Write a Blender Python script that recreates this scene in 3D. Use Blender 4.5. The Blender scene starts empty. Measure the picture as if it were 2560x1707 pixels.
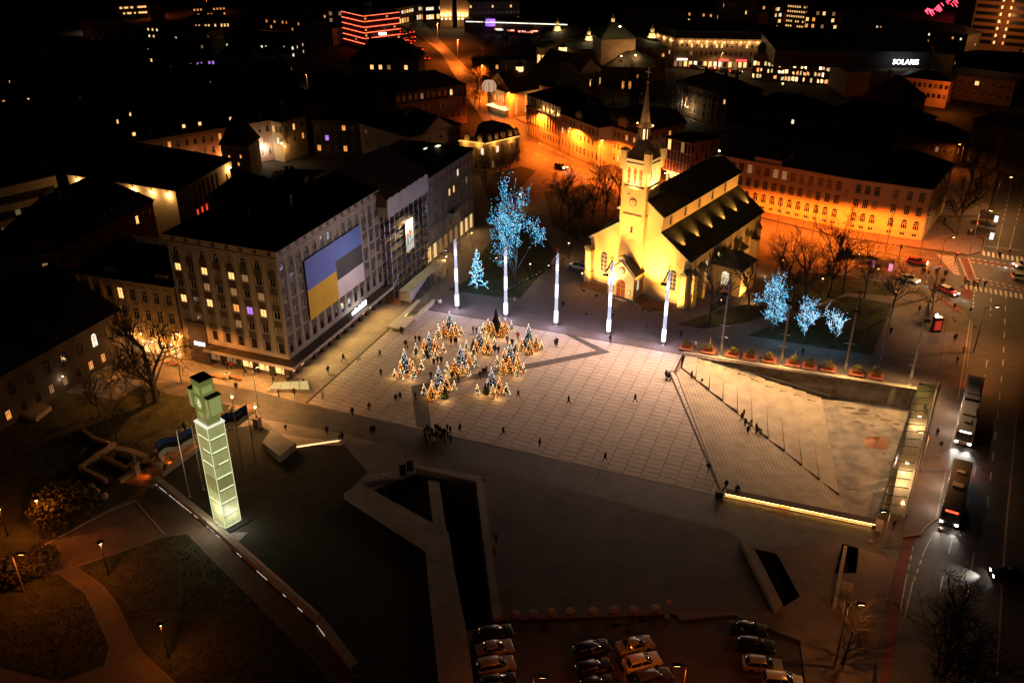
import bpy, bmesh, math, random
from mathutils import Vector, Matrix
R = math.radians
rnd = random.Random(7)
SC = bpy.context.scene
COL = SC.collection

# ---------------------------------------------------------------- camera
CAMH, FPX, TH = 80.0, 2275.0, R(27.9)
cd = bpy.data.cameras.new('camera')
cd.sensor_width = 36.0
cd.lens = 36.0 * FPX / 2560.0
cd.clip_start, cd.clip_end = 1.0, 6000.0
cam = bpy.data.objects.new('camera', cd)
cam.location = (0, 0, CAMH)
cam.rotation_euler = (R(90) - TH, 0, 0)
COL.objects.link(cam)
SC.camera = cam

# ---------------------------------------------------------------- night sky, moon, exposure
w = bpy.data.worlds.new('World')
SC.world = w
w.use_nodes = True
nt = w.node_tree
bg = nt.nodes['Background']
sky = nt.nodes.new('ShaderNodeTexSky')
sky.sky_type = 'NISHITA'
sky.sun_disc = False
sky.sun_elevation = R(1.0)
sky.sun_rotation = R(200)
sky.dust_density = 6.0
mx = nt.nodes.new('ShaderNodeMix')
mx.data_type = 'RGBA'
mx.inputs[0].default_value = 0.85
nt.links.new(sky.outputs[0], mx.inputs[6])
mx.inputs[7].default_value = (0.5, 0.2, 0.1, 1)       # the town's own glow on the night sky
nt.links.new(mx.outputs[2], bg.inputs[0])
bg.inputs[1].default_value = 0.009
sd = bpy.data.lights.new('moon', 'SUN')
sd.energy, sd.angle, sd.color = 0.0025, R(0.5), (0.9, 0.92, 1.0)
moon = bpy.data.objects.new('moon', sd)
moon.rotation_euler = (R(50), 0, R(-20))
COL.objects.link(moon)
SC.view_settings.view_transform = 'Standard'
SC.view_settings.look = 'None'
SC.view_settings.exposure = 0.0
SC.view_settings.gamma = 1.0
SC.view_settings.use_curve_mapping = False
cy = SC.cycles
cy.use_denoising = True
cy.use_light_tree = True
cy.max_bounces = 4
cy.diffuse_bounces = 2
cy.glossy_bounces = 2
cy.transmission_bounces = 3
cy.transparent_max_bounces = 6
cy.sample_clamp_indirect = 1.0
cy.sample_clamp_direct = 0.0
cy.caustics_reflective = cy.caustics_refractive = False
cy.light_sampling_threshold = 0.01

# ---------------------------------------------------------------- helpers
def G(x, y, z=0.0):
 """photo pixel -> the point of the place at height z"""
 a = (x - 1280.0) / FPX
 b = -(y - 853.5) / FPX
 d = Vector((a, math.cos(TH) + b * math.sin(TH), -math.sin(TH) + b * math.cos(TH)))
 return Vector((0, 0, CAMH)) + d * ((z - CAMH) / d.z)
AZ = R(-21.337)
AX, BX = Vector((math.cos(AZ), math.sin(AZ), 0)), Vector((-math.sin(AZ), math.cos(AZ), 0))
def AB(a, b, z=0.0):
 """square's own grid: a along the row of light masts, b away from it"""
 p = AX * a + BX * b
 return Vector((p.x, p.y, z))
def toAB(p):
 return p.x * AX.x + p.y * AX.y, p.x * BX.x + p.y * BX.y

def link(name, data, parent=None, loc=(0, 0, 0), rz=0.0):
 o = bpy.data.objects.new(name, data)
 o.location = loc
 if rz: o.rotation_euler = (0, 0, rz)
 if parent is not None: o.parent = parent
 COL.objects.link(o)
 return o
def tag(o, label=None, cat=None, group=None, kind=None):
 if label: o['label'] = label
 if cat: o['category'] = cat
 if group: o['group'] = group
 if kind: o['kind'] = kind
 return o
def thing(name, label, cat, loc=(0, 0, 0), rz=0.0, group=None):
 return tag(link(name, None, None, loc, rz), label, cat, group)
def dup(root, loc, rz=0.0, label=None, group=None, s=None):
 def cp(o, par):
  c = o.copy()
  COL.objects.link(c)
  c.parent = par
  for ch in KIDS.get(o.name, ()): cp(ch, c)
  return c
 KIDS = {}
 def walk(o):
  KIDS[o.name] = list(o.children)
  for ch in o.children: walk(ch)
 walk(root)
 r = cp(root, None)
 r.location = loc
 r.rotation_euler = (0, 0, rz)
 if s: r.scale = (s, s, s) if not hasattr(s, '__len__') else s
 if label: r['label'] = label
 if group: r['group'] = group
 return r
def setmat(o, m):
 for s in o.material_slots:
  s.link = 'OBJECT'
  s.material = m
 return o

MATS = {}
def mat(name, col, rough=0.8, metal=0.0, ns=0.0, na=0.0, bump=0.0, bs=None, spec=0.3, brick=None, col2=None):
 if name in MATS: return MATS[name]
 m = bpy.data.materials.new(name)
 m.use_nodes = True
 n = m.node_tree.nodes
 L = m.node_tree.links
 p = n['Principled BSDF']
 p.inputs['Base Color'].default_value = (*col, 1)
 p.inputs['Roughness'].default_value = rough
 p.inputs['Metallic'].default_value = metal
 p.inputs['Specular IOR Level'].default_value = spec
 geo = n.new('ShaderNodeNewGeometry')
 csock = None
 if brick:
  b = n.new('ShaderNodeTexBrick')
  mp = n.new('ShaderNodeMapping')
  mp.inputs['Rotation'].default_value = (0, 0, brick[3] if len(brick) > 3 else -AZ)
  L.new(geo.outputs['Position'], mp.inputs[0])
  L.new(mp.outputs[0], b.inputs[0])
  b.inputs['Scale'].default_value = 1.0
  b.inputs['Brick Width'].default_value = brick[0]
  b.inputs['Row Height'].default_value = brick[1]
  b.inputs['Mortar Size'].default_value = brick[2]
  b.inputs['Color1'].default_value = (*col, 1)
  b.inputs['Color2'].default_value = (*(col2 or tuple(c * 0.8 for c in col)), 1)
  b.inputs['Mortar'].default_value = (*tuple(c * 0.42 for c in col), 1)
  csock = b.outputs[0]
  bp = n.new('ShaderNodeBump')
  bp.inputs['Strength'].default_value = 0.35
  bp.inputs['Distance'].default_value = 0.02
  bp.invert = True
  L.new(b.outputs[1], bp.inputs['Height'])
  L.new(bp.outputs[0], p.inputs['Normal'])
 if na > 0:
  t = n.new('ShaderNodeTexNoise')
  t.inputs['Scale'].default_value = ns
  t.inputs['Detail'].default_value = 6.0
  t.inputs['Roughness'].default_value = 0.65
  L.new(geo.outputs['Position'], t.inputs['Vector'])
  r = n.new('ShaderNodeMapRange')
  r.inputs[1].default_value, r.inputs[2].default_value = 0.3, 0.7
  r.inputs[3].default_value, r.inputs[4].default_value = 1 - na, 1 + na
  L.new(t.outputs[0], r.inputs[0])
  mm = n.new('ShaderNodeMix')
  mm.data_type = 'RGBA'
  mm.blend_type = 'MULTIPLY'
  mm.inputs[0].default_value = 1.0
  if csock: L.new(csock, mm.inputs[6])
  else: mm.inputs[6].default_value = (*col, 1)
  L.new(r.outputs[0], mm.inputs[7])
  csock = mm.outputs[2]
 if csock: L.new(csock, p.inputs['Base Color'])
 if bump > 0:
  t2 = n.new('ShaderNodeTexNoise')
  t2.inputs['Scale'].default_value = bs or 4.0
  t2.inputs['Detail'].default_value = 4.0
  L.new(geo.outputs['Position'], t2.inputs['Vector'])
  b2 = n.new('ShaderNodeBump')
  b2.inputs['Strength'].default_value = bump
  b2.inputs['Distance'].default_value = 0.05
  L.new(t2.outputs[0], b2.inputs['Height'])
  L.new(b2.outputs[0], p.inputs['Normal'])
 MATS[name] = m
 return m
def emis(name, col, s, sample=False, base=(0.05, 0.05, 0.05)):
 if name in MATS: return MATS[name]
 m = bpy.data.materials.new(name)
 m.use_nodes = True
 p = m.node_tree.nodes['Principled BSDF']
 p.inputs['Base Color'].default_value = (*base, 1)
 p.inputs['Emission Color'].default_value = (*col, 1)
 p.inputs['Emission Strength'].default_value = s
 p.inputs['Roughness'].default_value = 0.4
 if not sample: m.cycles.emission_sampling = 'NONE'
 MATS[name] = m
 return m
def glass(name, col, alpha, rough=0.08):
 if name in MATS: return MATS[name]
 m = bpy.data.materials.new(name)
 m.use_nodes = True
 p = m.node_tree.nodes['Principled BSDF']
 p.inputs['Base Color'].default_value = (*col, 1)
 p.inputs['Roughness'].default_value = rough
 p.inputs['Alpha'].default_value = alpha
 MATS[name] = m
 return m

class MB:
 """collects boxes, prisms, tubes; build() makes ONE mesh object of them"""
 def __init__(s): s.v, s.f, s.m = [], [], []
 def add(s, vs, fs, m=0):
  o = len(s.v)
  s.v += [tuple(v) for v in vs]
  for f in fs:
   s.f.append(tuple(o + i for i in f)); s.m.append(m)
  return s
 def poly(s, pts, m=0): return s.add(pts, [tuple(range(len(pts)))], m)
 def box(s, x0, x1, y0, y1, z0, z1, m=0):
  return s.add([(x0,y0,z0),(x1,y0,z0),(x1,y1,z0),(x0,y1,z0),(x0,y0,z1),(x1,y0,z1),(x1,y1,z1),(x0,y1,z1)],
     [(3,2,1,0),(4,5,6,7),(0,1,5,4),(1,2,6,5),(2,3,7,6),(3,0,4,7)], m)
 def obox(s, c, size, rz=0.0, m=0):
  """box on base centre c"""
  cx, cy_, cz = c; hx, hy, hz = size[0]/2, size[1]/2, size[2]
  ca, sa = math.cos(rz), math.sin(rz)
  P = []
  for z in (cz, cz + hz):
   for x, y in ((-hx,-hy),(hx,-hy),(hx,hy),(-hx,hy)):
    P.append((cx + x*ca - y*sa, cy_ + x*sa + y*ca, z))
  return s.add(P, [(3,2,1,0),(4,5,6,7),(0,1,5,4),(1,2,6,5),(2,3,7,6),(3,0,4,7)], m)
 def prism(s, pts, z0, z1, m=0, mt=None):
  """pts: plan points; z0/z1 numbers or per-point lists"""
  n = len(pts)
  if sum(pts[i][0]*pts[(i+1)%n][1] - pts[(i+1)%n][0]*pts[i][1] for i in range(n)) < 0:
   pts = list(reversed(pts))
   if hasattr(z0, '__len__'): z0 = list(reversed(z0))
   if hasattr(z1, '__len__'): z1 = list(reversed(z1))
  a = z0 if hasattr(z0, '__len__') else [z0]*n
  b = z1 if hasattr(z1, '__len__') else [z1]*n
  vs = [(p[0],p[1],a[i]) for i,p in enumerate(pts)] + [(p[0],p[1],b[i]) for i,p in enumerate(pts)]
  s.add(vs, [tuple(range(n-1,-1,-1))] + [(i,(i+1)%n,n+(i+1)%n,n+i) for i in range(n)], m)
  return s.add(vs[n:], [tuple(range(n))], m if mt is None else mt)
 def tube(s, p0, p1, r0, r1=None, n=6, m=0, cap=True):
  p0, p1 = Vector(p0), Vector(p1)
  if r1 is None: r1 = r0
  d = p1 - p0
  if d.length < 1e-6: return s
  d.normalize()
  u = d.cross(Vector((0,0,1)) if abs(d.z) < 0.9 else Vector((1,0,0))).normalized()
  v = d.cross(u)
  P = []
  for p, r in ((p0,r0),(p1,r1)):
   for i in range(n):
    a = 2*math.pi*i/n
    P.append(p + (u*math.cos(a) + v*math.sin(a))*r)
  F = [(i,n+i,n+(i+1)%n,(i+1)%n) for i in range(n)]
  if cap: F += [tuple(range(n)), tuple(range(2*n-1,n-1,-1))]
  return s.add(P, F, m)
 def path(s, pts, r, n=5, m=0):
  for a, b in zip(pts[:-1], pts[1:]): s.tube(a, b, r, r, n, m)
  return s
 def lathe(s, prof, c=(0,0,0), n=10, m=0, rot=0.0):
  P, F = [], []
  for r, z in prof:
   for i in range(n):
    a = 2*math.pi*i/n + rot
    P.append((c[0]+r*math.cos(a), c[1]+r*math.sin(a), c[2]+z))
  for k in range(len(prof)-1):
   for i in range(n):
    F.append((k*n+i, k*n+(i+1)%n, (k+1)*n+(i+1)%n, (k+1)*n+i))
  F.append(tuple(range(n-1,-1,-1)))
  F.append(tuple(range((len(prof)-1)*n, len(prof)*n)))
  return s.add(P, F, m)
 def mesh(s, mats, off=None, smooth=False):
  me = bpy.data.meshes.new('mesh')
  vs = s.v if off is None else [(x-off[0], y-off[1], z-off[2]) for x,y,z in s.v]
  me.from_pydata(vs, [], s.f)
  ms = mats if isinstance(mats, (list, tuple)) else [mats]
  for m in ms: me.materials.append(m)
  if len(ms) > 1: me.polygons.foreach_set('material_index', s.m)
  if smooth: me.polygons.foreach_set('use_smooth', [True]*len(me.polygons))
  me.update()
  return me
 def build(s, name, mats, parent=None, local=False, smooth=False, loc=None):
  """world-coordinate verts, stored relative to the parent's place (or loc); local=True: verts are already local"""
  off = None
  if not local:
   off = parent.matrix_local.translation if parent is not None else None
   if parent is not None:
    off = parent.location.copy()
    q = parent.parent
    while q is not None: off += q.location; q = q.parent
   elif loc is not None: off = Vector(loc)
  o = link(name, s.mesh(mats, off, smooth), parent)
  if parent is None and loc is not None: o.location = loc
  return o
LM = 3.8
def lamp(name, kind, loc, energy, col, r=0.15, parent=None, aim=None, spot=90, blend=0.5, size=None):
 d = bpy.data.lights.new(name, kind)
 d.energy, d.color = energy*LM, col
 if kind == 'AREA':
  d.shape = 'RECTANGLE'; d.size, d.size_y = size
 else: d.shadow_soft_size = r
 if kind == 'SPOT': d.spot_size, d.spot_blend = R(spot), blend
 o = bpy.data.objects.new(name, d)
 COL.objects.link(o)
 loc = Vector(loc)
 if parent is not None:
  o.parent = parent
  q, off = parent, Vector((0,0,0))
  while q is not None: off += q.location; q = q.parent
  o.location = loc - off
 else: o.location = loc
 if aim is not None:
  o.rotation_euler = (Vector(aim) - loc).to_track_quat('-Z', 'Y').to_euler()
 return o
def holed(name, outer, holes, z, m, z0=None, parent=None):
 """flat sheet with holes, optional skirt down to z0"""
 bm = bmesh.new()
 es = []
 for loop in [outer] + holes:
  vs = [bm.verts.new((p[0], p[1], z)) for p in loop]
  es += [bm.edges.new((vs[i], vs[(i+1) % len(vs)])) for i in range(len(vs))]
 bmesh.ops.triangle_fill(bm, use_beauty=True, use_dissolve=False, edges=es)
 for f in bm.faces:
  if f.normal.z < 0: f.normal_flip()
 if z0 is not None:
  for loop in [outer] + holes:
   n = len(loop)
   for i in range(n):
    a, b = loop[i], loop[(i+1) % n]
    bm.faces.new([bm.verts.new((q[0], q[1], zz)) for q, zz in ((a,z0),(b,z0),(b,z),(a,z))])
 me = bpy.data.meshes.new(name)
 bm.to_mesh(me); bm.free()
 me.materials.append(m)
 return link(name, me, parent)

# shared materials
asphalt = mat('asphalt', (0.088,0.080,0.075), 0.62, ns=0.6, na=0.25, bump=0.3, bs=9, spec=0.45)
earth = mat('earth', (0.03,0.026,0.022), 0.95, ns=0.2, na=0.4)
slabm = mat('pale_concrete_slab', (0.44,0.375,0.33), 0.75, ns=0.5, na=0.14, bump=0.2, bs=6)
pavem = mat('brown_pavement', (0.15,0.118,0.11), 0.8, ns=0.35, na=0.2, bump=0.2, bs=7)
sandm = mat('sand_slab_pavement', (0.30,0.25,0.2), 0.8, ns=0.3, na=0.22, brick=(1.2,0.6,0.03))
cobm = mat('dark_cobbles', (0.125,0.105,0.095), 0.6, ns=0.4, na=0.3, brick=(0.36,0.24,0.05), col2=(0.08,0.066,0.06))
darkst = mat('dark_stone_band', (0.10,0.088,0.085), 0.7, ns=0.8, na=0.2, brick=(0.8,0.4,0.02))
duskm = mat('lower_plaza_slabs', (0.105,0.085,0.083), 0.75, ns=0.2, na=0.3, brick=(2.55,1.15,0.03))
concm = mat('concrete', (0.27,0.235,0.2), 0.85, ns=0.5, na=0.3, bump=0.3, bs=5)
wetcon = mat('weathered_concrete', (0.25,0.22,0.185), 0.8, ns=0.35, na=0.5, bump=0.3, bs=4)
steel = mat('steel', (0.45,0.45,0.46), 0.35, metal=0.9)
dsteel = mat('dark_steel', (0.03,0.03,0.033), 0.5, metal=0.6)
white = mat('white_paint', (0.7,0.68,0.64), 0.6)
wpaint = mat('road_paint', (0.6,0.57,0.5), 0.7, ns=2.0, na=0.3)
redpaint = mat('red_lane_paint', (0.16,0.05,0.04), 0.8, ns=0.7, na=0.25)
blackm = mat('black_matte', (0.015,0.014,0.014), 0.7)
barkm = mat('bark', (0.055,0.042,0.034), 0.9, ns=3, na=0.35)
grassm = mat('lawn', (0.042,0.040,0.018), 0.95, ns=0.5, na=0.45, bump=0.8, bs=6)
tinm = mat('dark_tin_roof', (0.035,0.03,0.027), 0.75, ns=0.4, na=0.3, spec=0.15)
SOD = (1.0, 0.23, 0.025)
AMB = (1.0, 0.55, 0.2)
WARM = (1.0, 0.72, 0.42)
COOL = (0.82, 0.86, 1.0)

# ================================================================ ground, square, roads
def GP(pts, z=0.0): return [G(x, y, z) for x, y in pts]
AMPH = GP([(1704,887),(1702.5,917),(1691.6,932.4),(1803,1223),(1808,1238),(2187,1305),(2198,1285),(2262,1292),(2341,962),(2299,955),(2293,975)])
PIT = GP([(922,1214),(1040,1170),(1191,1206),(1222,1440),(1233,1545),(1162,1560),(1139,1440),(1121,1329)], 1.0)
PIT2 = GP([(1886,1370),(1938,1382),(1949,1395),(2000,1490),(1958,1517)])
PIT3 = GP([(2106,1358),(2147,1369),(2141,1432),(2087,1432)])
HOLES = [AMPH, PIT, PIT2, PIT3]
PLAZA = GP([(-260,930),(-260,2100),(1100,2100),(1160,1720),(1195,1560),(1260,1547),(1690,1532),(1700,1548),(1830,1535),(2000,1600),(2020,1760),
   (2150,1900),(2190,1640),(2217,1507),(2259,1340),(2302,1335),(2312,1318),(2341,1296),(2380,1105),(2406,997),(2420,900),(2431,806),(2425,792),
   (2411,782),(2340,735),(2291,714),(2200,690),(2100,670),(2000,655),(1930,640),(1850,590),(1700,520),(1500,455),(1352,427),(1290,408),
   (1250,395),(1190,420),(1100,500),(600,760),(300,860)])
tag(holed('ground', [(-2500,-300),(2500,-300),(2500,4000),(-2500,4000)], HOLES, -0.2, earth), kind='structure')
plaza = tag(holed('plaza_pavement', PLAZA, HOLES, 0.0, pavem, z0=-0.2), kind='structure')
def sheet(name, pts, z, m, zz=0.0, holes=()):
 return tag(holed(name, GP(pts, zz), list(holes), z, m), kind='structure')
# roads
ROAD = [(2200,2000),(2190,1640),(2217,1507),(2259,1340),(2302,1335),(2312,1318),(2341,1296),(2380,1105),(2406,997),(2420,900),(2431,806),(2425,792),
  (2411,782),(2340,735),(2291,714),(2200,690),(2100,670),(2000,655),(1930,640),(1850,590),(1700,520),(1500,455),(1352,427),(1290,408),(1262,385),
  (1180,260),(1100,130),(1040,85),(1000,60),(1010,20),(1060,60),(1120,120),(1240,250),(1290,300),(1420,360),(1580,425),(1760,480),(1900,545),
  (2100,595),(2290,622),(2424,641),(2454,633),(2460,612),(2475,527),(2505,420),(2520,330),(2490,250),(2600,240),(2750,600),(2750,760),(2620,790),(2560,830),
  (2552,960),(2548,1017),(2541,1052),(2517,1311),(2490,1707),(2480,2000)]
sheet('road', ROAD, -0.15, asphalt, -0.15)
tag(holed('pavement_across_road', GP([(2560,830),(2553,960),(2549,1017),(2542,1052),(2518,1311),(2491,1707),(2480,2000),(3000,2000),(3000,830)]), [], 0.0,
  mat('grey_pavement', (0.09,0.08,0.075), 0.85, ns=0.5, na=0.25), z0=-0.2), kind='structure')
tag(holed('school_pavement', GP([(1760,474),(1900,540),(2100,590),(2290,617),(2424,636),(2452,628),(2456,610),(2470,527),(2498,420),(2380,420),(2330,560),(2080,545),(1830,460)]), [], 0.0,
  mat('pink_pavement', (0.17,0.13,0.12), 0.85, ns=0.5, na=0.2), z0=-0.2), kind='structure')
tag(holed('street_pavement', GP([(1290,295),(1420,355),(1580,420),(1620,400),(1420,330),(1320,270),(1225,180),(1240,245)]), [], 0.0,
  mat('pink_pavement', (0.17,0.13,0.12)), z0=-0.2), kind='structure')
# parking yard at the foot of the plaza
sheet('parking_yard', [(1195,1566),(1260,1552),(1690,1537),(1700,1552),(1830,1540),(1995,1602),(2015,1760),(2100,1900),(1150,1900)], -0.15,
 mat('yard_asphalt', (0.06,0.045,0.04), 0.8, ns=0.4, na=0.3), -0.15)
# paved fields on the plaza
sheet('sand_pavement', [(380,890),(500,905),(730,905),(960,722),(990,700),(1075,735),(1062,773),(979,818),(767,1011),(640,975),(520,955),(380,955)], 0.004, sandm)
COB = [(380,957),(520,957),(640,977),(768,1013),(1792,1236),(1808,1243),(1830,1328),(1642,1281),(1280,1186),(960,1109),(880,1088),(760,1065),(655,1046),(640,1020),(560,1005),(380,1003)]
sheet('cobble_strip', COB, 0.004, cobm)
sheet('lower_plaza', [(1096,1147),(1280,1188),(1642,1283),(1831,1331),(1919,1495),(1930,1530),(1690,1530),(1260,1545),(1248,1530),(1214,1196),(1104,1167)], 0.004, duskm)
sheet('ramp_pavement', [(655,1048),(760,1067),(880,1090),(940,1106),(905,1120),(860,1110),(800,1105),(700,1088)], 0.004,
 mat('ramp_slabs', (0.24,0.2,0.16), 0.8, ns=0.4, na=0.2, brick=(1.5,0.75,0.02)))
sheet('cobble_apron', [(1810,1243),(2186,1320),(2256,1343),(2236,1400),(2160,1372),(2104,1356),(1990,1365),(1884,1367),(1850,1345),(1832,1330)], 0.004, cobm)
sheet('dark_apron', [(2152,1376),(2200,1384),(2225,1410),(2222,1425),(2205,1520),(2150,1600),(2020,1600),(1965,1520),(2010,1488),(1953,1395),(1990,1369),(2100,1362),(2086,1436),(2142,1436)], 0.008,
 mat('pink_pavement', (0.17,0.13,0.12)))
# the square: bed, then slabs with open joints
SQ_L, SQ_N, SQ_F = -78.75, 107.75, 147.1
def rb(b):
 return -24.1 if b > 140.2 else -23.75 + (140.2 - b) * (13.15 / 30.8)
bed = [AB(SQ_L, SQ_N), AB(rb(SQ_N), SQ_N), AB(rb(140.2), 140.2), AB(-24.1, 140.3), AB(-24.1, SQ_F), AB(SQ_L + 2.6, SQ_F), AB(SQ_L, 137.5)]
square = tag(holed('square', bed, [], 0.008, mat('joint_grit', (0.05,0.04,0.035), 0.9)), kind='structure')
SW, SH, GAP = 2.575, 1.16, 0.075
def clip(poly, f):
 out = []
 for i in range(len(poly)):
  p, q = poly[i], poly[(i+1) % len(poly)]
  fp, fq = f(p), f(q)
  if fp >= 0: out.append(p)
  if fp * fq < 0:
   t = fp / (fp - fq)
   out.append((p[0] + (q[0]-p[0])*t, p[1] + (q[1]-p[1])*t))
 return out
full = MB().box(GAP/2, SW-GAP/2, GAP/2, SH-GAP/2, -0.03, 0).mesh(slabm)
rest, nfull = MB(), 0
cand = []
for k in range(28):
 a0 = SQ_L + 0.03 + k * SW
 off = (0.0, 0.39, 0.77)[k % 3]
 b0 = SQ_N + 0.03 - off
 while b0 < SQ_F:
  cand.append((b0, a0)); b0 += SH
cand.sort()
for b0, a0 in cand:
 q = [(a0+GAP/2,b0+GAP/2),(a0+SW-GAP/2,b0+GAP/2),(a0+SW-GAP/2,b0+SH-GAP/2),(a0+GAP/2,b0+SH-GAP/2)]
 c = clip(q, lambda p: p[1] - SQ_N)
 c = clip(c, lambda p: SQ_F - p[1]) if c else c
 c = clip(c, lambda p: rb(p[1]) - 0.1 - p[0]) if c else c
 c = clip(c, lambda p: (p[0]-SQ_L)*9.6 - (p[1]-137.5)*2.6 if p[1] > 130 else 1) if c else c
 if len(c) < 3: continue
 zt = 0.03 + rnd.uniform(-0.004, 0.004)
 if nfull < 300 and len(c) == 4 and c == q:
  o = link('slab', full, square, AB(a0, b0, zt), AZ); nfull += 1
 else:
  rest.prism([AB(*p) for p in c], 0.0, zt)
tag(rest.build('slab_field', slabm, square), kind='stuff')
# dark stone outline of the old bastion, set across the square
band = MB()
def bandq(pts, z=0.042): band.prism(GP(pts), 0.0, z)
bandq([(1028,965),(1066,973),(1079,1073),(1041,1067)])
bandq([(1028,965),(1491,877),(1527,881),(1066,973)])
bandq([(1491,877),(1408,833.5),(1428,835.5),(1527,881)])
bandq([(1041,1067.5),(1079,1073.5),(1103,1165),(1062,1164)], 0.02)
tag(band.build('stone_band', darkst), kind='structure')
# slot drains round the square
dr = MB()
def strip(mb, p, q, wd, z0, z1, m=0):
 p, q = Vector(p), Vector(q)
 d = (q - p); d.z = 0; d.normalize()
 n = Vector((-d.y, d.x, 0)) * wd / 2
 mb.prism([p+n, q+n, q-n, p-n], z0, z1, m)
strip(dr, AB(SQ_L-0.12, SQ_N), AB(SQ_L-0.12, 137.5), 0.35, 0, 0.038)
strip(dr, AB(SQ_L+2.6, SQ_F+0.1), AB(-24, SQ_F+0.1), 0.22, 0, 0.036)
strip(dr, AB(-24.0, SQ_F), AB(-24.0, 140.3), 0.32, 0, 0.037)
strip(dr, AB(-23.7, 141.1), AB(-25.0, 140.1), 0.32, 0, 0.0385)
strip(dr, AB(-25.0, 140.3), AB(rb(SQ_N)-0.1, SQ_N), 0.36, 0, 0.039)
tag(dr.build('slot_drain', mat('rusty_drain', (0.05,0.03,0.02), 0.8)), kind='structure')
# kerbs seen as pale edge lines
kb = MB()
for a, b in zip(GP([(2431,806),(2420,900),(2406,997),(2380,1105),(2341,1296)]), GP([(2420,900),(2406,997),(2380,1105),(2341,1296),(2312,1318)])): strip(kb, a, b, 0.18, -0.15, 0.012)
for pts in ([(2411,782),(2340,735),(2291,714)], [(2424,641),(2454,633),(2460,612),(2475,527)], [(2548,1017),(2541,1052),(2517,1311),(2491,1707)], [(2259,1340),(2302,1335),(2312,1318)],
   [(1262,388),(1290,408),(1352,427),(1300,440)]):
 g = GP(pts)
 for a, b in zip(g[:-1], g[1:]): strip(kb, a, b, 0.18, -0.15, 0.013)
tag(kb.build('kerb', mat('kerb_stone', (0.28,0.25,0.22), 0.8)), kind='structure')
# brick-red drain line and pavement line by the bus stop
ln = MB()
for pts, wd in (([(2366,800),(2341,960),(2262,1300),(2245,1365)], 0.16), ([(1250,780),(1705,868)], 0.10), ([(1704,868),(2080,925),(2352,975)], 0.10)):
 g = GP(pts)
 for a, b in zip(g[:-1], g[1:]): strip(ln, a, b, wd, 0, 0.012)
tag(ln.build('pavement_line', mat('line_stone', (0.09,0.06,0.05), 0.8)), kind='structure')

# painted markings
mk, rk, yk = MB(), MB(), MB()
ZR = -0.146
def dash(mb, pts, wd, on, offs, z=ZR):
 g = GP(pts, -0.15)
 for a, b in zip(g[:-1], g[1:]):
  L = (b - a).length; t = 0.0
  if on <= 0: strip(mb, a, b, wd, z-0.003, z); continue
  while t < L:
   strip(mb, a.lerp(b, t/L), a.lerp(b, min(1, (t+on)/L)), wd, z-0.003, z); t += on + offs
def bars(mb, p, q, p2, q2, n, fill=0.5, z=ZR):
 """zebra: n bars between edge p-q and edge p2-q2"""
 p, q, p2, q2 = GP([p, q, p2, q2], -0.15)
 for i in range(n):
  t0, t1 = i/n, (i+fill)/n
  mb.prism([p.lerp(q,t0), p.lerp(q,t1), p2.lerp(q2,t1), p2.lerp(q2,t0)], z-0.003, z)
bars(mk, (2342,636),(2387,688), (2384,642),(2402,690), 13, 0.42)
bars(mk, (2456,627),(2600,650), (2457,638),(2602,664), 12, 0.5)
bars(mk, (2412,712),(2600,742), (2413,722),(2602,756), 15, 0.5)
dash(mk, [(2545,350),(2520,500),(2505,565)], 0.14, 2, 2)
dash(mk, [(2505,565),(2492,624)], 0.16, 0, 0)
dash(mk, [(2568,430),(2540,560)], 0.14, 2, 2)
dash(mk, [(2538,565),(2524,622)], 0.16, 0, 0)
dash(mk, [(2462,615),(2555,626)], 0.2, 0, 0)
for pts in ([(2398,645),(2420,700)], [(2421,645),(2440,697)]): dash(mk, pts, 0.4, 0.45, 0.6)
for pts in ([(2428,646),(2560,666)], [(2430,655),(2560,676)], [(2440,695),(2560,722)], [(2442,704),(2560,728)]): dash(mk, pts, 0.35, 0.6, 0.7)
rk.prism(GP([(2404,646),(2420,646),(2436,697),(2422,697)], -0.15), -0.152, -0.1475)
rk.prism(GP([(2420,712),(2400,732),(2425,752),(2432,735)], -0.15), -0.152, -0.1475)
bars(rk, (2430,648),(2560,668), (2430,654),(2560,674), 14, 0.5, -0.1472)
bars(rk, (2442,697),(2560,724), (2442,702),(2560,728), 14, 0.5, -0.1472)
tag(sheet('cycle_path', [(2338,736),(2356,742),(2413,774),(2408,783),(2385,778),(2352,752)], 0.006, redpaint), kind='structure')
rk.prism(GP([(2261,1342),(2290,1345),(2266,1420),(2255,1500),(2241,1600),(2225,1707),(2200,1707),(2219,1507)], -0.15), -0.152, -0.147)
dash(mk, [(2478,726),(2476,790)], 0.16, 2.2, 2)
dash(mk, [(2515,735),(2508,900),(2495,1030),(2478,1180),(2466,1290)], 0.15, 2.5, 4)
dash(mk, [(2436,718),(2433,770)], 0.14, 1, 1)
dash(mk, [(2468,900),(2456,975)], 0.16, 3, 3)
dash(mk, [(2327,1345),(2310,1380)], 0.16, 0, 0); dash(mk, [(2310,1380),(2285,1450)], 0.16, 1.0, 0.8); dash(mk, [(2283,1452),(2262,1540)], 0.16, 0, 0)
dash(mk, [(2283,1365),(2268,1440)], 0.14, 1.0, 1.0); dash(mk, [(2266,1442),(2250,1530)], 0.14, 0, 0)
dash(mk, [(2380,1350),(2358,1440),(2335,1540)], 0.14, 3, 5)
dash(mk, [(2435,1380),(2421,1470),(2395,1610)], 0.16, 4, 3)
dash(mk, [(2440,1165),(2400,1340)], 0.15, 3, 6)
dash(mk, [(2425,800),(2409,910),(2395,1000)], 0.10, 0, 0, 0.016)
dash(yk, [(2325,656),(2310,680)], 0.5, 0, 0)
for o_ in (0, 9):
 dash(mk, [(2100,612+o_),(2342,648+o_*1.2)], 0.08, 0, 0)
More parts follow.
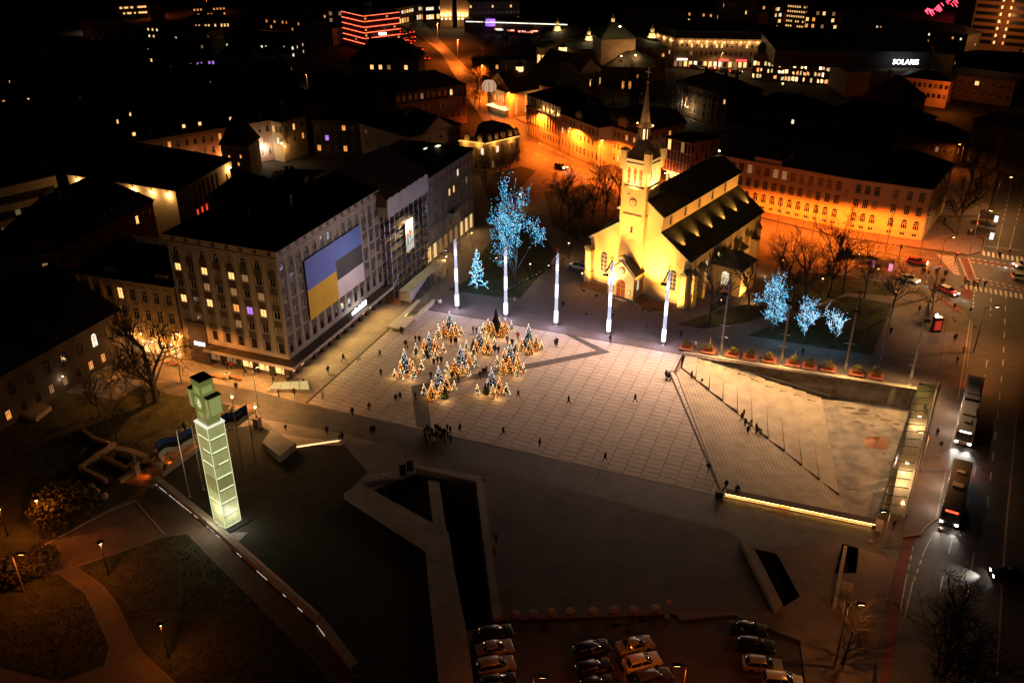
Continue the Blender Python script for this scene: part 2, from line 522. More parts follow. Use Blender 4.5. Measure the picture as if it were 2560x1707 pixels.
# orange street and avenue
dash(mk, [(1300,335),(1420,395),(1500,432)], 0.15, 3, 3)
dash(mk, [(1288,360),(1400,415)], 0.15, 3, 3)
dash(mk, [(1050,85),(1130,160),(1230,290),(1300,360)], 0.15, 3, 4)
dash(mk, [(2215,608),(2265,615)], 0.14, 0, 0); dash(mk, [(2213,612),(2262,619)], 0.14, 0.5, 0.5)
tag(mk.build('road_markings', wpaint), kind='structure')
tag(rk.build('red_lane', redpaint), kind='structure')
tag(yk.build('yellow_marking', mat('yellow_paint', (0.55,0.33,0.05), 0.7)), kind='structure')
# lawns: a low bumpy sheet of soil and turf with grass blades as stuff
def lawn(name, pts, blades=0, hgt=0.12):
 g = GP(pts)
 n = len(g)
 cx = sum((p for p in g), Vector()) / n
 o = tag(holed(name, g, [], 0.05, grassm, z0=-0.05), kind='structure')
 if blades:
  mb = MB()
  x0, x1 = min(p.x for p in g), max(p.x for p in g); y0, y1 = min(p.y for p in g), max(p.y for p in g)
  k = 0
  while k < blades:
   x, y = rnd.uniform(x0,x1), rnd.uniform(y0,y1)
   ins = False; j = n-1
   for i in range(n):
    if (g[i].y > y) != (g[j].y > y) and x < (g[j].x-g[i].x)*(y-g[i].y)/(g[j].y-g[i].y)+g[i].x: ins = not ins
    j = i
   k += 1
   if not ins: continue
   a = rnd.uniform(0, 6.28); h = hgt*rnd.uniform(0.5,1.4); r = 0.10
   mb.add([(x-r*math.cos(a),y-r*math.sin(a),0.04),(x+r*math.cos(a),y+r*math.sin(a),0.04),(x+rnd.uniform(-.1,.1),y+rnd.uniform(-.1,.1),0.05+h)], [(0,1,2)])
  tag(mb.build('grass', mat('grass_tufts', (0.055,0.05,0.02), 0.95, ns=0.6, na=0.5)), kind='stuff')
 return o
lawn('church_lawn', [(1120,725),(1170,700),(1200,640),(1260,560),(1330,540),(1392,640),(1300,745),(1240,742)], 3000)
lawn('park_lawn', [(1870,838),(1985,790),(2120,740),(2230,760),(2205,830),(2180,887),(2050,868)], 2500)
lawn('tree_bed', [(1693,811),(1800,775),(1870,760),(1960,772),(1870,805),(1760,822)])
lawn('park_strip', [(1930,700),(2000,680),(2120,690),(2230,712),(2240,740),(2120,732),(1990,780),(1940,750)], 1500)
lawn('corner_lawn', [(1200,440),(1262,400),(1290,412),(1340,428),(1300,470),(1230,520)])
lawn('far_park', [(1360,480),(1480,460),(1560,500),(1540,560),(1440,600),(1380,560)])

# ================================================================ building kit
WIN_CACHE = {}
paneD = mat('window_pane_dark', (0.012,0.013,0.016), 0.12, spec=0.6)
paneB = mat('window_pane_blind', (0.16,0.13,0.10), 0.5)
LITW = emis('lit_window_warm', (1.0,0.55,0.18), 1.6)
LITO = emis('lit_window_orange', (1.0,0.36,0.08), 1.1)
LITD = emis('lit_window_dim', (1.0,0.5,0.2), 0.28)
LITC = emis('lit_window_white', (1.0,0.86,0.62), 1.3)
LITV = emis('lit_window_violet', (0.55,0.25,1.0), 1.0)
PANES = {'d': paneD, 'b': paneB, 'w': LITW, 'o': LITO, 'm': LITD, 'c': LITC, 'v': LITV}
frameW = mat('window_frame_white', (0.5,0.46,0.42), 0.6)
frameD = mat('window_frame_dark', (0.06,0.05,0.045), 0.6)
def win_mesh(w_, h, kind, fm, mul, tran):
 """frame (local X along wall, Y into the wall, Z up from sill), pane"""
 key = (round(w_,2), round(h,2), kind, fm.name, mul, tran)
 if key in WIN_CACHE: return WIN_CACHE[key]
 t = min(0.09, w_*0.1)
 f, p = MB(), MB()
 y0, y1, yp = 0.10, 0.17, 0.145
 if kind == 'r':
  f.box(-w_/2, -w_/2+t, y0, y1, 0, h); f.box(w_/2-t, w_/2, y0, y1, 0, h)
  f.box(-w_/2+t, w_/2-t, y0, y1, 0, t); f.box(-w_/2+t, w_/2-t, y0, y1, h-t, h)
  p.poly([(-w_/2+t/2,yp,t/2),(w_/2-t/2,yp,t/2),(w_/2-t/2,yp,h-t/2),(-w_/2+t/2,yp,h-t/2)])
  hs = h
 elif kind == 'a':
  hs = h - w_/2
  f.box(-w_/2, -w_/2+t, y0, y1, 0, hs); f.box(w_/2-t, w_/2, y0, y1, 0, hs); f.box(-w_/2+t, w_/2-t, y0, y1, 0, t)
  N = 8
  arc = [(w_/2*math.cos(math.pi*i/N), hs + w_/2*math.sin(math.pi*i/N)) for i in range(N+1)]
  ar2 = [((w_/2-t)*math.cos(math.pi*i/N), hs + (w_/2-t)*math.sin(math.pi*i/N)) for i in range(N+1)]
  for i in range(N):
   f.add([(arc[i][0],y0,arc[i][1]),(arc[i+1][0],y0,arc[i+1][1]),(ar2[i+1][0],y0,ar2[i+1][1]),(ar2[i][0],y0,ar2[i][1])], [(0,1,2,3)])
  p.poly([(-w_/2+t/2,yp,t/2),(w_/2-t/2,yp,t/2)] + [(x,yp,z) for x, z in ar2])
  f.box(-w_/2+t, w_/2-t, y0, y1-0.002, hs-t/2, hs+t/2)
 else:
  N = 16; hs = h; r = w_/2
  for i in range(N):
   a, b = 2*math.pi*i/N, 2*math.pi*(i+1)/N
   f.add([(r*math.cos(a),y0,r+r*math.sin(a)),(r*math.cos(b),y0,r+r*math.sin(b)),((r-t)*math.cos(b),y0,r+(r-t)*math.sin(b)),((r-t)*math.cos(a),y0,r+(r-t)*math.sin(a))], [(0,1,2,3)])
  p.poly([((r-t/2)*math.cos(2*math.pi*i/N),yp,r+(r-t/2)*math.sin(2*math.pi*i/N)) for i in range(N)])
 if kind != 'o':
  for i in range(1, mul+1):
   x = -w_/2 + w_*i/(mul+1)
   f.box(x-t*0.4, x+t*0.4, y0+0.01, y1-0.01, t, hs-t/2 if kind == 'a' else h-t)
  for i in range(1, tran+1):
   z = hs*i/(tran+1) if tran > 1 else hs*0.68
   f.box(-w_/2+t, w_/2-t, y0+0.015, y1-0.015, z-t*0.4, z+t*0.4)
 WIN_CACHE[key] = (f.mesh(fm), p.mesh(paneD), (lambda: None))
 return WIN_CACHE[key]
MERGED = {}
def win_merged(w_, h, kind, fm, mul, tran, st):
 key = (round(w_,2), round(h,2), kind, fm.name, mul, tran, st)
 if key not in MERGED:
  fme, pme, _ = win_mesh(w_, h, kind, fm, mul, tran)
  vs = [tuple(v.co) for v in fme.vertices]; fs = [tuple(q.vertices) for q in fme.polygons]
  o = len(vs)
  vs += [tuple(v.co) for v in pme.vertices]; fp = [tuple(i+o for i in q.vertices) for q in pme.polygons]
  me = bpy.data.meshes.new('window'); me.from_pydata(vs, [], fs+fp)
  me.materials.append(fm); me.materials.append(PANES[st])
  me.polygons.foreach_set('material_index', [0]*len(fs)+[1]*len(fp)); me.update()
  MERGED[key] = me
 return MERGED[key]
def wloc(parent):
 off = Vector((0,0,0)); q = parent
 while q is not None: off += q.location; q = q.parent
 return off
def facade(parent, A, B, z0, z1, wins, wm, name='wall', fm=None, depth=0.22, fine=True, sill=None, extra=None):
 """wall from A to B (outward = right hand of A->B) with real openings.
 wins: (u, z, w, h, kind, state[, mul, tran]) u = centre along wall in metres, z = sill height"""
 fm = fm or frameW
 A, B = Vector((A[0],A[1],0)), Vector((B[0],B[1],0))
 d = B - A; L = d.length; d.normalize()
 n = Vector((d.y, -d.x, 0)); ang = math.atan2(d.y, d.x)
 wins = [q for q in wins if q[0]-q[2]/2 > 0.02 and q[0]+q[2]/2 < L-0.02 and q[1] > z0+0.01 and q[1]+q[3] < z1-0.01]
 rnd3 = lambda x: round(x, 3)
 us = sorted({0.0, rnd3(L)} | {rnd3(q[0]-q[2]/2) for q in wins} | {rnd3(q[0]+q[2]/2) for q in wins})
 vs = sorted({rnd3(z0), rnd3(z1)} | {rnd3(q[1]) for q in wins} | {rnd3(q[1]+q[3]) for q in wins})
 ui = {u: i for i, u in enumerate(us)}; vi = {v: i for i, v in enumerate(vs)}
 hole = set()
 for q in wins:
  for i in range(ui[rnd3(q[0]-q[2]/2)], ui[rnd3(q[0]+q[2]/2)]):
   for j in range(vi[rnd3(q[1])], vi[rnd3(q[1]+q[3])]): hole.add((i, j))
 P = lambda u, v, e=0.0: A + d*u - n*e + Vector((0,0,v))
 mb = MB()
 for j in range(len(vs)-1):
  i = 0
  while i < len(us)-1:
   if (i, j) in hole: i += 1; continue
   k = i
   while k < len(us)-1 and (k, j) not in hole: k += 1
   mb.poly([P(us[i],vs[j]), P(us[k],vs[j]), P(us[k],vs[j+1]), P(us[i],vs[j+1])])
   i = k
 off = wloc(parent) if parent is not None else Vector((0,0,0))
 for q in wins:
  u, z, w_, h, kind, st = q[:6]
  mul = q[6] if len(q) > 6 else 1; tran = q[7] if len(q) > 7 else 1
  a, b = u-w_/2, u+w_/2
  if kind == 'r': prof = [(a,z),(b,z),(b,z+h),(a,z+h)]
  elif kind == 'a':
   hs = z + h - w_/2; N = 8
   arc = [(u+w_/2*math.cos(math.pi*i/N), hs+w_/2*math.sin(math.pi*i/N)) for i in range(N+1)]
   prof = [(a,z),(b,z)] + arc
   for i in range(N//2):
    mb.add([P(b,z+h), P(*arc[i+1]), P(*arc[i])], [(0,1,2)])
    mb.add([P(a,z+h), P(*arc[N-i]), P(*arc[N-i-1])], [(0,1,2)])
  else:
   r = w_/2; N = 16
   prof = [(u+r*math.cos(2*math.pi*i/N), z+r+r*math.sin(2*math.pi*i/N)) for i in range(N)]
   for i in range(N):
    cxx = b if prof[i][0]+prof[(i+1)%N][0] > 2*u else a
    czz = z+h if prof[i][1]+prof[(i+1)%N][1] > 2*(z+r) else z
    mb.add([P(cxx,czz), P(*prof[(i+1)%N]), P(*prof[i])], [(0,1,2)])
   for k4 in range(4): pass
  for i in range(len(prof)):
   p1, p2 = prof[i], prof[(i+1) % len(prof)]
   mb.poly([P(*p1), P(*p1, depth), P(*p2, depth), P(*p2)])
  loc = P(u, z) - off
  if fine:
   fme, pme, _ = win_mesh(w_, h, kind, fm, mul, tran)
   o = link('window', fme, parent, loc, ang)
   pn = link('pane', pme, o)
   if st != 'd': setmat(pn, PANES[st])
  else:
   link('window', win_merged(w_, h, kind, fm, mul, tran, st), parent, loc, ang)
 return mb.build(name, wm, parent)
def rowcol(L, n, rows, w_, lit=0.06, margin=None, kind='r', seed=1, mul=1, tran=1, lits='womc', skip=()):
 """rows: list of (sill, height[, kind])"""
 r = random.Random(seed); out = []
 mg = L/n/2 if margin is None else margin
 for ri, row in enumerate(rows):
  for i in range(n):
   if (ri, i) in skip: continue
   u = mg + (L-2*mg)*i/(n-1) if n > 1 else L/2
   st = r.choice(lits) if r.random() < lit else ('b' if r.random() < 0.12 else 'd')
   out.append((u, row[0], w_, row[1], row[2] if len(row) > 2 else kind, st, mul, tran))
 return out
def roof(parent, q, ze, zr, m, kind='hip', over=0.5, inset=None, name='roof', thick=0.25):
 """roof on quad q (4 plan points, long side q0-q1); hip / gable / mansard / flat"""
 q = [Vector((p[0],p[1],0)) for p in q]
 c = sum(q, Vector()) / 4
 e = []
 for i in range(4):
  p, a, b = q[i], q[i-1], q[(i+1)%4]
  u, v = (p-a).normalized(), (p-b).normalized()
  e.append(p + u*over + v*over)
 Z = lambda p, z: Vector((p.x, p.y, z))
 mb = MB()
 l01, l12 = (q[1]-q[0]).length, (q[2]-q[1]).length
 if kind == 'flat':
  mb.prism(e, ze, ze+thick)
 elif kind == 'mansard':
  ins = inset or 1.2
  t = []
  for i in range(4):
   p, a, b = q[i], q[i-1], q[(i+1)%4]
   t.append(p - (p-a).normalized()*ins - (p-b).normalized()*ins)
  zm = ze + (zr-ze)*0.72
  for i in range(4): mb.poly([Z(e[i],ze), Z(e[(i+1)%4],ze), Z(t[(i+1)%4],zm), Z(t[i],zm)])
  m0, m1 = (t[0]+t[3])/2, (t[1]+t[2])/2
  dd = (m1-m0).normalized()*min(l12*0.35, l01*0.3)
  m0, m1 = m0+dd, m1-dd
  mb.poly([Z(t[0],zm),Z(t[1],zm),Z(m1,zr),Z(m0,zr)]); mb.poly([Z(t[2],zm),Z(t[3],zm),Z(m0,zr),Z(m1,zr)])
  mb.poly([Z(t[1],zm),Z(t[2],zm),Z(m1,zr)]); mb.poly([Z(t[3],zm),Z(t[0],zm),Z(m0,zr)])
  mb.poly([Z(p,ze) for p in reversed(e)])
 else:
  m0, m1 = (e[0]+e[3])/2, (e[1]+e[2])/2
  if kind == 'hip':
   k = min(l12/2, l01*0.45) if inset is None else inset
   dd = (m1-m0).normalized()*k
   m0, m1 = m0+dd, m1-dd
  mb.poly([Z(e[0],ze),Z(e[1],ze),Z(m1,zr),Z(m0,zr)]); mb.poly([Z(e[2],ze),Z(e[3],ze),Z(m0,zr),Z(m1,zr)])
  if kind == 'hip':
   mb.poly([Z(e[1],ze),Z(e[2],ze),Z(m1,zr)]); mb.poly([Z(e[3],ze),Z(e[0],ze),Z(m0,zr)])
  mb.poly([Z(p,ze) for p in reversed(e)])
 return mb.build(name, m, parent)
def quad(A, B, depth, off=0.0):
 """plan quad with front edge A->B (seen face), going back by depth to the left of A->B"""
 A, B = Vector((A[0],A[1],0)), Vector((B[0],B[1],0))
 d = (B-A).normalized(); n = Vector((-d.y, d.x, 0))
 return [A, B, B+n*depth, A+n*depth]
def house(label, A, B, h, depth, wm, rm=None, rk='hip', rh=4.0, cols=8, rows=None, w_=1.1, lit=0.06, cols2=3, side='both', cat='building', name='house',
  group=None, seed=1, fine=False, fm=None, mul=1, tran=1, over=0.5, lits='womc', chim=2, cornice=True, z0=0.0, skip=(), band=True, rows2=None, lit2=None, inset=None):
 """generic town house: A->B is the front eave line in plan (front = right hand), depth goes back"""
 q = quad(A, B, depth)
 t = thing(name, label, cat, (q[0].x, q[0].y, 0), group=group)
 L = (q[1]-q[0]).length
 if rows is None:
  nf = max(1, int((h-0.6)/3.4)); fh = (h-0.4)/nf
  rows = [(i*fh+1.0, fh*0.55) for i in range(nf)]
 facade(t, q[0], q[1], z0, h, rowcol(L, cols, rows, w_, lit, seed=seed, mul=mul, tran=tran, lits=lits, skip=skip), wm, fm=fm, fine=fine)
 r2 = rows2 or rows; l2 = lit if lit2 is None else lit2
 facade(t, q[1], q[2], z0, h, rowcol(depth, cols2, r2, w_, l2, seed=seed+1, mul=mul, tran=tran, lits=lits) if side in ('both','right') else [], wm, fm=fm, fine=fine)
 facade(t, q[3], q[0], z0, h, rowcol(depth, cols2, r2, w_, l2, seed=seed+2, mul=mul, tran=tran, lits=lits) if side in ('both','left') else [], wm, fm=fm, fine=fine)
 facade(t, q[2], q[3], z0, h, [], wm)
 if cornice:
  c = MB()
  for i in (0, 1, 3):
   a, b = q[i], q[(i+1)%4]
   dd = (b-a).normalized(); n = Vector((dd.y,-dd.x,0))
   c.prism([a+n*0.003-dd*0.18, b+n*0.003+dd*0.18, b+n*0.22+dd*0.18, a+n*0.22-dd*0.18], h-0.55, h-0.02)
   if band: c.prism([a+n*0.003, b+n*0.003, b+n*0.08, a+n*0.08], rows[0][0]+rows[0][1]+0.5, rows[0][0]+rows[0][1]+0.7)
  c.build('cornice', wm, t)
 rf = roof(t, q, h, h+rh, rm or tinm, rk, over, inset)
 if rk == 'gable':
  g = MB()
  for a, b in ((q[1],q[2]),(q[3],q[0])):
   mid = (a+b)/2; g = MB()
   g.poly([Vector((a.x,a.y,h)), Vector((b.x,b.y,h)), Vector((mid.x,mid.y,h+rh*(1-0.0)))])
   g.build('gable', wm, t)
 rr = random.Random(seed*3+1)
 for i in range(chim):
  u = rr.uniform(0.2,0.8); v = rr.uniform(0.35,0.65)
  p = q[0].lerp(q[1],u).lerp(q[3].lerp(q[2],u), v)
  cb = MB().obox((p.x,p.y,h+rh*0.3), (0.9,0.6,rh*0.7+1.0), math.atan2(q[1].y-q[0].y, q[1].x-q[0].x))
  cb.obox((p.x,p.y,h+rh+1.0), (1.05,0.75,0.18), math.atan2(q[1].y-q[0].y, q[1].x-q[0].x))
  o = cb.build('chimney', mat('chimney_plaster', (0.09,0.075,0.065), 0.9), t)
 return t, q

# ================================================================ office block with the flag banner
b1m = mat('greybrown_render', (0.34,0.285,0.255), 0.85, ns=0.35, na=0.16, bump=0.3, bs=3)
panelm = mat('brown_spandrel', (0.075,0.055,0.05), 0.7, ns=1.5, na=0.2)
W1, S1, B0, B1_, H1 = -84.8, 112.7, 112.7, 146.4, 24.5
AL = -106.7
ob = thing('office_block', 'tall seven-storey office block with arched top windows and a huge flag banner', 'building', AB(W1, B0))
L1 = B1_ - B0
rows1 = [(17.85,1.5),(14.85,1.5),(11.85,1.5),(8.85,1.5)]
def bays(L, n, seed, lit, extra=()):
 r = random.Random(seed); wl = []; us = [L/n*(i+0.5) for i in range(n)]
 for i, u in enumerate(us):
  wl.append((u, 20.6, 1.15, 1.65, 'a', r.choice('ddddb'), 1, 0))
  for k, (z, h) in enumerate(rows1):
   st = 'd'
   if (i, k) in lit: st = lit[(i, k)]
   elif r.random() < 0.35: st = 'b'
   wl.append((u, z, 1.25, h, 'r', st, 1, 0))
  wl.append((u, 5.3, 1.3, 2.1, 'r', 'd', 0, 0))
 return wl, us
# short side (faces the street on the left), seen lit by the street lamps
litS = {(0,0):'w',(2,0):'w',(4,0):'w',(2,1):'m',(4,1):'m',(6,1):'m',(0,2):'w',(2,2):'w',(4,2):'o',(6,2):'w',(5,2):'v',(4,3):'m',(3,3):'b',(5,0):'m'}
wlS, usS = bays(W1-AL, 8, 3, litS)
facade(ob, AB(AL,S1), AB(W1,S1), 4.5, H1, wlS, b1m)
wlF, usF = bays(L1, 14, 4, {})
facade(ob, AB(W1,B0), AB(W1,B1_), 4.5, H1, wlF, b1m)
facade(ob, AB(W1,B1_), AB(AL,B1_), 0, H1, [], b1m, name='back_wall')
facade(ob, AB(AL,B1_), AB(AL,S1), 0, H1, rowcol(L1, 12, rows1, 1.2, 0.04, seed=9), b1m, name='yard_wall', fine=False)
# spandrel panels, arch mouldings, medallions
pm = MB().box(-0.72,0.72,-0.03,0.0,0,1.28).box(-0.32,0.32,-0.05,-0.03,0.36,0.92).mesh(panelm)
pm2 = MB().box(-0.72,0.72,-0.03,0.0,0,1.36).box(-0.32,0.32,-0.05,-0.03,0.4,0.96).mesh(panelm)
medal = MB().lathe([(0.42,0),(0.42,0.07),(0.3,0.09)], n=14).mesh(mat('dark_medallion', (0.10,0.05,0.04), 0.7))
arc = MB()
for i in range(10):
 a0, a1 = math.pi*i/10, math.pi*(i+1)/10
 arc.add([(0.95*math.cos(a0),-0.04,0.95*math.sin(a0)),(0.95*math.cos(a1),-0.04,0.95*math.sin(a1)),(0.80*math.cos(a1),-0.04,0.80*math.sin(a1)),(0.80*math.cos(a0),-0.04,0.80*math.sin(a0))],[(3,2,1,0)])
arc.box(-0.95,-0.80,-0.04,0,-16.2,0); arc.box(0.80,0.95,-0.04,0,-16.2,0)
arcme = arc.mesh(mat('arch_moulding', (0.22,0.17,0.15), 0.85))
sqp = MB().box(-0.45,0.45,-0.04,0,-0.4,0.4).mesh(b1m)
off = ob.location
for (us, P0, dirv, ang, n) in ((usS, AB(AL,S1), AX, AZ, 8), (usF, AB(W1,B0), BX, AZ+math.pi/2, 14)):
 for u in us:
  p = P0 + dirv*u - off
  for z in (19.38,16.4,13.4,10.4): link('spandrel_panel', pm2 if z > 19 else pm, ob, (p.x,p.y,z-0.04 if z<19 else z-0.15), ang)
  link('spandrel_panel', pm, ob, (p.x,p.y,7.45), ang)
  link('arch_moulding', arcme, ob, (p.x,p.y,21.7), ang)
  m_ = link('medallion', medal, ob, (p.x,p.y,23.75)); m_.rotation_euler = (R(90),0,ang)
  if n == 14:
   q = p + dirv*(L1/28)
   link('frieze_panel', sqp, ob, (q.x,q.y,23.75), ang)
fz = MB()
for a, b in ((AB(AL,S1),AB(W1,S1)),(AB(W1,B0),AB(W1,B1_))):
 dd = (b-a).normalized(); n_ = Vector((dd.y,-dd.x,0))
 for z0_, z1_, e in ((22.98,23.1,0.10),(24.25,24.48,0.28)):
  fz.prism([a+n_*0.004, b+n_*0.004, b+n_*e, a+n_*e], z0_, z1_)
fz.build('frieze_moulding', b1m, ob)
q1 = [AB(AL,S1),AB(W1,S1),AB(W1,B1_),AB(AL,B1_)]
roof(ob, [q1[1],q1[2],q1[3],q1[0]], H1, H1+2.6, tinm, 'hip', 0.55)
for (x, y, sx, sy, sz) in ((-96,138,2.4,1.6,2.2),(-92,128,0.9,0.6,2.4),(-99,126,1.2,0.8,1.6),(-95,120,0.5,0.5,2.0)):
 p = AB(x,y,H1+1.2); MB().obox(p,(sx,sy,sz),AZ).obox(p+Vector((0,0,sz)),(sx+0.15,sy+0.15,0.12),AZ).build('chimney', mat('chimney_plaster', (0.09,0.075,0.065), 0.9), ob)
skl = MB().box(-0.4,0.4,-0.6,0.6,0,0.1).mesh(mat('skylight', (0.2,0.2,0.18), 0.2))
for u in (-100,-97.5,-95,-92.5): link('skylight', skl, ob, AB(u,114.9,H1+0.62)-off, AZ)
# canopy over the shops
cn = MB()
cn.prism([AB(-101,110.5),AB(-82.6,110.5),AB(-82.6,146.4),AB(W1,146.4),AB(W1,B0),AB(-101,B0)], 4.12, 4.5)
can = cn.build('shop_canopy', mat('canopy_felt', (0.07,0.055,0.05), 0.9, ns=0.6, na=0.3), ob)
e_ = MB()
e_.prism([AB(-82.6,110.4),AB(-82.48,110.4),AB(-82.48,146.4),AB(-82.6,146.4)], 4.08, 4.62)
e_.prism([AB(-101,110.4),AB(-82.6,110.4),AB(-82.6,110.5),AB(-101,110.5)], 4.08, 4.62)
e_.build('edge_flashing', mat('tin_flashing', (0.36,0.33,0.33), 0.5, metal=0.4), can)
# ground floor: piers and shop windows
shoplit = emis('shop_window_light', (1.0,0.52,0.17), 1.7, base=(0.2,0.15,0.1))
pier = mat('dark_pier', (0.05,0.04,0.038), 0.6)
gw = MB(); nb = 12
for i in range(nb+1):
 b = 113.6 + (146.3-113.6)*i/nb
 gw.prism([AB(-86.6,b-0.45),AB(-85.6,b-0.45),AB(-85.6,b+0.45),AB(-86.6,b+0.45)], 0, 4.12)
for i in range(7):
 a = -106.5 + (106.5-86.0)*i/6
 gw.prism([AB(a-0.5,114.2),AB(a+0.5,114.2),AB(a+0.5,113.4),AB(a-0.5,113.4)], 0, 4.12)
gw.build('pier', pier, ob)
def shopwin(A, B, z0, z1, m, name='shop_window'):
 d = (B-A).normalized(); n_ = Vector((d.y,-d.x,0)); L = (B-A).length
 fr = MB()
 for z_ in (z0, z1-0.12, (z0*0.35+z1*0.65)): fr.prism([A, B, B+n_*0.06, A+n_*0.06], z_, z_+0.12)
 k = max(2, int(L/1.1))
 for i in range(k+1):
  p = A + d*(L*i/k); fr.prism([p-d*0.04, p+d*0.04, p+d*0.04+n_*0.06, p-d*0.04+n_*0.06], z0+0.12, z1-0.12)
 o = fr.build(name, frameD, ob)
 MB().poly([A+Vector((0,0,z0)), B+Vector((0,0,z0)), B+Vector((0,0,z1)), A+Vector((0,0,z1))]).build('pane', m, o)

 sh = MB()
 r = random.Random(int(L*100))
 for j in range(int(L*3)):
  u = r.uniform(0.2, L-0.2); z_ = z0 + 0.3 + r.choice((0,0.6,1.2)); h_ = r.uniform(0.15,0.45)
  p = A + d*u
  sh.prism([p-d*0.1+n_*0.01, p+d*0.1+n_*0.01, p+d*0.1+n_*0.03, p-d*0.1+n_*0.03], z_, z_+h_)
 sh.build('displayed_goods', mat('goods', (0.12,0.06,0.04), 0.7), o)
dimshop = emis('shop_window_dim', (1.0,0.5,0.18), 0.22)
for i in range(nb):
 b0 = 113.6 + (146.3-113.6)*i/nb + 0.45; b1 = 113.6 + (146.3-113.6)*(i+1)/nb - 0.45
 shopwin(AB(-86.2,b0), AB(-86.2,b1), 0.4, 3.6, shoplit if i in (0,1,9,10) else dimshop)
for i in range(6):
 a0 = -106.5 + 20.5*i/6 + 0.5; a1 = -106.5 + 20.5*(i+1)/6 - 0.5
 shopwin(AB(a0,113.9), AB(a1,113.9), 0.4, 3.6, shoplit if i >= 3 else dimshop)
ws = emis('white_sign', (1.0,0.98,0.92), 6.0)
sg = MB(); r = random.Random(2); bb = 131.3
while bb < 136.2:
 w_ = r.uniform(0.3,0.5); h_ = r.choice((0.62,0.62,0.9))
 sg.prism([AB(-83.35,bb),AB(-83.35,bb+w_),AB(-83.25,bb+w_),AB(-83.25,bb)], 4.7, 4.7+h_); bb += w_+0.1
sg.build('lit_sign', ws, ob)
sg2 = MB(); aa = -104.4
while aa < -102.3:
 w_ = r.uniform(0.2,0.35); sg2.prism([AB(aa,112.3),AB(aa+w_,112.3),AB(aa+w_,112.4),AB(aa,112.4)], 3.9, 4.5); aa += w_+0.06
sg2.build('lit_sign', ws, ob)
MB().prism([AB(-105.5,112.69),AB(-101.6,112.69),AB(-101.6,112.45),AB(-105.5,112.45)], 0.3, 8.4).build('entrance_surround', pier, ob)
for b in (118,124,130,136,142):
 lamp('canopy_lamp', 'SPOT', AB(-83.4,b,4.0), 380, (1.0,0.62,0.2), 0.1, ob, aim=AB(-80.2,b,0), spot=150, blend=0.8)
for a in (-98,-91,-85):
 lamp('canopy_lamp', 'SPOT', AB(a,111.2,4.0), 420, (1.0,0.5,0.14), 0.1, ob, aim=AB(a,107.5,0), spot=150, blend=0.8)
# banner: left half blue over yellow, right half blue, black, white
bn = thing('flag_banner', 'giant cloth banner of blue, yellow, black and white fields hung on the office block', 'banner', AB(-84.5,119.75,8.8))
def bfield(name, b0, b1, z0, z1, col):
 m = mat('banner_'+name, col, 0.7, ns=0.25, na=0.08)
 mb = MB(); N = 12
 for i in range(N):
  t0, t1 = b0+(b1-b0)*i/N, b0+(b1-b0)*(i+1)/N
  e0, e1 = 0.035*math.sin(t0*1.1), 0.035*math.sin(t1*1.1)
  mb.prism([AB(-84.52+e0,t0),AB(-84.48+e0,t0),AB(-84.48+e1,t1),AB(-84.52+e1,t1)], z0, z1)
 mb.build(name, m, bn)
bfield('blue_field', 119.75, 129.25, 14.4, 20.0, (0.10,0.15,0.55))
bfield('yellow_field', 119.75, 129.25, 8.8, 14.4, (0.62,0.36,0.02))
bfield('upper_blue_field', 129.25, 138.5, 16.2, 20.0, (0.10,0.17,0.52))
bfield('black_field', 129.25, 138.5, 12.4, 16.2, (0.045,0.04,0.05))
bfield('white_field', 129.25, 138.5, 8.8, 12.4, (0.62,0.56,0.62))

# ================================================================ house behind scaffolding and the grey house
brickm = mat('dark_brick', (0.12,0.065,0.05), 0.85, ns=0.8, na=0.25)
sc_ = thing('scaffolded_house', 'brick house wrapped in scaffolding under a sheeted temporary roof', 'building', AB(-85.2,146.6))
LS = 19.6
facade(sc_, AB(-85.2,146.6), AB(-85.2,166.3), 0, 21, rowcol(LS, 9, [(z,1.9) for z in (1.2,5,8.6,12.2,15.6)], 1.2, 0.02, seed=5), brickm, fine=False)
facade(sc_, AB(-85.2,166.3), AB(-103,166.3), 0, 21, [], brickm)
facade(sc_, AB(-103,166.3), AB(-103,146.6), 0, 21, [], brickm)
facade(sc_, AB(-103,146.6), AB(-85.2,146.6), 0, 21, [], brickm)
tarp = mat('temporary_roof_sheet', (0.10,0.07,0.06), 0.7, ns=0.5, na=0.25)
sheetm = mat('white_tarpaulin', (0.42,0.37,0.38), 0.75, ns=0.6, na=0.15)
tr = MB()
for k in range(10):
 b0, b1 = 145.6+k*1.86, 145.6+(k+1)*1.86-0.06
 tr.poly([AB(-82.6,b0,22.9),AB(-82.6,b1,22.9),AB(-92.5,b1,27.4),AB(-92.5,b0,27.4)])
 tr.poly([AB(-92.5,b0,27.4),AB(-92.5,b1,27.4),AB(-103.5,b1,22.4),AB(-103.5,b0,22.4)])
tr.build('temporary_roof', tarp, sc_)
MB().poly([AB(-82.6,145.6,22.9),AB(-92.5,145.6,27.4),AB(-103.5,145.6,22.4),AB(-103.5,145.6,21)]+[AB(-82.6,145.6,21)]).build('roof_end', tarp, sc_)
cu = MB(); N = 60
for i in range(N):
 t0, t1 = i/N, (i+1)/N
 b0, b1 = 145.7+17.6*t0, 145.7+17.6*t1
 f = lambda t: 0.10*math.sin(t*70)+0.05*math.sin(t*173)
 s = lambda t: 22.5 + 0.35*abs(math.sin(t*22))
 cu.poly([AB(-82.5+f(t0),b0,18.9+0.1*math.sin(t0*40)),AB(-82.5+f(t1),b1,18.9+0.1*math.sin(t1*40)),AB(-82.45,b1,s(t1)),AB(-82.45,b0,s(t0))])
cu.poly([AB(-82.5,145.7,19.0),AB(-82.5,145.7,22.6),AB(-84.6,145.6,22.6),AB(-84.6,145.6,19.0)])
cu.build('tarpaulin', sheetm, sc_)
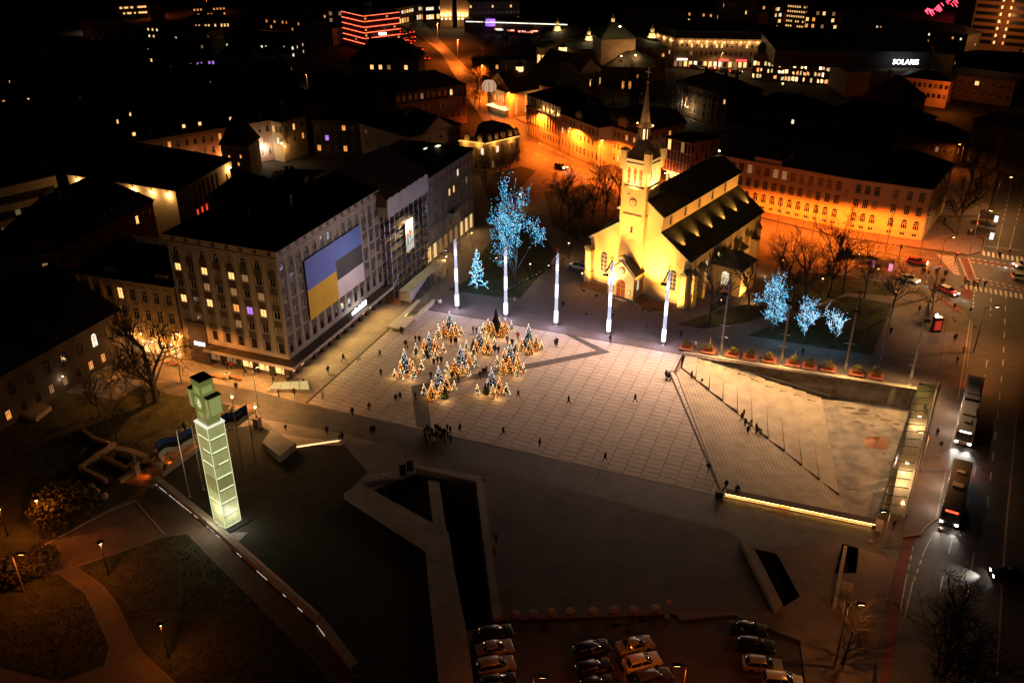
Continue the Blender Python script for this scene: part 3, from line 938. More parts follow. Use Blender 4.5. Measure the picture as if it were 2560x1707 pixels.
sf = thing('scaffolding', 'steel pole scaffolding with timber decks in front of the brick house', 'scaffolding', AB(-83.3,146.8))
po, dk, br = MB(), MB(), MB()
for i in range(9):
 b = 146.8 + i*2.05
 for a in (-82.9,-84.1): po.tube(AB(a,b,0), AB(a,b,19.6), 0.045, n=4)
 for k in range(10): po.tube(AB(-82.9,b,1.9*k+1.9), AB(-84.1,b,1.9*k+1.9), 0.035, n=4)
sb_ = []
for k in range(10):
 z = 1.9*k + 1.9
 for a in (-82.9,-84.1):
  for dz in (0.0,0.55,1.05): br.tube(AB(a,146.6,z+dz), AB(a,163.5,z+dz), 0.032, n=4)
 d_ = MB(); d_.prism([AB(-84.0,146.7),AB(-83.0,146.7),AB(-83.0,163.4),AB(-84.0,163.4)], z-0.06, z-0.01); d_.build('deck_board', mat('timber_deck', (0.3,0.17,0.07), 0.8, ns=2, na=0.3), sf)
 for i in range(0,8,2):
  b = 146.8 + (i + k%2)*2.05; po.tube(AB(-82.88,b,z-1.9), AB(-82.88,b+2.05,z), 0.03, n=4)
po.build('standards', steel, sf); br.build('rails', steel, sf)
nm = MB()
for k in range(9):
 z = 1.9*k+1.9
 nm.poly([AB(-84.35,146.7,z+0.05),AB(-84.35,163.4,z+0.05),AB(-84.35,163.4,z+0.9),AB(-84.35,146.7,z+0.9)])
nm.build('debris_net', mat('debris_net', (0.09,0.05,0.055), 0.9), sf)
ps = thing('lit_poster', 'white floodlit poster with a red and blue zigzag hung on the scaffolding', 'poster', AB(-82.6,152.6,9.6))
MB().prism([AB(-82.62,152.5),AB(-82.56,152.5),AB(-82.56,155.9),AB(-82.62,155.9)], 9.3, 15.8).build('sheet', mat('poster_white', (0.8,0.78,0.68), 0.7), ps)
def zig(pts, wd, col, nm_):
 m = mat('poster_'+nm_, col, 0.7); mb = MB()
 for (b0,z0),(b1,z1) in zip(pts[:-1],pts[1:]):
  mb.poly([AB(-82.54,b0,z0),AB(-82.54,b1,z1),AB(-82.54,b1,z1+wd),AB(-82.54,b0,z0+wd)])
 mb.build(nm_, m, ps)
zig([(153.1,12.6),(153.6,12.2),(154.1,13.2),(154.7,12.4),(155.1,13.0),(155.3,14.2)], 0.7, (0.6,0.05,0.08), 'red_zigzag')
zig([(153.1,10.9),(153.6,10.5)], 1.6, (0.05,0.3,0.5), 'blue_zigzag'); zig([(154.15,12.0),(154.7,11.4)], 0.9, (0.05,0.3,0.5), 'blue_zigzag')
zig([(154.2,10.5),(154.5,10.6)], 0.5, (0.25,0.3,0.55), 'small_mark'); zig([(154.7,10.7),(155.5,11.0)], 0.5, (0.25,0.3,0.55), 'small_mark')
lamp('poster_floodlight', 'SPOT', AB(-80.6,154.2,17.6), 900, (1.0,0.82,0.45), 0.1, sf, aim=AB(-82.9,154.0,13), spot=110, blend=0.9)
MB().tube(AB(-82.9,154.2,17.2),AB(-80.7,154.2,17.9),0.04,n=4).obox(AB(-80.6,154.2,17.75),(0.4,0.3,0.2),AZ).build('floodlight_arm', dsteel, sf)
# covered walkway along the scaffolding
wk = thing('site_walkway', 'sheet-roofed pedestrian walkway with rail fence beside the scaffolding', 'walkway', AB(-81,147.5))
rf_ = MB()
for k in range(3): rf_.prism([AB(-82.1+k*0.8,147.4),AB(-82.1+k*0.8+0.76,147.4),AB(-82.1+k*0.8+0.76,165),AB(-82.1+k*0.8,165)], 3.05, 3.13)
rf_.build('roof_sheet', mat('walkway_sheet', (0.45,0.40,0.3), 0.7, ns=0.4, na=0.15), wk)
MB().poly([AB(-79.65,147.4,3.1),AB(-79.65,155.5,3.1),AB(-79.6,152,2.2),AB(-79.6,147.4,0.9)]).poly([AB(-82.1,147.35,3.1),AB(-79.65,147.35,3.1),AB(-79.6,147.35,0.9),AB(-82.1,147.35,1.1)]).build('side_sheet', mat('thin_plastic', (0.4,0.36,0.35), 0.5), wk)
ps2 = MB()
for i in range(10):
 b = 147.5+i*1.94
 for a in (-82,-79.75): ps2.tube(AB(a,b,0),AB(a,b,3.05),0.04,n=4)
ps2.build('posts', steel, wk)
rl = MB()
for z in (0.5,0.95,1.4,1.85): rl.tube(AB(-79.7,152,z),AB(-79.7,165,z),0.03,n=4)
rl.build('rails', steel, wk)
fe = thing('orange_fence', 'orange lattice site fence below the scaffolding', 'fence', AB(-82.5,146.6))
fm_ = MB()
for k in range(3):
 a0, a1 = -84.4+k*0.9, -84.4+k*0.9+0.86
 for z in (0.1,0.6,1.1,1.75): fm_.tube(AB(a0,146.9,z),AB(a1,146.9,z),0.03,n=4)
 for a in (a0,(a0+a1)/2,a1): fm_.tube(AB(a,146.9,0),AB(a,146.9,1.8),0.03,n=4)
fm_.build('lattice', mat('orange_paint', (0.6,0.2,0.03), 0.6), fe)

greym = mat('grey_render', (0.20,0.17,0.155), 0.85, ns=0.4, na=0.2, bump=0.2, bs=3)
gh = thing('grey_house', 'long grey stone house with rows of white windows and a small balcony', 'building', AB(-85.2,166.3))
LG = 192.4-166.3
r = random.Random(12); wl = []
for i in range(11):
 u = LG/11*(i+0.5)
 for k, (z, h) in enumerate(((15.7,1.7),(12.5,1.7),(9.5,1.7))):
  st = {(0,1):'m',(5,1):'w',(6,1):'w',(9,1):'m',(7,0):'c',(4,0):'b'}.get((i,k), 'b' if r.random()<0.45 else 'd')
  wl.append((u, z, 1.05, h, 'r', st, 1, 0))
 wl.append((u, 5.6, 1.15, 2.4, 'a', 'd' if r.random()<0.6 else 'b', 1, 1))
 wl.append((u+0.0, 18.15, 1.0, 1.15, 'r', 'b' if i%2 else 'd', 1, 0))
facade(gh, AB(-85.2,166.3), AB(-85.2,192.4), 4.4, 20, wl, greym)
facade(gh, AB(-85.2,192.4), AB(-104,192.4), 0, 20, rowcol(18.8, 7, [(z,1.7) for z in (5.6,9.5,12.5,15.7)], 1.05, 0.05, seed=4), greym, fine=False)
facade(gh, AB(-104,192.4), AB(-104,166.3), 0, 20, [], greym)
roof(gh, [AB(-85.2,166.3),AB(-85.2,192.4),AB(-104,192.4),AB(-104,166.3)], 20, 23.2, tinm, 'hip', 0.5)
c_ = MB()
for z0_, z1_, e in ((17.75,17.95,0.12),(19.65,19.95,0.35),(8.7,8.85,0.1),(4.4,4.6,0.15)): c_.prism([AB(-85.196,166.3),AB(-85.2+e,166.3),AB(-85.2+e,192.4),AB(-85.196,192.4)], z0_, z1_)
c_.build('cornice', greym, gh)
gb = MB(); gp = MB()
shopb = emis('shop_window_pale', (1.0,0.66,0.26), 0.9)
for i in range(9):
 b0 = 166.5 + i*2.88
 gb.prism([AB(-85.9,b0),AB(-85.2,b0),AB(-85.2,b0+0.6),AB(-85.9,b0+0.6)], 0, 4.4)
 MB().poly([AB(-85.6,b0+0.6,0.5),AB(-85.6,b0+2.88,0.5),AB(-85.6,b0+2.88,3.9),AB(-85.6,b0+0.6,3.9)]).build('shop_window', shopb if i in (0,1,6,7,8) else dimshop, gh)
gb.build('pier', mat('yellow_stone', (0.34,0.26,0.15), 0.8), gh)
bal = MB(); bal.prism([AB(-85.2,177.2),AB(-83.4,177.2),AB(-83.4,181.0),AB(-85.2,181.0)], 8.0, 8.3)
bal.prism([AB(-83.5,177.2),AB(-83.4,177.2),AB(-83.4,181.0),AB(-83.5,181.0)], 8.3, 9.2); bal.prism([AB(-85.2,177.2),AB(-83.5,177.2),AB(-83.5,177.3),AB(-85.2,177.3)], 8.3, 9.2)
for b in (177.5,180.7): bal.prism([AB(-83.9,b-0.25),AB(-83.5,b-0.25),AB(-83.5,b+0.25),AB(-83.9,b+0.25)], 0, 8.0)
bal.build('balcony', mat('pale_stone_grey', (0.3,0.27,0.25), 0.8), gh)
for (a,b) in ((-92,181),(-90,184)):
 MB().obox(AB(a,b,22.2),(1.4,0.9,0.15),AZ+math.pi/2).build('lit_skylight', LITC, gh)
for b in (169,174,184,189): lamp('shop_lamp', 'SPOT', AB(-84.6,b,4.0), 160, (1.0,0.62,0.22), 0.1, gh, aim=AB(-81.5,b,0), spot=150, blend=0.8)
# sloping entrance slab of the underground car park stair
en = thing('stair_entrance', 'low sloping concrete slab roofing a lit stair down beneath the square', 'entrance', AB(-77.3,143))
MB().add([AB(-78.95,136.2,0.85),AB(-75.6,136.4,0.85),AB(-75.6,141.5,0.85),AB(-78.95,141.5,0.85),AB(-78.95,136.2,0.6),AB(-75.6,136.4,0.6),AB(-75.6,141.5,0.6),AB(-78.95,141.5,0.6)],
  [(0,1,2,3),(7,6,5,4),(0,4,5,1),(1,5,6,2),(2,6,7,3),(3,7,4,0)]).build('slab', mat('pale_concrete', (0.46,0.42,0.34), 0.8, ns=0.5, na=0.12), en)
MB().prism([AB(-78.95,141.5),AB(-77.9,141.5),AB(-78.3,149.3),AB(-78.95,149.3)], 0.6, 0.84).build('side_slab', mat('pale_concrete', (0.46,0.42,0.34)), en)
MB().prism([AB(-76.1,141.5),AB(-75.6,141.5),AB(-75.7,150.5),AB(-76.2,150.5)], 0.0, 0.85).build('parapet', mat('pale_concrete', (0.46,0.42,0.34)), en)
MB().prism([AB(-78.6,137.2),AB(-76.0,137.2),AB(-76.0,141.4),AB(-78.6,141.4)], 0.045, 0.6).build('plinth', concm, en)
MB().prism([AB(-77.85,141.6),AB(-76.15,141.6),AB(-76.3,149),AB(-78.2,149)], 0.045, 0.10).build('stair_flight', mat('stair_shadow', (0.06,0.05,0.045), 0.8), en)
for i in range(12):
 b = 142+i*0.55; MB().prism([AB(-77.8,b),AB(-76.2,b),AB(-76.2,b+0.3),AB(-77.8,b+0.3)], 0.1, 0.12+i*0.02).build('step', concm, en)
lamp('stair_lamp', 'POINT', AB(-77.1,142.3,0.5), 25, (1.0,0.8,0.3), 0.1, en)
bin_ = thing('litter_bin', 'white cylindrical litter bin beside the sloping stair slab', 'bin', AB(-74.6,150.5))
MB().lathe([(0.35,0.3),(0.4,0.35),(0.4,1.1),(0.36,1.15)], bin_.location, 12).build('bin_body', white, bin_)
MB().lathe([(0.3,1.151),(0.3,1.17)], bin_.location, 12).build('opening', blackm, bin_)
MB().tube(bin_.location+Vector((-0.5,0,0)), bin_.location+Vector((-0.5,0,2.2)), 0.05).lathe([(0.3,0),(0.3,0.08)], bin_.location+Vector((-0.5,0,0)),10).build('post', steel, bin_)
MB().box(-0.09,0.09,-0.2,0.2,-0.3,0.3).build('arm', steel, bin_, local=True).location = (-0.3,0,0.35)

# ================================================================ sunken amphitheatre right of the square
am = thing('amphitheatre', 'sunken concrete amphitheatre with broad steps and a paved ramp beside the square', 'amphitheatre', G(1900,1050))
def r2(x, y, z=0.0): return G(1660 + x/3.074, 820 + y/3.074, z)
STEP = 0.4
tops = [(150,228),(243,250),(347,270),(449,300),(553,335),(657,370),(764,430),(872,465),(978,495),(1085,530),(1200,575)]
bots = [(140,302),(240,380),(343,465),(447,550),(560,638),(673,745),(797,840),(922,935),(1055,1045),(1190,1155),(1345,1275)]
stepm = mat('step_concrete', (0.36,0.30,0.22), 0.85, ns=0.45, na=0.22, bump=0.2, bs=5)
T = [r2(*tops[k], -STEP*max(0,k-0.5)) for k in range(11)]
Bt = [r2(*bots[k], -STEP*max(0,k-0.5)) for k in range(11)]
K0 = G(1702.5,917); T0 = G(1704,887)
wallTopL, wallTopR = G(1707,883), G(2293,974.5)
def back(p, d=3.0):
 return p + (BX*d)
for k in range(10):
 z = -STEP*k if k else -0.02
 MB().prism([back(T[k],1.6), back(T[k+1],1.6), Bt[k+1], Bt[k]], -5.2, z - 0.02).build('terrace_step', stepm, am)
 if k: MB().tube(Vector((T[k].x,T[k].y,z+.06)), Vector((Bt[k].x,Bt[k].y,z+.06)), .2, n=4).build('step_shadow_line', blackm, am)  # black bar stands in for the shadow each step casts on the next tread
 if k:
  for j in (0, 1):
   a, b = T[k].lerp(T[k+1], 0.02+0.36*j), T[k].lerp(T[k+1], 0.36+0.36*j)
   a.z = b.z = 0
   MB().prism([a+BX*1.6, b+BX*1.6, b-BX*0.3, a-BX*0.3], z-0.1, z + STEP*(0.3-0.15*j)).build('stair_block', stepm, am)
FL = -STEP*10
flo = [T[10]+BX*1.8, G(2276,1026,FL)+BX*2.0, G(2205,1301,FL)+AX*1.0, r2(1430,1452,FL), r2(1600,1540,FL)-BX*4, r2(1345,1275,FL)-BX*3-AX*1.0, Bt[10]]
MB().prism([T[10]+BX*1.8, G(2276,1026,FL)+BX*2.0+AX*2, G(2184,1301,FL)+AX*2-BX*2, r2(1300,1500,FL)-BX*3, r2(1300,1275,FL)-AX*4-BX*2, Bt[10]-AX*0.1], -5.2, FL-0.02).build('floor', wetcon, am)
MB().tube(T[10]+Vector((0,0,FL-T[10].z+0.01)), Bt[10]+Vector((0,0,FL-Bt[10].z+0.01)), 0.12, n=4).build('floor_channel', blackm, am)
# ramp of planks
M0, N0, Q0 = G(1691.6,932.4), G(1806,1232), G(2096,1233,FL)
E0 = r2(1430,1455,FL)
rampm = mat('ramp_plank_slab', (0.36,0.30,0.235), 0.8, ns=0.5, na=0.2)
u_ = (Q0-M0); v_ = (N0-M0)
nrm = u_.cross(v_).normalized()
if nrm.z < 0: nrm = -nrm
def rz(p): return M0.z - (nrm.x*(p.x-M0.x) + nrm.y*(p.y-M0.y))/nrm.z
ramp = MB().prism([K0, M0, N0-BX*0.6, E0-BX*0.8, Q0], -5.3, [rz(K0)-0.06, -0.06, rz(N0-BX*0.6)-0.06, rz(E0-BX*0.8)-0.06, rz(Q0)-0.06]).build('ramp', mat('joint_grit', (0.11,0.09,0.08)), am)
# the paving strips run along the square's edge
d_ = (N0-M0); d_.z = 0; d_.normalize(); n_ = Vector((-d_.y, d_.x, 0)) * -1
if (Q0-M0).dot(n_) < 0: n_ = -n_
poly = [K0, M0, N0-BX*0.5, E0-BX*0.7, Q0]
w_ = 0.62; i = 0
loc2 = [((p-M0).dot(d_), (p-M0).dot(n_)) for p in poly]
maxv = max(q[1] for q in loc2)
while i*w_ < maxv and i < 60:
 v0, v1 = i*w_+0.025, (i+1)*w_-0.025
 c = clip(loc2, lambda p: p[1]-v0)
 c = clip(c, lambda p: v1-p[1]) if len(c) > 2 else []
 if len(c) > 2:
  s0, s1 = min(p[0] for p in c), max(p[0] for p in c)
  s = s0 - (i%3)*1.3
  while s < s1:
   c2 = clip(c, lambda p: p[0]-s-0.02)
   c2 = clip(c2, lambda p: s+3.9-0.02-p[0]) if len(c2) > 2 else []
   if len(c2) > 2:
    pts = [M0 + d_*p[0] + n_*p[1] for p in c2]
    MB().prism(pts, [rz(p)-0.07 for p in pts], [rz(p) for p in pts]).build('paving_plank', rampm, ramp)
   s += 3.9
 i += 1
# retaining wall, coping, rail
wallm = mat('stained_retaining_wall', (0.26,0.22,0.17), 0.85, ns=0.4, na=0.55, bump=0.4, bs=3)
wl_, wr_ = wallTopL, wallTopR
NP = 9
for k in range(NP):
 a, b = wl_.lerp(wr_, k/NP), wl_.lerp(wr_, (k+1)/NP)
 dd = (b-a).normalized()
 MB().prism([a+dd*0.02, b-dd*0.02, b-dd*0.02+BX*0.5, a+dd*0.02+BX*0.5], -5.2, -0.05).build('wall_panel', wallm, am)
MB().prism([wl_-BX*0.15, wr_-BX*0.15, wr_+BX*0.75, wl_+BX*0.75], -0.05, 0.16).build('coping', mat('coping_stone', (0.30,0.26,0.2), 0.8, ns=0.5, na=0.2), am)
rl = MB(); a, b = r2(300,228,0.9), r2(1280,522,-2.7)
rl.tube(a, b, 0.05, n=6)
for k in range(9):
 p = a.lerp(b, k/8); rl.tube(p, p+Vector((0,0,-0.95)), 0.03, n=4)
rl.build('handrail', steel, am)
# low parapet with a light strip along the near side
LA, LB = G(1812,1240), G(2190,1318)
dd = (LB-LA).normalized(); nn = Vector((dd.y,-dd.x,0))
if nn.y > 0: nn = -nn
lw = thing('lit_parapet', 'long low parapet wall with a golden light strip under its lip', 'wall', LA)
MB().prism([LA-nn*1.05, LB-nn*1.05, LB-nn*0.12, LA-nn*0.12], -5.2, 0.5).build('wall', concm, lw)
MB().prism([LA-nn*1.1, LB-nn*1.1, LB+nn*0.10, LA+nn*0.10], 0.5, 0.62).build('seat_slab', mat('dark_seat', (0.09,0.06,0.05), 0.7), lw)
strip_m = emis('light_strip', (1.0,0.5,0.12), 34.0, sample=True)
dead = [(0.43,0.47)]
ls = MB()
for t0, t1 in ((0.0,0.2),(0.205,0.36),(0.37,0.62),(0.63,0.995)):
 p, q = LA.lerp(LB,t0), LA.lerp(LB,t1)
 ls.prism([p-nn*0.115, q-nn*0.115, q-nn*0.02, p-nn*0.02], 0.38, 0.44)
ls.build('light_strip', strip_m, lw)
strip_o = emis('light_strip_orange', (1.0,0.28,0.03), 24.0, sample=True)
ls2 = MB()
for t0, t1 in ((0.2,0.205),(0.36,0.44),(0.62,0.63)):
 p, q = LA.lerp(LB,t0), LA.lerp(LB,t1)
 ls2.prism([p-nn*0.1, q-nn*0.1, q-nn*0.02, p-nn*0.02], 0.37, 0.43)
ls2.build('orange_strip', strip_o, lw)
MB().prism([LA-nn*0.118, LB-nn*0.118, LB+nn*0.25, LA+nn*0.25], 0.006, 0.12).build('plinth', concm, lw)
MB().obox(G(2195,1322),(0.9,1.0,1.3),AZ).build('end_block', mat('pale_block', (0.5,0.4,0.3), 0.7), lw)
pb = thing('sign_stand', 'small dark box on a post where the square meets the lit parapet', 'stand', G(1800,1240))
MB().obox(G(1797,1243,0),(0.9,0.7,1.1),AZ+0.5).build('box', dsteel, pb)
MB().tube(G(1806,1240),G(1806,1240)+Vector((0,0,1.6)),0.12).build('post', dsteel, pb)
# copper plate in the floor
pl = thing('copper_plate', 'rust-red octagonal plate with a ring on the amphitheatre floor', 'plate', r2(1632,884,FL-0.02))
pts = [(1536,860),(1560,832),(1690,838),(1728,875),(1722,928),(1690,936),(1590,925),(1548,905)]
P3 = [r2(x,y,FL-0.02) for x, y in pts]
ap = r2(1638,846,FL-0.02)+Vector((0,0,0.75)); ap = r2(1638,858,FL+0.5)
mb = MB()
for i in range(8): mb.add([P3[i], P3[(i+1)%8], ap], [(0,1,2)])
o = mb.build('plate_face', mat('rusty_copper', (0.22,0.085,0.045), 0.5, metal=0.3, ns=0.8, na=0.25), pl)
if o.data.polygons[0].normal.z < 0: o.data.flip_normals()
rg = MB()
for i in range(10):
 a0, a1 = 2*math.pi*i/10, 2*math.pi*(i+1)/10
 rg.tube(ap+Vector((0.3*math.cos(a0),0,0.3+0.3*math.sin(a0))), ap+Vector((0.3*math.cos(a1),0,0.3+0.3*math.sin(a1))), 0.06, n=5)
rg.build('ring', dsteel, pl)
# stains on the floor
st = MB(); r = random.Random(5)
for (x, y, w_, h_) in ((1420,612,60,10),(1530,630,50,18),(1640,672,30,8),(1500,655,70,9),(1700,705,60,7),(1790,735,40,8),(1480,722,40,7),(1600,747,25,7),(1770,775,22,9),(1690,965,14,12),(1440,1235,60,8)):
 n = 10; c = []
 for i in range(n):
  a = 2*math.pi*i/n; k = r.uniform(0.6,1.1); c.append(r2(x+w_*k*math.cos(a), y+h_*k*math.sin(a)+0.12*w_*k*math.cos(a), FL))
 st.prism(c, FL-0.05, FL-0.012)
st.build('damp_stain', mat('damp_stain', (0.09,0.06,0.045), 0.6), am)

# ---------------------------------------------------------------- glass roof over the underpass
gr_ = thing('glass_roof', 'long glazed roof on dark beams over the underpass beside the road', 'roof', G(2270,1120))
q = [G(2296,962,0.5), G(2341,962,0.5), G(2262,1289,0.5), G(2199,1279,0.5)]
gl = glass('roof_glass', (0.10,0.11,0.06), 0.38)
NB = 17
for k in range(NB):
 t0, t1 = k/NB+0.003, (k+1)/NB-0.003
 MB().add([q[0].lerp(q[3],t0),q[1].lerp(q[2],t0),q[1].lerp(q[2],t1),q[0].lerp(q[3],t1)], [(3,2,1,0)]).build('glass_pane', gl, gr_)
for k in range(NB+1):
 t = k/NB; MB().tube(q[0].lerp(q[3],t)-Vector((0,0,.08)), q[1].lerp(q[2],t).lerp(q[0].lerp(q[3],t),0.12)-Vector((0,0,.08)), 0.09, n=4).build('beam', dsteel, gr_)
eb = MB()
eb.tube(q[0]-Vector((0,0,.1)), q[3]-Vector((0,0,.1)), 0.1, n=4)
for a_, b_ in ((0.25,0.55),(0.6,0.95)): eb.tube(q[1].lerp(q[2],a_)-Vector((0,0,.05)).lerp(Vector((0,0,.05)),0), q[1].lerp(q[2],b_)-Vector((0,0,.05)), 0.04, n=4)
eb.build('edge_beam', dsteel, gr_)
fw0, fw1 = G(2276,1022,FL), G(2184,1301,FL)
gw2 = glass('front_glass', (0.02,0.022,0.04), 0.92, 0.15)
up0, up1 = q[0]-Vector((0,0,.2)), q[3]-Vector((0,0,.2))
for k in range(12):
 t0, t1 = k/12+0.004, (k+1)/12-0.004
 MB().add([fw0.lerp(fw1,t0), fw0.lerp(fw1,t1), up0.lerp(up1,t1), up0.lerp(up1,t0)], [(0,1,2,3)]).build('front_pane', gw2, gr_)
tb = MB()
for k in range(16):
 t = k/16; tb.tube(fw0.lerp(fw1,t)+Vector((-.1,0,0)), up0.lerp(up1,min(1,t+0.04))+Vector((-.1,0,0)), 0.03, n=4)
tb.build('brace', steel, gr_)
MB().prism([G(2290,968,-2.4)+AX*0.2, G(2352,968,-2.4), G(2275,1299,-2.4), G(2200,1290,-2.4)+AX*1.0], -2.7, -2.5).build('walkway_floor', mat('underpass_floor', (0.28,0.24,0.18), 0.7), gr_)
MB().prism([G(2343,960), G(2346,960), G(2267,1292), G(2264,1292)], -3, 0.45).build('side_wall', concm, gr_)
wlp = emis('underpass_light', (1.0,0.75,0.35), 5.0)
for (x, y, e_) in ((2299,1043,260),(2268,1158,200),(2258,1183,200)):
 p = G(x, y, -0.6)
 MB().obox(p,(0.5,0.5,0.15),AZ).build('underpass_lamp', wlp, gr_)
 lamp('underpass_light', 'POINT', p-Vector((0,0,.5)), e_, (1.0,0.66,0.3), 0.15, gr_)

# ================================================================ victory column
cx_ = Vector((-38.9, 98.55, 0.0)); CA = R(-41)
vc = thing('victory_column', 'glowing pale-green glass column crowned by a large cross', 'monument', cx_)
cX, cY = Vector((math.cos(CA),math.sin(CA),0)), Vector((-math.sin(CA),math.cos(CA),0))
def cl(x, y, z): return cx_ + cX*x + cY*y + Vector((0,0,z))
glo = emis('backlit_glass_panel', (0.66,0.68,0.25), 0.42, sample=True, base=(0.3,0.3,0.2))
glo2 = emis('backlit_glass_panel_dim', (0.62,0.56,0.18), 0.28, sample=True, base=(0.3,0.3,0.2))
tubem = emis('column_light_tube', (0.95,1.0,0.62), 1.25)
edgem = emis('column_edge_light', (0.9,0.95,0.55), 0.9)
hx, hy, HC = 1.38, 1.22, 16.2
core = MB()
core.prism([cl(-hx+.12,-hy+.12,0),cl(hx-.12,-hy+.12,0),cl(hx-.12,hy-.12,0),cl(-hx+.12,hy-.12,0)], 0.0, HC)
core.build('core', mat('column_core', (0.3,0.3,0.2), 0.6), vc)
NT = 8; th = HC/NT
faces = [((-hx,-hy),(hx,-hy)),((hx,-hy),(hx,hy)),((hx,hy),(-hx,hy)),((-hx,hy),(-hx,-hy))]
r = random.Random(8)
for fi, (a, b) in enumerate(faces):
 for k in range(NT):
  pm_ = glo2 if (fi, k) in ((0,3),(0,1),(1,3)) else glo
  for j in (0, 1):
   f0, f1 = 0.01+0.495*j, 0.49+0.495*j
   p = (a[0]+(b[0]-a[0])*f0, a[1]+(b[1]-a[1])*f0); q_ = (a[0]+(b[0]-a[0])*f1, a[1]+(b[1]-a[1])*f1)
   MB().add([cl(*p,k*th+0.05),cl(*q_,k*th+0.05),cl(*q_,(k+1)*th-0.05),cl(*p,(k+1)*th-0.05)], [(0,1,2,3)]).build('glass_panel', pm_, vc)
  tb = MB()
  n = Vector((b[1]-a[1], -(b[0]-a[0]), 0)).normalized()
  t0, t1 = (0.08,0.94) if r.random() < 0.7 else (0.3,0.9)
  if (fi, k) in ((0,3),(0,4)): continue
  z = k*th + 0.16
  p = cl(a[0]+(b[0]-a[0])*t0+n.x*.02, a[1]+(b[1]-a[1])*t0+n.y*.02, z); q_ = cl(a[0]+(b[0]-a[0])*t1+n.x*.02, a[1]+(b[1]-a[1])*t1+n.y*.02, z)
  tb.add([p, q_, q_+Vector((0,0,.17)), p+Vector((0,0,.17))], [(0,1,2,3)])
  tb.build('light_tube', tubem, vc)
ed = MB()
for x, y in ((-hx,-hy),(hx,-hy),(hx,hy)): ed.tube(cl(x,y,0.1), cl(x,y,HC), 0.05, n=4)
ed.build('edge_light', edgem, vc)
MB().prism([cl(-hx-.12,-hy-.12,0),cl(hx+.12,-hy-.12,0),cl(hx+.12,hy+.12,0),cl(-hx-.12,hy+.12,0)], HC, HC+0.16).build('cornice', emis('column_cornice_light', (1.0,0.95,0.75), 0.9), vc)
joint = mat('panel_joint', (0.12,0.11,0.05), 0.6)
jb = MB()
for a, b in faces[:2]:
 n = Vector((b[1]-a[1], -(b[0]-a[0]), 0)).normalized()
 for k in range(NT):
  for f in (0.28,0.6):
   x, y = a[0]+(b[0]-a[0])*f+n.x*.03, a[1]+(b[1]-a[1])*f+n.y*.03
   for dz in (0.75,0.82): jb.lathe([(0.035,0),(0.035,0.05)], cl(x,y,k*th+dz*0.5+0.4), 5)
jb.build('fixing_bolt', joint, vc)
outl = [(-1.2,16.36),(1.2,16.36),(1.2,17.0),(0.85,17.12),(0.78,18.55),(1.45,18.45),(1.55,18.1),(2.3,18.1),(2.3,20.75),(1.55,20.75),(1.45,20.4),(0.78,20.35),(0.85,21.95),(1.05,22.1),(1.05,22.7),
  (-1.05,22.7),(-1.05,22.1),(-0.85,21.95),(-0.78,20.35),(-1.45,20.4),(-1.55,20.75),(-2.3,20.75),(-2.3,18.1),(-1.55,18.1),(-1.45,18.45),(-0.78,18.55),(-0.85,17.12),(-1.2,17.0)]
crm = emis('cross_glass', (0.42,0.48,0.12), 0.26, sample=True, base=(0.3,0.3,0.15))
n = len(outl); D = 0.92
bm = bmesh.new()
fv = [bm.verts.new(cl(x,-D,z)-cx_) for x, z in outl]; bv = [bm.verts.new(cl(x,D,z)-cx_) for x, z in outl]
ff = bm.faces.new(fv); bf = bm.faces.new(list(reversed(bv)))
for i in range(n): bm.faces.new([fv[i], bv[i], bv[(i+1)%n], fv[(i+1)%n]])
bmesh.ops.triangulate(bm, faces=[ff, bf]); bmesh.ops.recalc_face_normals(bm, faces=bm.faces)
me = bpy.data.meshes.new('cross'); bm.to_mesh(me); bm.free(); me.materials.append(crm)
cross = link('cross', me, vc)
crb = emis('cross_lit_panel', (0.60,0.66,0.2), 0.40, base=(0.3,0.3,0.15))
def cpan(x0, x1, z0, z1, y=-D-0.03): MB().add([cl(x0,y,z0),cl(x1,y,z0),cl(x1,y,z1),cl(x0,y,z1)],[(0,1,2,3)]).build('lit_panel', crb, cross)
for b_ in ((-0.65,0.65,20.75,21.85),(-0.65,0.65,17.3,18.2),(1.6,2.2,18.3,20.55),(-2.2,-1.6,18.3,20.55)): cpan(*b_)
def spn(x, y0, y1, z0, z1): MB().add([cl(x,y0,z0),cl(x,y1,z0),cl(x,y1,z1),cl(x,y0,z1)],[(0,1,2,3)]).build('lit_panel', crb, cross)
spn(2.33,-0.8,0.8,18.25,20.6); spn(0.92,-0.75,0.75,20.9,21.8); spn(0.9,-0.75,0.75,17.3,18.4)
rg = MB();
for i in range(24):
 a0, a1 = 2*math.pi*i/24, 2*math.pi*(i+1)/24
 P_ = lambda rr, a, y: cl(rr*math.cos(a), y, 19.43+rr*math.sin(a))
 rg.add([P_(1.2,a0,-D-.12),P_(1.2,a1,-D-.12),P_(0.95,a1,-D-.12),P_(0.95,a0,-D-.12),P_(1.2,a0,-D),P_(1.2,a1,-D),P_(.95,a1,-D),P_(.95,a0,-D)], [(0,1,2,3),(4,5,1,0),(3,2,6,7)])
rg.build('ring', crm, cross)
MB().add([cl(0.93*math.cos(2*math.pi*i/20),-D-.02,19.43+0.93*math.sin(2*math.pi*i/20)) for i in range(20)],[tuple(range(20))]).build('medallion', crb, cross)
em = MB();
em.tube(cl(-.05,-D-.04,18.9),cl(.05,-D-.04,20.0),0.09,n=5).tube(cl(-.3,-D-.04,19.3),cl(.3,-D-.04,19.7),0.08,n=5).tube(cl(.15,-D-.04,18.8),cl(.35,-D-.04,19.4),0.06,n=5)
em.build('emblem', edgem, cross)
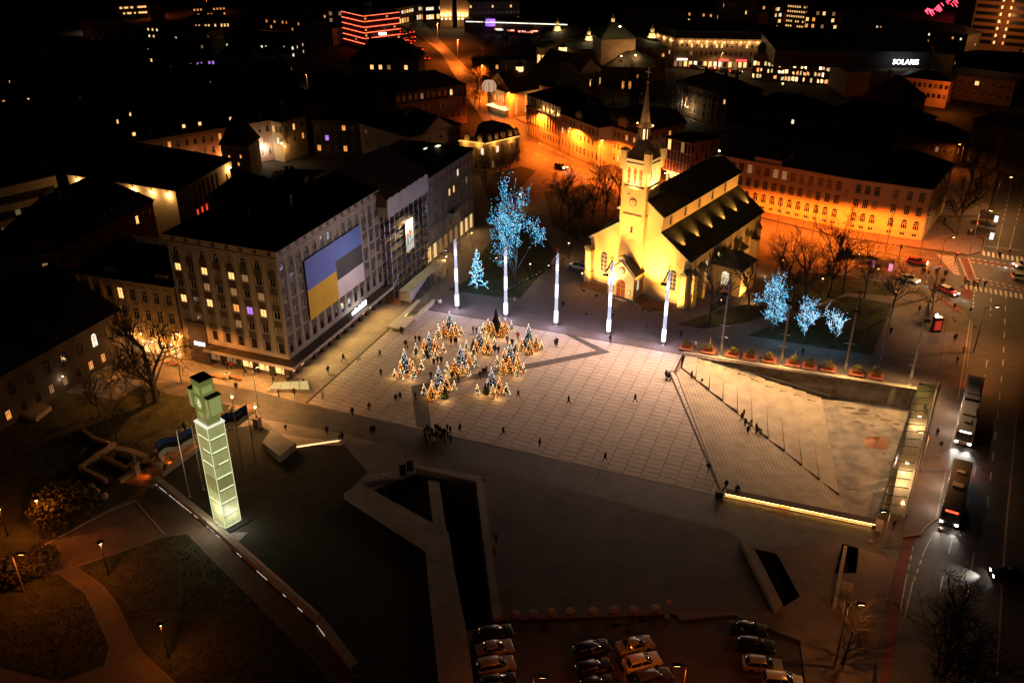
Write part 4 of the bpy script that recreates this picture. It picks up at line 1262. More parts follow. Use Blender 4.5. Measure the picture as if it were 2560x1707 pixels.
for x0, x1, z in ((-1.08,1.08,22.72),(1.5,2.35,20.77),(-2.35,-1.5,20.77)):
 MB().prism([cl(x0,-D-.05,0),cl(x1,-D-.05,0),cl(x1,D+.05,0),cl(x0,D+.05,0)], z, z+0.12).build('dark_cap', blackm, cross)
lamp('column_glow', 'POINT', cl(0.4,-2.6,3.0), 120, (1.0,0.95,0.65), 0.8, vc)
lamp('column_glow', 'POINT', cl(2.6,0.2,2.0), 60, (1.0,0.97,0.8), 0.6, vc)
MB().prism([cl(-2.4,-2.2,0),cl(2.4,-2.2,0),cl(2.4,2.2,0),cl(-2.4,2.2,0)], 0.0, 0.22).build('plinth', blackm, vc)

# ================================================================ hill-side terraces left of the square
sheet('monument_lawn', [(640,1060),(700,1090),(860,1112),(920,1180),(862,1236),(1066,1368),(1098,1740),(900,1740),(830,1610),(560,1390),(620,1330),(520,1330),(395,1205),(420,1150),(560,1075)], 0.004,
 mat('dark_turf', (0.026,0.022,0.014), 0.95, ns=0.6, na=0.5, bump=0.8, bs=5))
pathm = mat('brown_path', (0.12,0.085,0.066), 0.85, ns=0.4, na=0.28, bump=0.3, bs=5)
cobp = mat('path_cobbles', (0.17,0.12,0.09), 0.7, ns=0.5, na=0.25, brick=(0.28,0.2,0.05,0.3))
sheet('hill_path', [(-120,1440),(0,1402),(100,1371),(264,1283),(338,1240),(384,1216),(500,1305),(830,1605),(900,1690),(860,1707),(790,1650),(590,1455),(470,1330),(408,1342),(231,1399),(130,1434),(0,1470),(-120,1480)], 0.012, pathm)
kb = MB()
for pts in ([(-120,1436),(0,1400),(100,1369),(264,1281),(338,1252),(410,1335)],):
 g = GP(pts)
 for a, b in zip(g[:-1], g[1:]): strip(kb, a, b, 0.22, 0, 0.1)
tag(kb.build('path_kerb', mat('kerb_stone', (0.28,0.25,0.22))), kind='structure')
sheet('cobble_path', [(145,1430),(190,1415),(255,1465),(290,1510),(340,1610),(365,1640),(470,1740),(40,1740),(150,1702),(265,1662),(276,1610),(238,1530),(215,1480)], 0.006, cobp)
lawn('hill_lawn', [(-100,1480),(60,1445),(145,1434),(212,1482),(235,1532),(273,1612),(262,1660),(150,1700),(0,1665),(-100,1640)], 5000)
lawn('monument_slope', [(195,1417),(408,1344),(468,1334),(590,1460),(780,1650),(860,1740),(480,1740),(368,1640),(343,1608),(294,1508),(258,1462)], 9000)
lawn('garden_lawn', [(-120,1060),(60,1010),(160,980),(290,1000),(360,960),(420,985),(560,1010),(640,1030),(600,1060),(420,1150),(380,1200),(330,1240),(260,1278),(100,1366),(0,1395),(-120,1430)], 6000)
# parapet with a dotted line of lights
pw = thing('hill_parapet', 'long low parapet with a dotted white light line beside the monument', 'wall', G(400,1225))
pp = GP([(386,1208),(500,1300),(640,1425),(790,1560),(880,1680)])
for a, b in zip(pp[:-1], pp[1:]):
 d = (b-a).normalized(); n = Vector((-d.y,d.x,0))
 if n.x < 0: n = -n
 MB().prism([a, b, b+n*0.9, a+n*0.9], 0, 0.9).build('wall_section', concm, pw)
ld = MB(); led = emis('white_led', (1.0,0.8,0.7), 0.9)
r = random.Random(4)
for a, b in zip(pp[:-1], pp[1:]):
 L = (b-a).length; t = 0.3; d = (b-a).normalized(); n = Vector((-d.y,d.x,0)); n = n if n.x > 0 else -n
 near = (a - pp[0]).length
 while t < L:
  l_ = r.choice((0.35,0.6,1.0,1.6))
  if r.random() < (0.85 if near < 12 else 0.35): ld.prism([a+d*t-n*0.02, a+d*min(L,t+l_)-n*0.02, a+d*min(L,t+l_)-n*0.05, a+d*t-n*0.05], 0.10, 0.16)
  t += l_ + r.choice((0.15,0.3,0.6))
ld.build('light_dots', led, pw)
ra = MB()
for h_ in (0.25,0.45,0.65):
 for a, b in ((pp[1],pp[2]),(pp[2],pp[3])):
  d = (b-a).normalized(); n = Vector((-d.y,d.x,0)); n = n if n.x > 0 else -n
  ra.tube(a+n*0.45+Vector((0,0,0.9+h_)), b+n*0.45+Vector((0,0,0.9+h_)), 0.025, n=4)
ra.build('rail', steel, pw)
# garden stair between pillars with urns
redm = mat('terracotta_step', (0.26,0.14,0.085), 0.85, ns=0.7, na=0.25, brick=(0.6,0.35,0.02))
gs = thing('garden_stair', 'brick-red garden stair between low walls climbing past stone urns', 'stair', G(400,1190))
def s2(x, y, z=0.0): return G(180+x/6.27, 1080+y/6.27, z)
fl = [((745,790),(1222,868)),((980,690),(1420,710)),((1240,520),(1640,500)),((1440,400),(1900,300)),((1800,120),(2130,80)),((2260,-170),(2520,-160)),((2700,-440),(2960,-420))]
for (a, b), (c, d) in zip(fl[:-1], fl[1:]):
 for k in range(4):
  t0, t1 = k/4, (k+1)/4-0.01
  A_, B_ = s2(*a).lerp(s2(*c),t0), s2(*b).lerp(s2(*d),t0); C_, D_ = s2(*a).lerp(s2(*c),t1), s2(*b).lerp(s2(*d),t1)
  MB().prism([A_,B_,D_,C_], 0.0, 0.06+0.015*k).build('step', redm, gs)
stonew = mat('warm_stone', (0.30,0.22,0.16), 0.85, ns=0.6, na=0.3, bump=0.3, bs=5)
def wallseg(p, q, h_, wd, parent, m=stonew, nm='side_wall'):
 p, q = Vector(p), Vector(q); d = (q-p).normalized(); n = Vector((-d.y,d.x,0))*wd/2
 MB().prism([p-n,q-n,q+n,p+n], 0, h_).build(nm, m, parent)
for a, b in (((750,800),(1010,640)),((1240,525),(1420,380)),((1700,210),(1830,90)),((2240,-200),(2300,-260)),((1230,875),(1330,780)),((1400,700),(1480,640)),((1480,640),(1980,270))):
 wallseg(s2(*a), s2(*b), 0.7, 0.7, gs)
urn = None
def urn_on_pillar(p, label, lampy=False):
 t = thing('pillar_urn' if not lampy else 'pillar_lantern', label, 'urn' if not lampy else 'lantern', p)
 MB().obox(p,(0.95,0.95,1.7),AZ).obox(p+Vector((0,0,1.7)),(1.25,1.25,0.18),AZ).build('pillar', stonew, t)
 if not lampy:
  MB().lathe([(0.18,1.88),(0.3,1.95),(0.14,2.1),(0.42,2.4),(0.5,2.75),(0.42,3.0),(0.2,3.1),(0.24,3.25),(0.05,3.5)], p, 12).build('urn', mat('mossy_urn', (0.10,0.12,0.06), 0.8, ns=3, na=0.3), t, smooth=True)
 else:
  MB().tube(p+Vector((0,0,1.88)), p+Vector((0,0,3.6)), 0.06, 0.05).lathe([(0.16,1.88),(0.16,1.95),(0.07,2.05)], p, 8).build('post', dsteel, t)
  MB().lathe([(0.12,3.6),(0.26,4.0),(0.24,4.05)], p, 6).build('lantern_glass', emis('lantern_glow', (1.0,0.55,0.2), 14.0), t)
  MB().lathe([(0.3,4.05),(0.12,4.3),(0.05,4.45)], p, 6).build('cap', dsteel, t)
  lamp('lantern_light', 'POINT', p+Vector((0,0,4.75)), 420, AMB, 0.2, t)
 return t
urn_on_pillar(s2(1010,650), 'mossy stone urn on the lowest pillar of the garden stair')
urn_on_pillar(s2(1400,440), 'mossy stone urn on the second pillar of the garden stair')
urn_on_pillar(s2(1815,120), 'mossy stone urn on the third pillar up the garden stair')
urn_on_pillar(G(588,1062), 'dark stone urn silhouetted above the flags')
urn_on_pillar(G(588,1042), 'lit lantern on the garden stair pillar nearer the office block', True)
urn_on_pillar(G(645,1068), 'lit lantern on the stair pillar beside the low square block', True)
sq = thing('stone_planter_urn', 'squat pale urn standing on the garden stair wall', 'urn', s2(1390,625))
MB().lathe([(0.25,0.7),(0.5,0.9),(0.55,1.3),(0.42,1.5),(0.48,1.6)], s2(1390,625), 12).build('bowl', mat('pale_urn', (0.35,0.34,0.2), 0.8), sq)
for nm, x, y, e_ in (('upper',1560,470,60),('lower',1160,690,60),('top',2000,240,70)):
 t = thing('step_light', 'small orange lamp lighting the '+nm+' landing of the garden stair', 'lamp', s2(x,y))
 MB().tube(s2(x,y), s2(x,y)+Vector((0,0,0.9)), 0.04).obox(s2(x,y)+Vector((0,0,0.9)),(0.25,0.25,0.12)).build('post', dsteel, t)
 lamp('step_lamp', 'SPOT', s2(x,y)+Vector((0,0,0.85)), e_*2.2, SOD, 0.05, t, aim=s2(x-60,y+40), spot=150, blend=0.8)
# handrail hoops
hr = thing('handrail_hoop', 'thin steel handrail hoop on the garden stair landing', 'handrail', s2(1190,690))
MB().path([s2(1150,680), s2(1145,680,1.0), s2(1250,675,1.0), s2(1250,675)], 0.03).build('hoop', steel, hr)
# ruined low walls in the garden
rw = thing('ruin_wall', 'angled low stone ruin wall in the dark garden', 'wall', s2(130,600))
for a, b in (((130,600),(690,220)),((130,600),(550,800)),((480,420),(870,610))): wallseg(s2(*a), s2(*b), 0.8, 0.55, rw, nm='wall_run')
rw2 = thing('ruin_wall', 'broad curved stone wall beside the garden stair', 'wall', s2(730,340))
for a, b in (((725,350),(960,400)),((960,400),(1180,480))): wallseg(s2(*a), s2(*b), 1.3, 1.0, rw2, nm='wall_run')
rw3 = thing('ruin_wall', 'low crumbling stone wall under the garden tree', 'wall', s2(345,130))
for a, b in (((180,0),(345,130)),((345,130),(600,215))): wallseg(s2(*a), s2(*b), 0.7, 0.5, rw3, nm='wall_run')
for i, (x, y, lb) in enumerate(((515,1030,'squared pale stone lying beside the hill path'),(390,960,'rough stone lump at the foot of the ruin wall'),(320,885,'small upright stone behind the ruin wall end'))):
 o = MB().lathe([(0.5,0),(0.55,0.3),(0.4,0.7),(0.15,0.8)], s2(x,y), 7, rot=i).build('boulder', stonew, loc=s2(x,y)); tag(o, lb, 'stone')
# flat-roofed low block and lit rail by the square
lb = thing('low_block', 'low square concrete block with a flat dark top near the monument flags', 'structure', G(690,1120))
MB().prism([G(655,1105,1.2),G(677,1075,1.2),G(740,1107,1.2),G(698,1140,1.2)], 0, 1.2).build('block', concm, lb)
rr_ = thing('ramp_rail', 'steel rail with a glowing strip along the ramp to the square', 'railing', G(790,1115))
a, b = G(742,1118), G(850,1102)
MB().tube(a+Vector((0,0,1.0)), b+Vector((0,0,1.0)), 0.035, n=5).tube(a+Vector((0,0,.55)), b+Vector((0,0,.55)), 0.025, n=5).build('rail', steel, rr_)
for k in range(7):
 p = a.lerp(b,k/6); MB().tube(p, p+Vector((0,0,1.0)), 0.03, n=4).build('post', steel, rr_)
MB().prism([a-BX*0.1, b-BX*0.1, b+BX*0.15, a+BX*0.15], 0.02, 0.14).build('glow_strip', emis('ramp_strip', (1.0,0.5,0.2), 3.0, sample=True), rr_)
MB().prism([G(700,1085),G(860,1107),G(852,1114),G(742,1113)], 0.006, 0.05).build('ramp_slab', mat('pale_ramp', (0.4,0.3,0.2), 0.8), rr_)
# flagpoles with blue-black-white flags
fb, fk, fw = mat('flag_blue', (0.03,0.06,0.22), 0.8), mat('flag_black', (0.012,0.012,0.014), 0.8), mat('flag_white', (0.5,0.42,0.33), 0.8)
def c7(x, y, z=0.0): return G(440+x/3.4846, 900+y/3.4846, z)
def flagpole(base, hgt, side, label, ln=6.0):
 t = thing('flagpole', label, 'flagpole', base, group='flagpoles beside the monument')
 MB().tube(base, base+Vector((0,0,hgt)), 0.09, 0.05, n=6).lathe([(0.22,0),(0.2,0.12),(0.1,0.2)], base, 8).build('pole', steel, t)
 fl_ = link('flag', None, t)
 bpy.data.objects.remove(fl_)
 top = base + Vector((0,0,hgt-0.2)); N = 9
 par = None
 for si, m_ in enumerate((fb, fk, fw)):
  mb = MB()
  for i in range(N):
   for e in (0, 1): pass
   u0, u1 = i/N, (i+1)/N
   def P_(u, v): return top + side*(u*ln) + Vector((0,0,-0.2 - u*1.5 - (si+v)*0.85 + 0.25*math.sin(u*9+si*0.2))) + Vector((-side.y,side.x,0))*0.35*math.sin(u*7)
   mb.add([P_(u0,0),P_(u1,0),P_(u1,1),P_(u0,1)], [(0,1,2,3)])
  if par is None: par = mb.build('flag', m_, t)
  else: mb.build('flag_stripe', m_, par)
 return t
sd_ = Vector((-0.90,-0.32,0))
flagpole(c7(120,1190), 11.5, sd_, 'flagpole with a drooping blue-black-white flag over the garden stair', 4.2) if False else None
flagpole(c7(240,1128), 11.0, Vector((-0.93,-0.30,0)), 'flagpole hidden partly by the column, its long flag streaming over the garden stair', 5.0)
flagpole(c7(693,895), 10.6, Vector((-0.93,-0.25,0)), 'flagpole farthest from the column with a blue-black-white flag', 4.0)
for b_, h_, l_ in ((c7(120,1190),11.2,'bare-topped steel flagpole standing alone on the garden side of the column'),(c7(585,950),10.8,'steel flagpole between the column and the farther flag')):
 t = thing('flagpole', l_, 'flagpole', b_, group='flagpoles beside the monument')
 MB().tube(b_, b_+Vector((0,0,h_)), 0.09, 0.05, n=6).lathe([(0.22,0),(0.2,0.12),(0.1,0.2)], b_, 8).build('pole', steel, t)
 MB().lathe([(0.05,0),(0.1,0.06),(0.05,0.14)], b_+Vector((0,0,h_)), 8).build('finial', steel, t)

# ================================================================ concrete bastion walls and pit in front
ba = thing('bastion_walls', 'angular concrete walls framing a deep dark pit in front of the square', 'structure', G(1050,1250))
def wtop(pts, z1=1.0, z0=-6.0, nm='wall', m=concm): return MB().prism(GP(pts, z1), z0, z1).build(nm, m, ba)
wtop([(859,1234),(899,1206),(1121,1329),(1063,1364)], nm='left_wall')
wtop([(1063,1364.2),(1121,1329.2),(1139,1440),(1163,1560),(1190,1740),(1101,1740),(1070,1440)], nm='long_wall')
wtop([(1070,1200),(1098,1205),(1116,1326.5),(1085,1310)], nm='cross_wall')
wtop([(1190,1203),(1206,1196),(1239,1440),(1254,1538),(1233,1545),(1221,1440)], nm='right_wall')
wtop([(1040,1162),(1212,1192),(1206,1195),(1191,1203),(1040,1169)], nm='far_beam', z0=0.15)
wtop([(1040,1172),(1191,1208),(1189,1201),(1041,1166)], z1=-0.35, nm='far_wall')
wtop([(924,1213),(1040,1170),(1036,1164),(915,1207)], z1=-0.3, nm='side_wall')
MB().prism([p for p in GP([(930,1235),(1045,1180),(1100,1200),(1130,1330),(1090,1320)], -2.8)], -3.1, -2.8).build('pit_gravel', mat('red_gravel', (0.16,0.09,0.06), 0.9, ns=3, na=0.5, bump=0.8, bs=8), ba)
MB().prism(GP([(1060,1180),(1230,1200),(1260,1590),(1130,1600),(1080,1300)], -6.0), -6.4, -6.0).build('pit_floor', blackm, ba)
wtr = MB().prism(GP([(1100,1240),(1200,1250),(1215,1270),(1100,1270)], -5.95), -5.99, -5.93).build('pit_puddle', mat('wet_stone', (0.06,0.05,0.04), 0.2, ns=2, na=0.6), ba)
fb_ = thing('footbridge', 'narrow steel footbridge with pale railings across the pit corner', 'bridge', G(950,1210))
p, q = G(902,1208,0.9), G(998,1195,0.9)
MB().prism([p-BX*1.1, q-BX*1.1, q, p], 0.75, 0.9).build('deck', dsteel, fb_)
for z in (1.9,1.45): MB().tube(p+Vector((0,0,z-0.9)), q+Vector((0,0,z-0.9)), 0.045, n=5).build('rail', steel, fb_)
for k in range(6):
 a = p.lerp(q,k/5); MB().tube(a, a+Vector((0,0,1.0)), 0.04, n=5).build('post', steel, fb_)
MB().tube(G(963,1232,-2.8), G(963,1232,-2.8)+Vector((0,0,3.4)), 0.35, n=10).build('pier', mat('pale_pier', (0.42,0.34,0.26), 0.8), fb_)
for i, (x, y) in enumerate(((1008,1188),(1026,1178))):
 t = thing('info_pane', 'dark glass information pane by the footbridge, '+('nearer the railing' if i == 0 else 'nearer the corner of the pit'), 'sign', G(x,y))
 MB().obox(G(x,y,0.2),(1.0,0.05,1.9),AZ+0.6).build('pane', glass('info_glass', (0.05,0.045,0.04), 0.8), t)
 for s in (-.35,.35): MB().tube(G(x,y)+Vector((s,0,0)), G(x,y)+Vector((s,0,2.25)), 0.03, n=4).build('post', steel, t)
# ramps with low walls at the lower right
rwl = thing('ramp_wall', 'bare concrete wall edging the dark ramp right of the lower plaza', 'wall', G(1870,1400))
MB().prism(GP([(1849,1347),(1886,1370),(1958,1513),(1938,1521)], 0.8), -3, 0.8).build('wall', concm, rwl)
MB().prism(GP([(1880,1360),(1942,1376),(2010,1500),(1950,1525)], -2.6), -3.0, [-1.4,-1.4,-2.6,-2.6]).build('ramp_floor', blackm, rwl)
rw4 = thing('stair_wall', 'slim pale parapet beside the covered stair near the bus stop', 'wall', G(2100,1400))
MB().prism(GP([(2110,1363),(2119,1364),(2092,1513),(2082,1510)], 0.9), -3, 0.9).build('parapet', mat('pale_parapet', (0.42,0.35,0.24), 0.8), rw4)
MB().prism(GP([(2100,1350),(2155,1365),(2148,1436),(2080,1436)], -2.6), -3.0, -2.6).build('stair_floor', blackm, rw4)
bx_ = thing('notice_board', 'white notice board with scribbled writing beside the stair parapet', 'board', G(2116,1475))
MB().obox(G(2116,1475,0.3),(1.3,0.12,1.3),AZ).build('board', mat('notice_white', (0.6,0.5,0.42), 0.7), bx_)
sc2 = MB(); r = random.Random(3); p0 = G(2116,1475,0.3)
for k in range(9):
 x = r.uniform(-.5,.4); z = r.choice((0.95,0.85,0.4,0.3)); sc2.tube(p0+AX*x-BX*0.07+Vector((0,0,z)), p0+AX*(x+r.uniform(.05,.2))-BX*0.07+Vector((0,0,z+r.uniform(-.12,.12))), 0.025, n=4)
sc2.build('scribble', blackm, bx_)

# ================================================================ the church
TH_C = AZ + R(-15.1)
cO = AB(-38.84, 170.58)
cU, cV = Vector((math.cos(TH_C), math.sin(TH_C), 0)), Vector((-math.sin(TH_C), math.cos(TH_C), 0))
def ch(u, v, z=0.0): return cO + cU*u + cV*v + Vector((0,0,z))
yel = mat('yellow_church_render', (0.64,0.42,0.16), 0.85, ns=0.5, na=0.10, bump=0.15, bs=3)
crw = mat('cream_trim', (0.66,0.55,0.36), 0.8)
copm = mat('green_black_roof', (0.17,0.155,0.085), 0.55, ns=0.8, na=0.25, spec=0.4)
seam = mat('roof_seam', (0.05,0.047,0.032), 0.5)
stng = glass('leaded_glass', (0.05,0.05,0.045), 1.0, 0.2)
PANES['g'] = stng
PANES['l'] = emis('church_window_light', (1.0,0.82,0.5), 1.1)
cc = thing('church', 'yellow floodlit church with a tall bell tower, spire and dark seamed roofs', 'church', ch(0,0))
W_, WM, LC, HE, HA, HM, HR = 11.4, 4.9, 36.0, 10.1, 14.6, 17.9, 21.3
# front wall in aisle and nave pieces
def gablewall(pts, m, nm='wall'):
 return MB().poly([ch(u, v, z) for u, v, z in pts]).build(nm, m, cc)
facade(cc, ch(-W_,0), ch(-WM,0), 0, HE-0.2, [(3.3,2.6,1.7,4.6,'a','g',1,3)], yel, name='front_wall')
facade(cc, ch(WM,0), ch(W_,0), 0, HE-0.2, [(3.2,2.6,1.7,4.6,'a','g',1,3)], yel, name='front_wall')
facade(cc, ch(-WM,0), ch(WM,0), 0, HM, [], yel, name='front_wall')
gablewall([(-WM,0,HE-0.2),(-W_,0,HE-0.2),(-WM,0,HA)], yel, 'front_wall'); gablewall([(W_,0,HE-0.2),(WM,0,HE-0.2),(WM,0,HA)][::-1], yel, 'front_wall')
gablewall([(-WM,0,HM),(WM,0,HM),(0,0,HR)], yel, 'front_gable')
# side walls
sw = [(3.0+i*5.6, 2.6, 1.5, 4.6, 'a', 'l' if i < 3 else 'g', 1, 3) for i in range(6)]
facade(cc, ch(W_,0), ch(W_,LC), 0, HE, sw, yel, name='aisle_wall')
facade(cc, ch(-W_,LC), ch(-W_,0), 0, HE, sw, yel, name='aisle_wall')
cw = [(3.6+i*6.4, 14.9, 1.0, 2.3, 'a', 'g', 0, 1) for i in range(5)]
facade(cc, ch(WM,0), ch(WM,LC), HA-0.6, HM, cw, yel, name='clerestory_wall')
facade(cc, ch(-WM,LC), ch(-WM,0), HA-0.6, HM, cw, yel, name='clerestory_wall')
facade(cc, ch(W_,LC), ch(-W_,LC), 0, HE, [], yel, name='east_wall')
gablewall([(WM,LC,HE),(-WM,LC,HE),(-WM,LC,HM),(0,LC,HR),(WM,LC,HM)], yel, 'east_gable')
for s in (-1, 1): gablewall([(s*W_,LC,HE),(s*WM,LC,HE),(s*WM,LC,HA)], yel, 'east_gable')
# roofs with standing seams
def slope(p0, p1, p2, p3, nm, ns, th=0.16):
 """quad p0-p1 eave, p2-p3 ridge"""
 n = (p1-p0).cross(p3-p0).normalized()
 if n.z < 0: n = -n
 o = MB().add([p0,p1,p2,p3,p0-n*th,p1-n*th,p2-n*th,p3-n*th], [(0,1,2,3),(7,6,5,4),(0,4,5,1),(1,5,6,2),(2,6,7,3),(3,7,4,0)]).build(nm, copm, cc)
 s = MB()
 for i in range(1, ns):
  a, b = p0.lerp(p1,i/ns)+n*0.03, p3.lerp(p2,i/ns)+n*0.03
  s.tube(a, b, 0.035, n=3, cap=False)
 tag(s.build('seam_ribs', seam, o), kind='stuff')
 return o
slope(ch(WM+.55,-.45,HM-.25), ch(WM+.55,LC+.4,HM-.25), ch(0,LC+.4,HR), ch(0,-.45,HR), 'nave_roof', 64)
slope(ch(-WM-.55,LC+.4,HM-.25), ch(-WM-.55,-.45,HM-.25), ch(0,-.45,HR), ch(0,LC+.4,HR), 'nave_roof', 64)
slope(ch(W_+.55,-.45,HE-.3), ch(W_+.55,LC+.4,HE-.3), ch(WM,LC+.4,HA), ch(WM,-.45,HA), 'aisle_roof', 64)
slope(ch(-W_-.55,LC+.4,HE-.3), ch(-W_-.55,-.45,HE-.3), ch(-WM,-.45,HA), ch(-WM,LC+.4,HA), 'aisle_roof', 64)
# raking cornices
rk_ = MB()
for s in (-1, 1):
 for (u0,z0),(u1,z1) in (((W_+.4,HE-.65),(WM,HA-.45)),((WM+.45,HM-.6),(0,HR-.4))):
  a, b = ch(s*u0,-.3,z0), ch(s*u1,-.3,z1)
  rk_.add([ch(s*u0,-.3,z0),ch(s*u1,-.3,z1),ch(s*u1,-.3,z1+.45),ch(s*u0,-.3,z0+.45),ch(s*u0,.0,z0),ch(s*u1,.0,z1),ch(s*u1,.0,z1+.45),ch(s*u0,.0,z0+.45)], [(0,1,2,3),(4,5,1,0),(3,2,6,7),(0,3,7,4)])
 rk_.prism([ch(s*(W_+.003),0), ch(s*(W_+.003),LC), ch(s*(W_+.3),LC), ch(s*(W_+.3),0)], HE-.75, HE-.32)
 rk_.prism([ch(s*(WM+.003),0), ch(s*(WM+.003),LC), ch(s*(WM+.3),LC), ch(s*(WM+.3),0)], HM-.65, HM-.28)
rk_.build('cornice', crw, cc)
# plinth band and string course
pl = MB()
for a, b in ((ch(-W_,0),ch(-WM,0)),(ch(WM,0),ch(W_,0)),(ch(W_,0),ch(W_,LC))):
 d = (b-a).normalized(); n = Vector((d.y,-d.x,0))
 pl.prism([a+n*.003,b+n*.003,b+n*.18,a+n*.18], 0, 0.7); pl.prism([a+n*.003,b+n*.003,b+n*.12,a+n*.12], 2.0, 2.2)
pl.build('plinth', mat('church_plinth', (0.4,0.31,0.2), 0.85), cc)
# buttresses with little gabled caps
def buttress(u, v, du, dv, h, cap=1.5):
 mb = MB(); mb.prism([ch(u-du,v-dv),ch(u+du,v-dv),ch(u+du,v+dv),ch(u-du,v+dv)], 0, 2.4)
 mb.prism([ch(u-du*.82,v-dv*.82),ch(u+du*.82,v-dv*.82),ch(u+du*.82,v+dv*.82),ch(u-du*.82,v+dv*.82)], 2.4, h)
 o = mb.build('buttress', yel, cc)
 e = 0.1; a = [ch(u-du-e,v-dv-e,h),ch(u+du+e,v-dv-e,h),ch(u+du+e,v+dv+e,h),ch(u-du-e,v+dv+e,h),ch(u,v-dv-e,h+cap*.7),ch(u,v+dv+e,h+cap*.7)]
 MB().add(a, [(0,1,4),(2,3,5),(1,2,5,4),(3,0,4,5),(3,2,1,0)]).build('buttress_cap', copm, o)
 if dv >= 0.6 and v < 1: MB().add([ch(u-du*.4,v-dv*.85,2.7),ch(u+du*.4,v-dv*.85,2.7),ch(u+du*.4,v-dv*.85,h-.4),ch(u-du*.4,v-dv*.85,h-.4)],[(0,1,2,3)]).build('niche', crw, o)
buttress(W_-.3,-.75,.75,.8,7.2); buttress(W_+.75,.7,.8,.75,7.0); buttress(-W_+.3,-.75,.75,.8,7.2); buttress(-W_-.75,.7,.8,.75,7.0)
for v in (5.8,11.4,17,22.6,28.2,33.8): buttress(W_+.55,v,.6,.55,6.6)
# tower
TU, TV0, TS = -1.45, -1.0, 5.5
t0, t1 = TU-TS/2, TU+TS/2
HT = 28.4
bell = [(TS/2-1.35,23.3,.78,3.3,'a','b',0,3),(TS/2,23.3,.78,3.3,'a','b',0,3),(TS/2+1.35,23.3,.78,3.3,'a','b',0,3)]
PANES['r'] = mat('red_louvres', (0.25,0.07,0.03), 0.7)
PANES['y'] = emis('lit_louvres', (1.0,0.72,0.3), 1.0)
frY = mat('belfry_frame', (0.5,0.36,0.16), 0.7)
bellF = [(q[0],q[1],q[2],q[3],'a','r',0,2) for q in bell]; bellS = [(q[0],q[1],q[2],q[3],'a','y',0,2) for q in bell]
facade(cc, ch(t0,TV0), ch(t1,TV0), 0, HT, bellF+[(TS/2,13.2,.55,1.5,'a','d',0,0)], yel, name='tower_wall', fm=frY, depth=0.35)
facade(cc, ch(t1,TV0), ch(t1,TV0+TS), 0, HT, bellS+[(TS/2,19.0,.5,1.4,'r','d',0,0)], yel, name='tower_wall', fm=frY, depth=0.35)
facade(cc, ch(t1,TV0+TS), ch(t0,TV0+TS), 0, HT, bellS, yel, name='tower_wall', fm=frY, depth=0.35)
facade(cc, ch(t0,TV0+TS), ch(t0,TV0), 0, HT, bellS, yel, name='tower_wall', fm=frY, depth=0.35)
tr = MB()
def ring_(z0, z1, e, m=0):
 for a, b in (((t0,TV0),(t1,TV0)),((t1,TV0),(t1,TV0+TS)),((t1,TV0+TS),(t0,TV0+TS)),((t0,TV0+TS),(t0,TV0))):
  A_, B_ = ch(*a), ch(*b); d = (B_-A_).normalized(); n = Vector((d.y,-d.x,0))
  tr.prism([A_+n*.003-d*e, B_+n*.003+d*(e-.004), B_+n*e+d*(e-.004), A_+n*e-d*e], z0, z1)
ring_(27.3,27.5,.12); ring_(HT-.35,HT-.02,.25)
tr.build('tower_cornice', crw, cc)
sill = mat('brown_sill', (0.2,0.1,0.05), 0.7)
for a, b in (((t0+.6,TV0),(t1-.6,TV0)),((t1,TV0+.6),(t1,TV0+TS-.6))):
 A_, B_ = ch(*a), ch(*b); d = (B_-A_).normalized(); n = Vector((d.y,-d.x,0))
 MB().prism([A_+n*.003,B_+n*.003,B_+n*.35,A_+n*.35], 22.75, 23.0).build('belfry_sill', sill, cc); MB().prism([A_+n*.003,B_+n*.003,B_+n*.12,A_+n*.12], 17.0, 17.14).build('string_course', sill, cc)
for u, v in ((t0+.15,TV0+.15),(t1-.15,TV0+.15),(t1-.15,TV0+TS-.15),(t0+.15,TV0+TS-.15)):
 o = MB().prism([ch(u-.6,v-.6),ch(u+.6,v-.6),ch(u+.6,v+.6),ch(u-.6,v+.6)], 26.2, 30.0).build('corner_turret', yel, cc)
 p = [ch(u-.85,v-.85,30.0),ch(u+.85,v-.85,30.0),ch(u+.85,v+.85,30.0),ch(u-.85,v+.85,30.0),ch(u,v,30.6)]
 MB().add(p, [(0,1,4),(1,2,4),(2,3,4),(3,0,4),(3,2,1,0)]).build('turret_cap', copm, o)
tc = ch(TU, TV0+TS/2)
spm = mat('brown_spire_tin', (0.12,0.075,0.045), 0.6, ns=2.5, na=0.4)
MB().lathe([(3.55,HT),(1.35,31.2),(1.35,31.4)], tc, 4, rot=TH_C+math.pi/4).build('tower_roof', spm, cc)
lt = MB().lathe([(1.3,31.2),(1.3,31.5),(1.15,31.5),(1.15,31.9)], tc, 8)
for i in range(8):
 a = 2*math.pi*i/8 + TH_C; lt.obox(tc+Vector((1.02*math.cos(a),1.02*math.sin(a),31.9)), (.32,.32,2.1), a)
lt.lathe([(1.2,34.0),(1.25,34.3)], tc, 8)
lt.build('lantern', spm, cc)
MB().lathe([(0.62,31.9),(0.62,34.0)], tc, 8).build('lantern_light', emis('lantern_inner_light', (1.0,0.6,0.25), 2.5), cc)
MB().lathe([(1.75,34.3),(1.7,34.4),(1.0,35.2),(0.95,35.35)], tc, 8).build('spire_skirt', spm, cc)
MB().lathe([(0.95,35.35),(0.55,38.5),(0.12,42.6)], tc, 8).build('spire', mat('spire_patchwork', (0.2,0.13,0.08), 0.6, ns=1.2, na=0.45), cc)
MB().lathe([(0.05,42.5),(0.28,42.75),(0.3,42.95),(0.05,43.2)], tc, 8).build('spire_ball', spm, cc)
mc = MB().tube(tc+Vector((0,0,43.1)), tc+Vector((0,0,45.4)), 0.07, n=5); mc.tube(tc+cU*-.55+Vector((0,0,44.6)), tc+cU*.55+Vector((0,0,44.6)), 0.07, n=5)
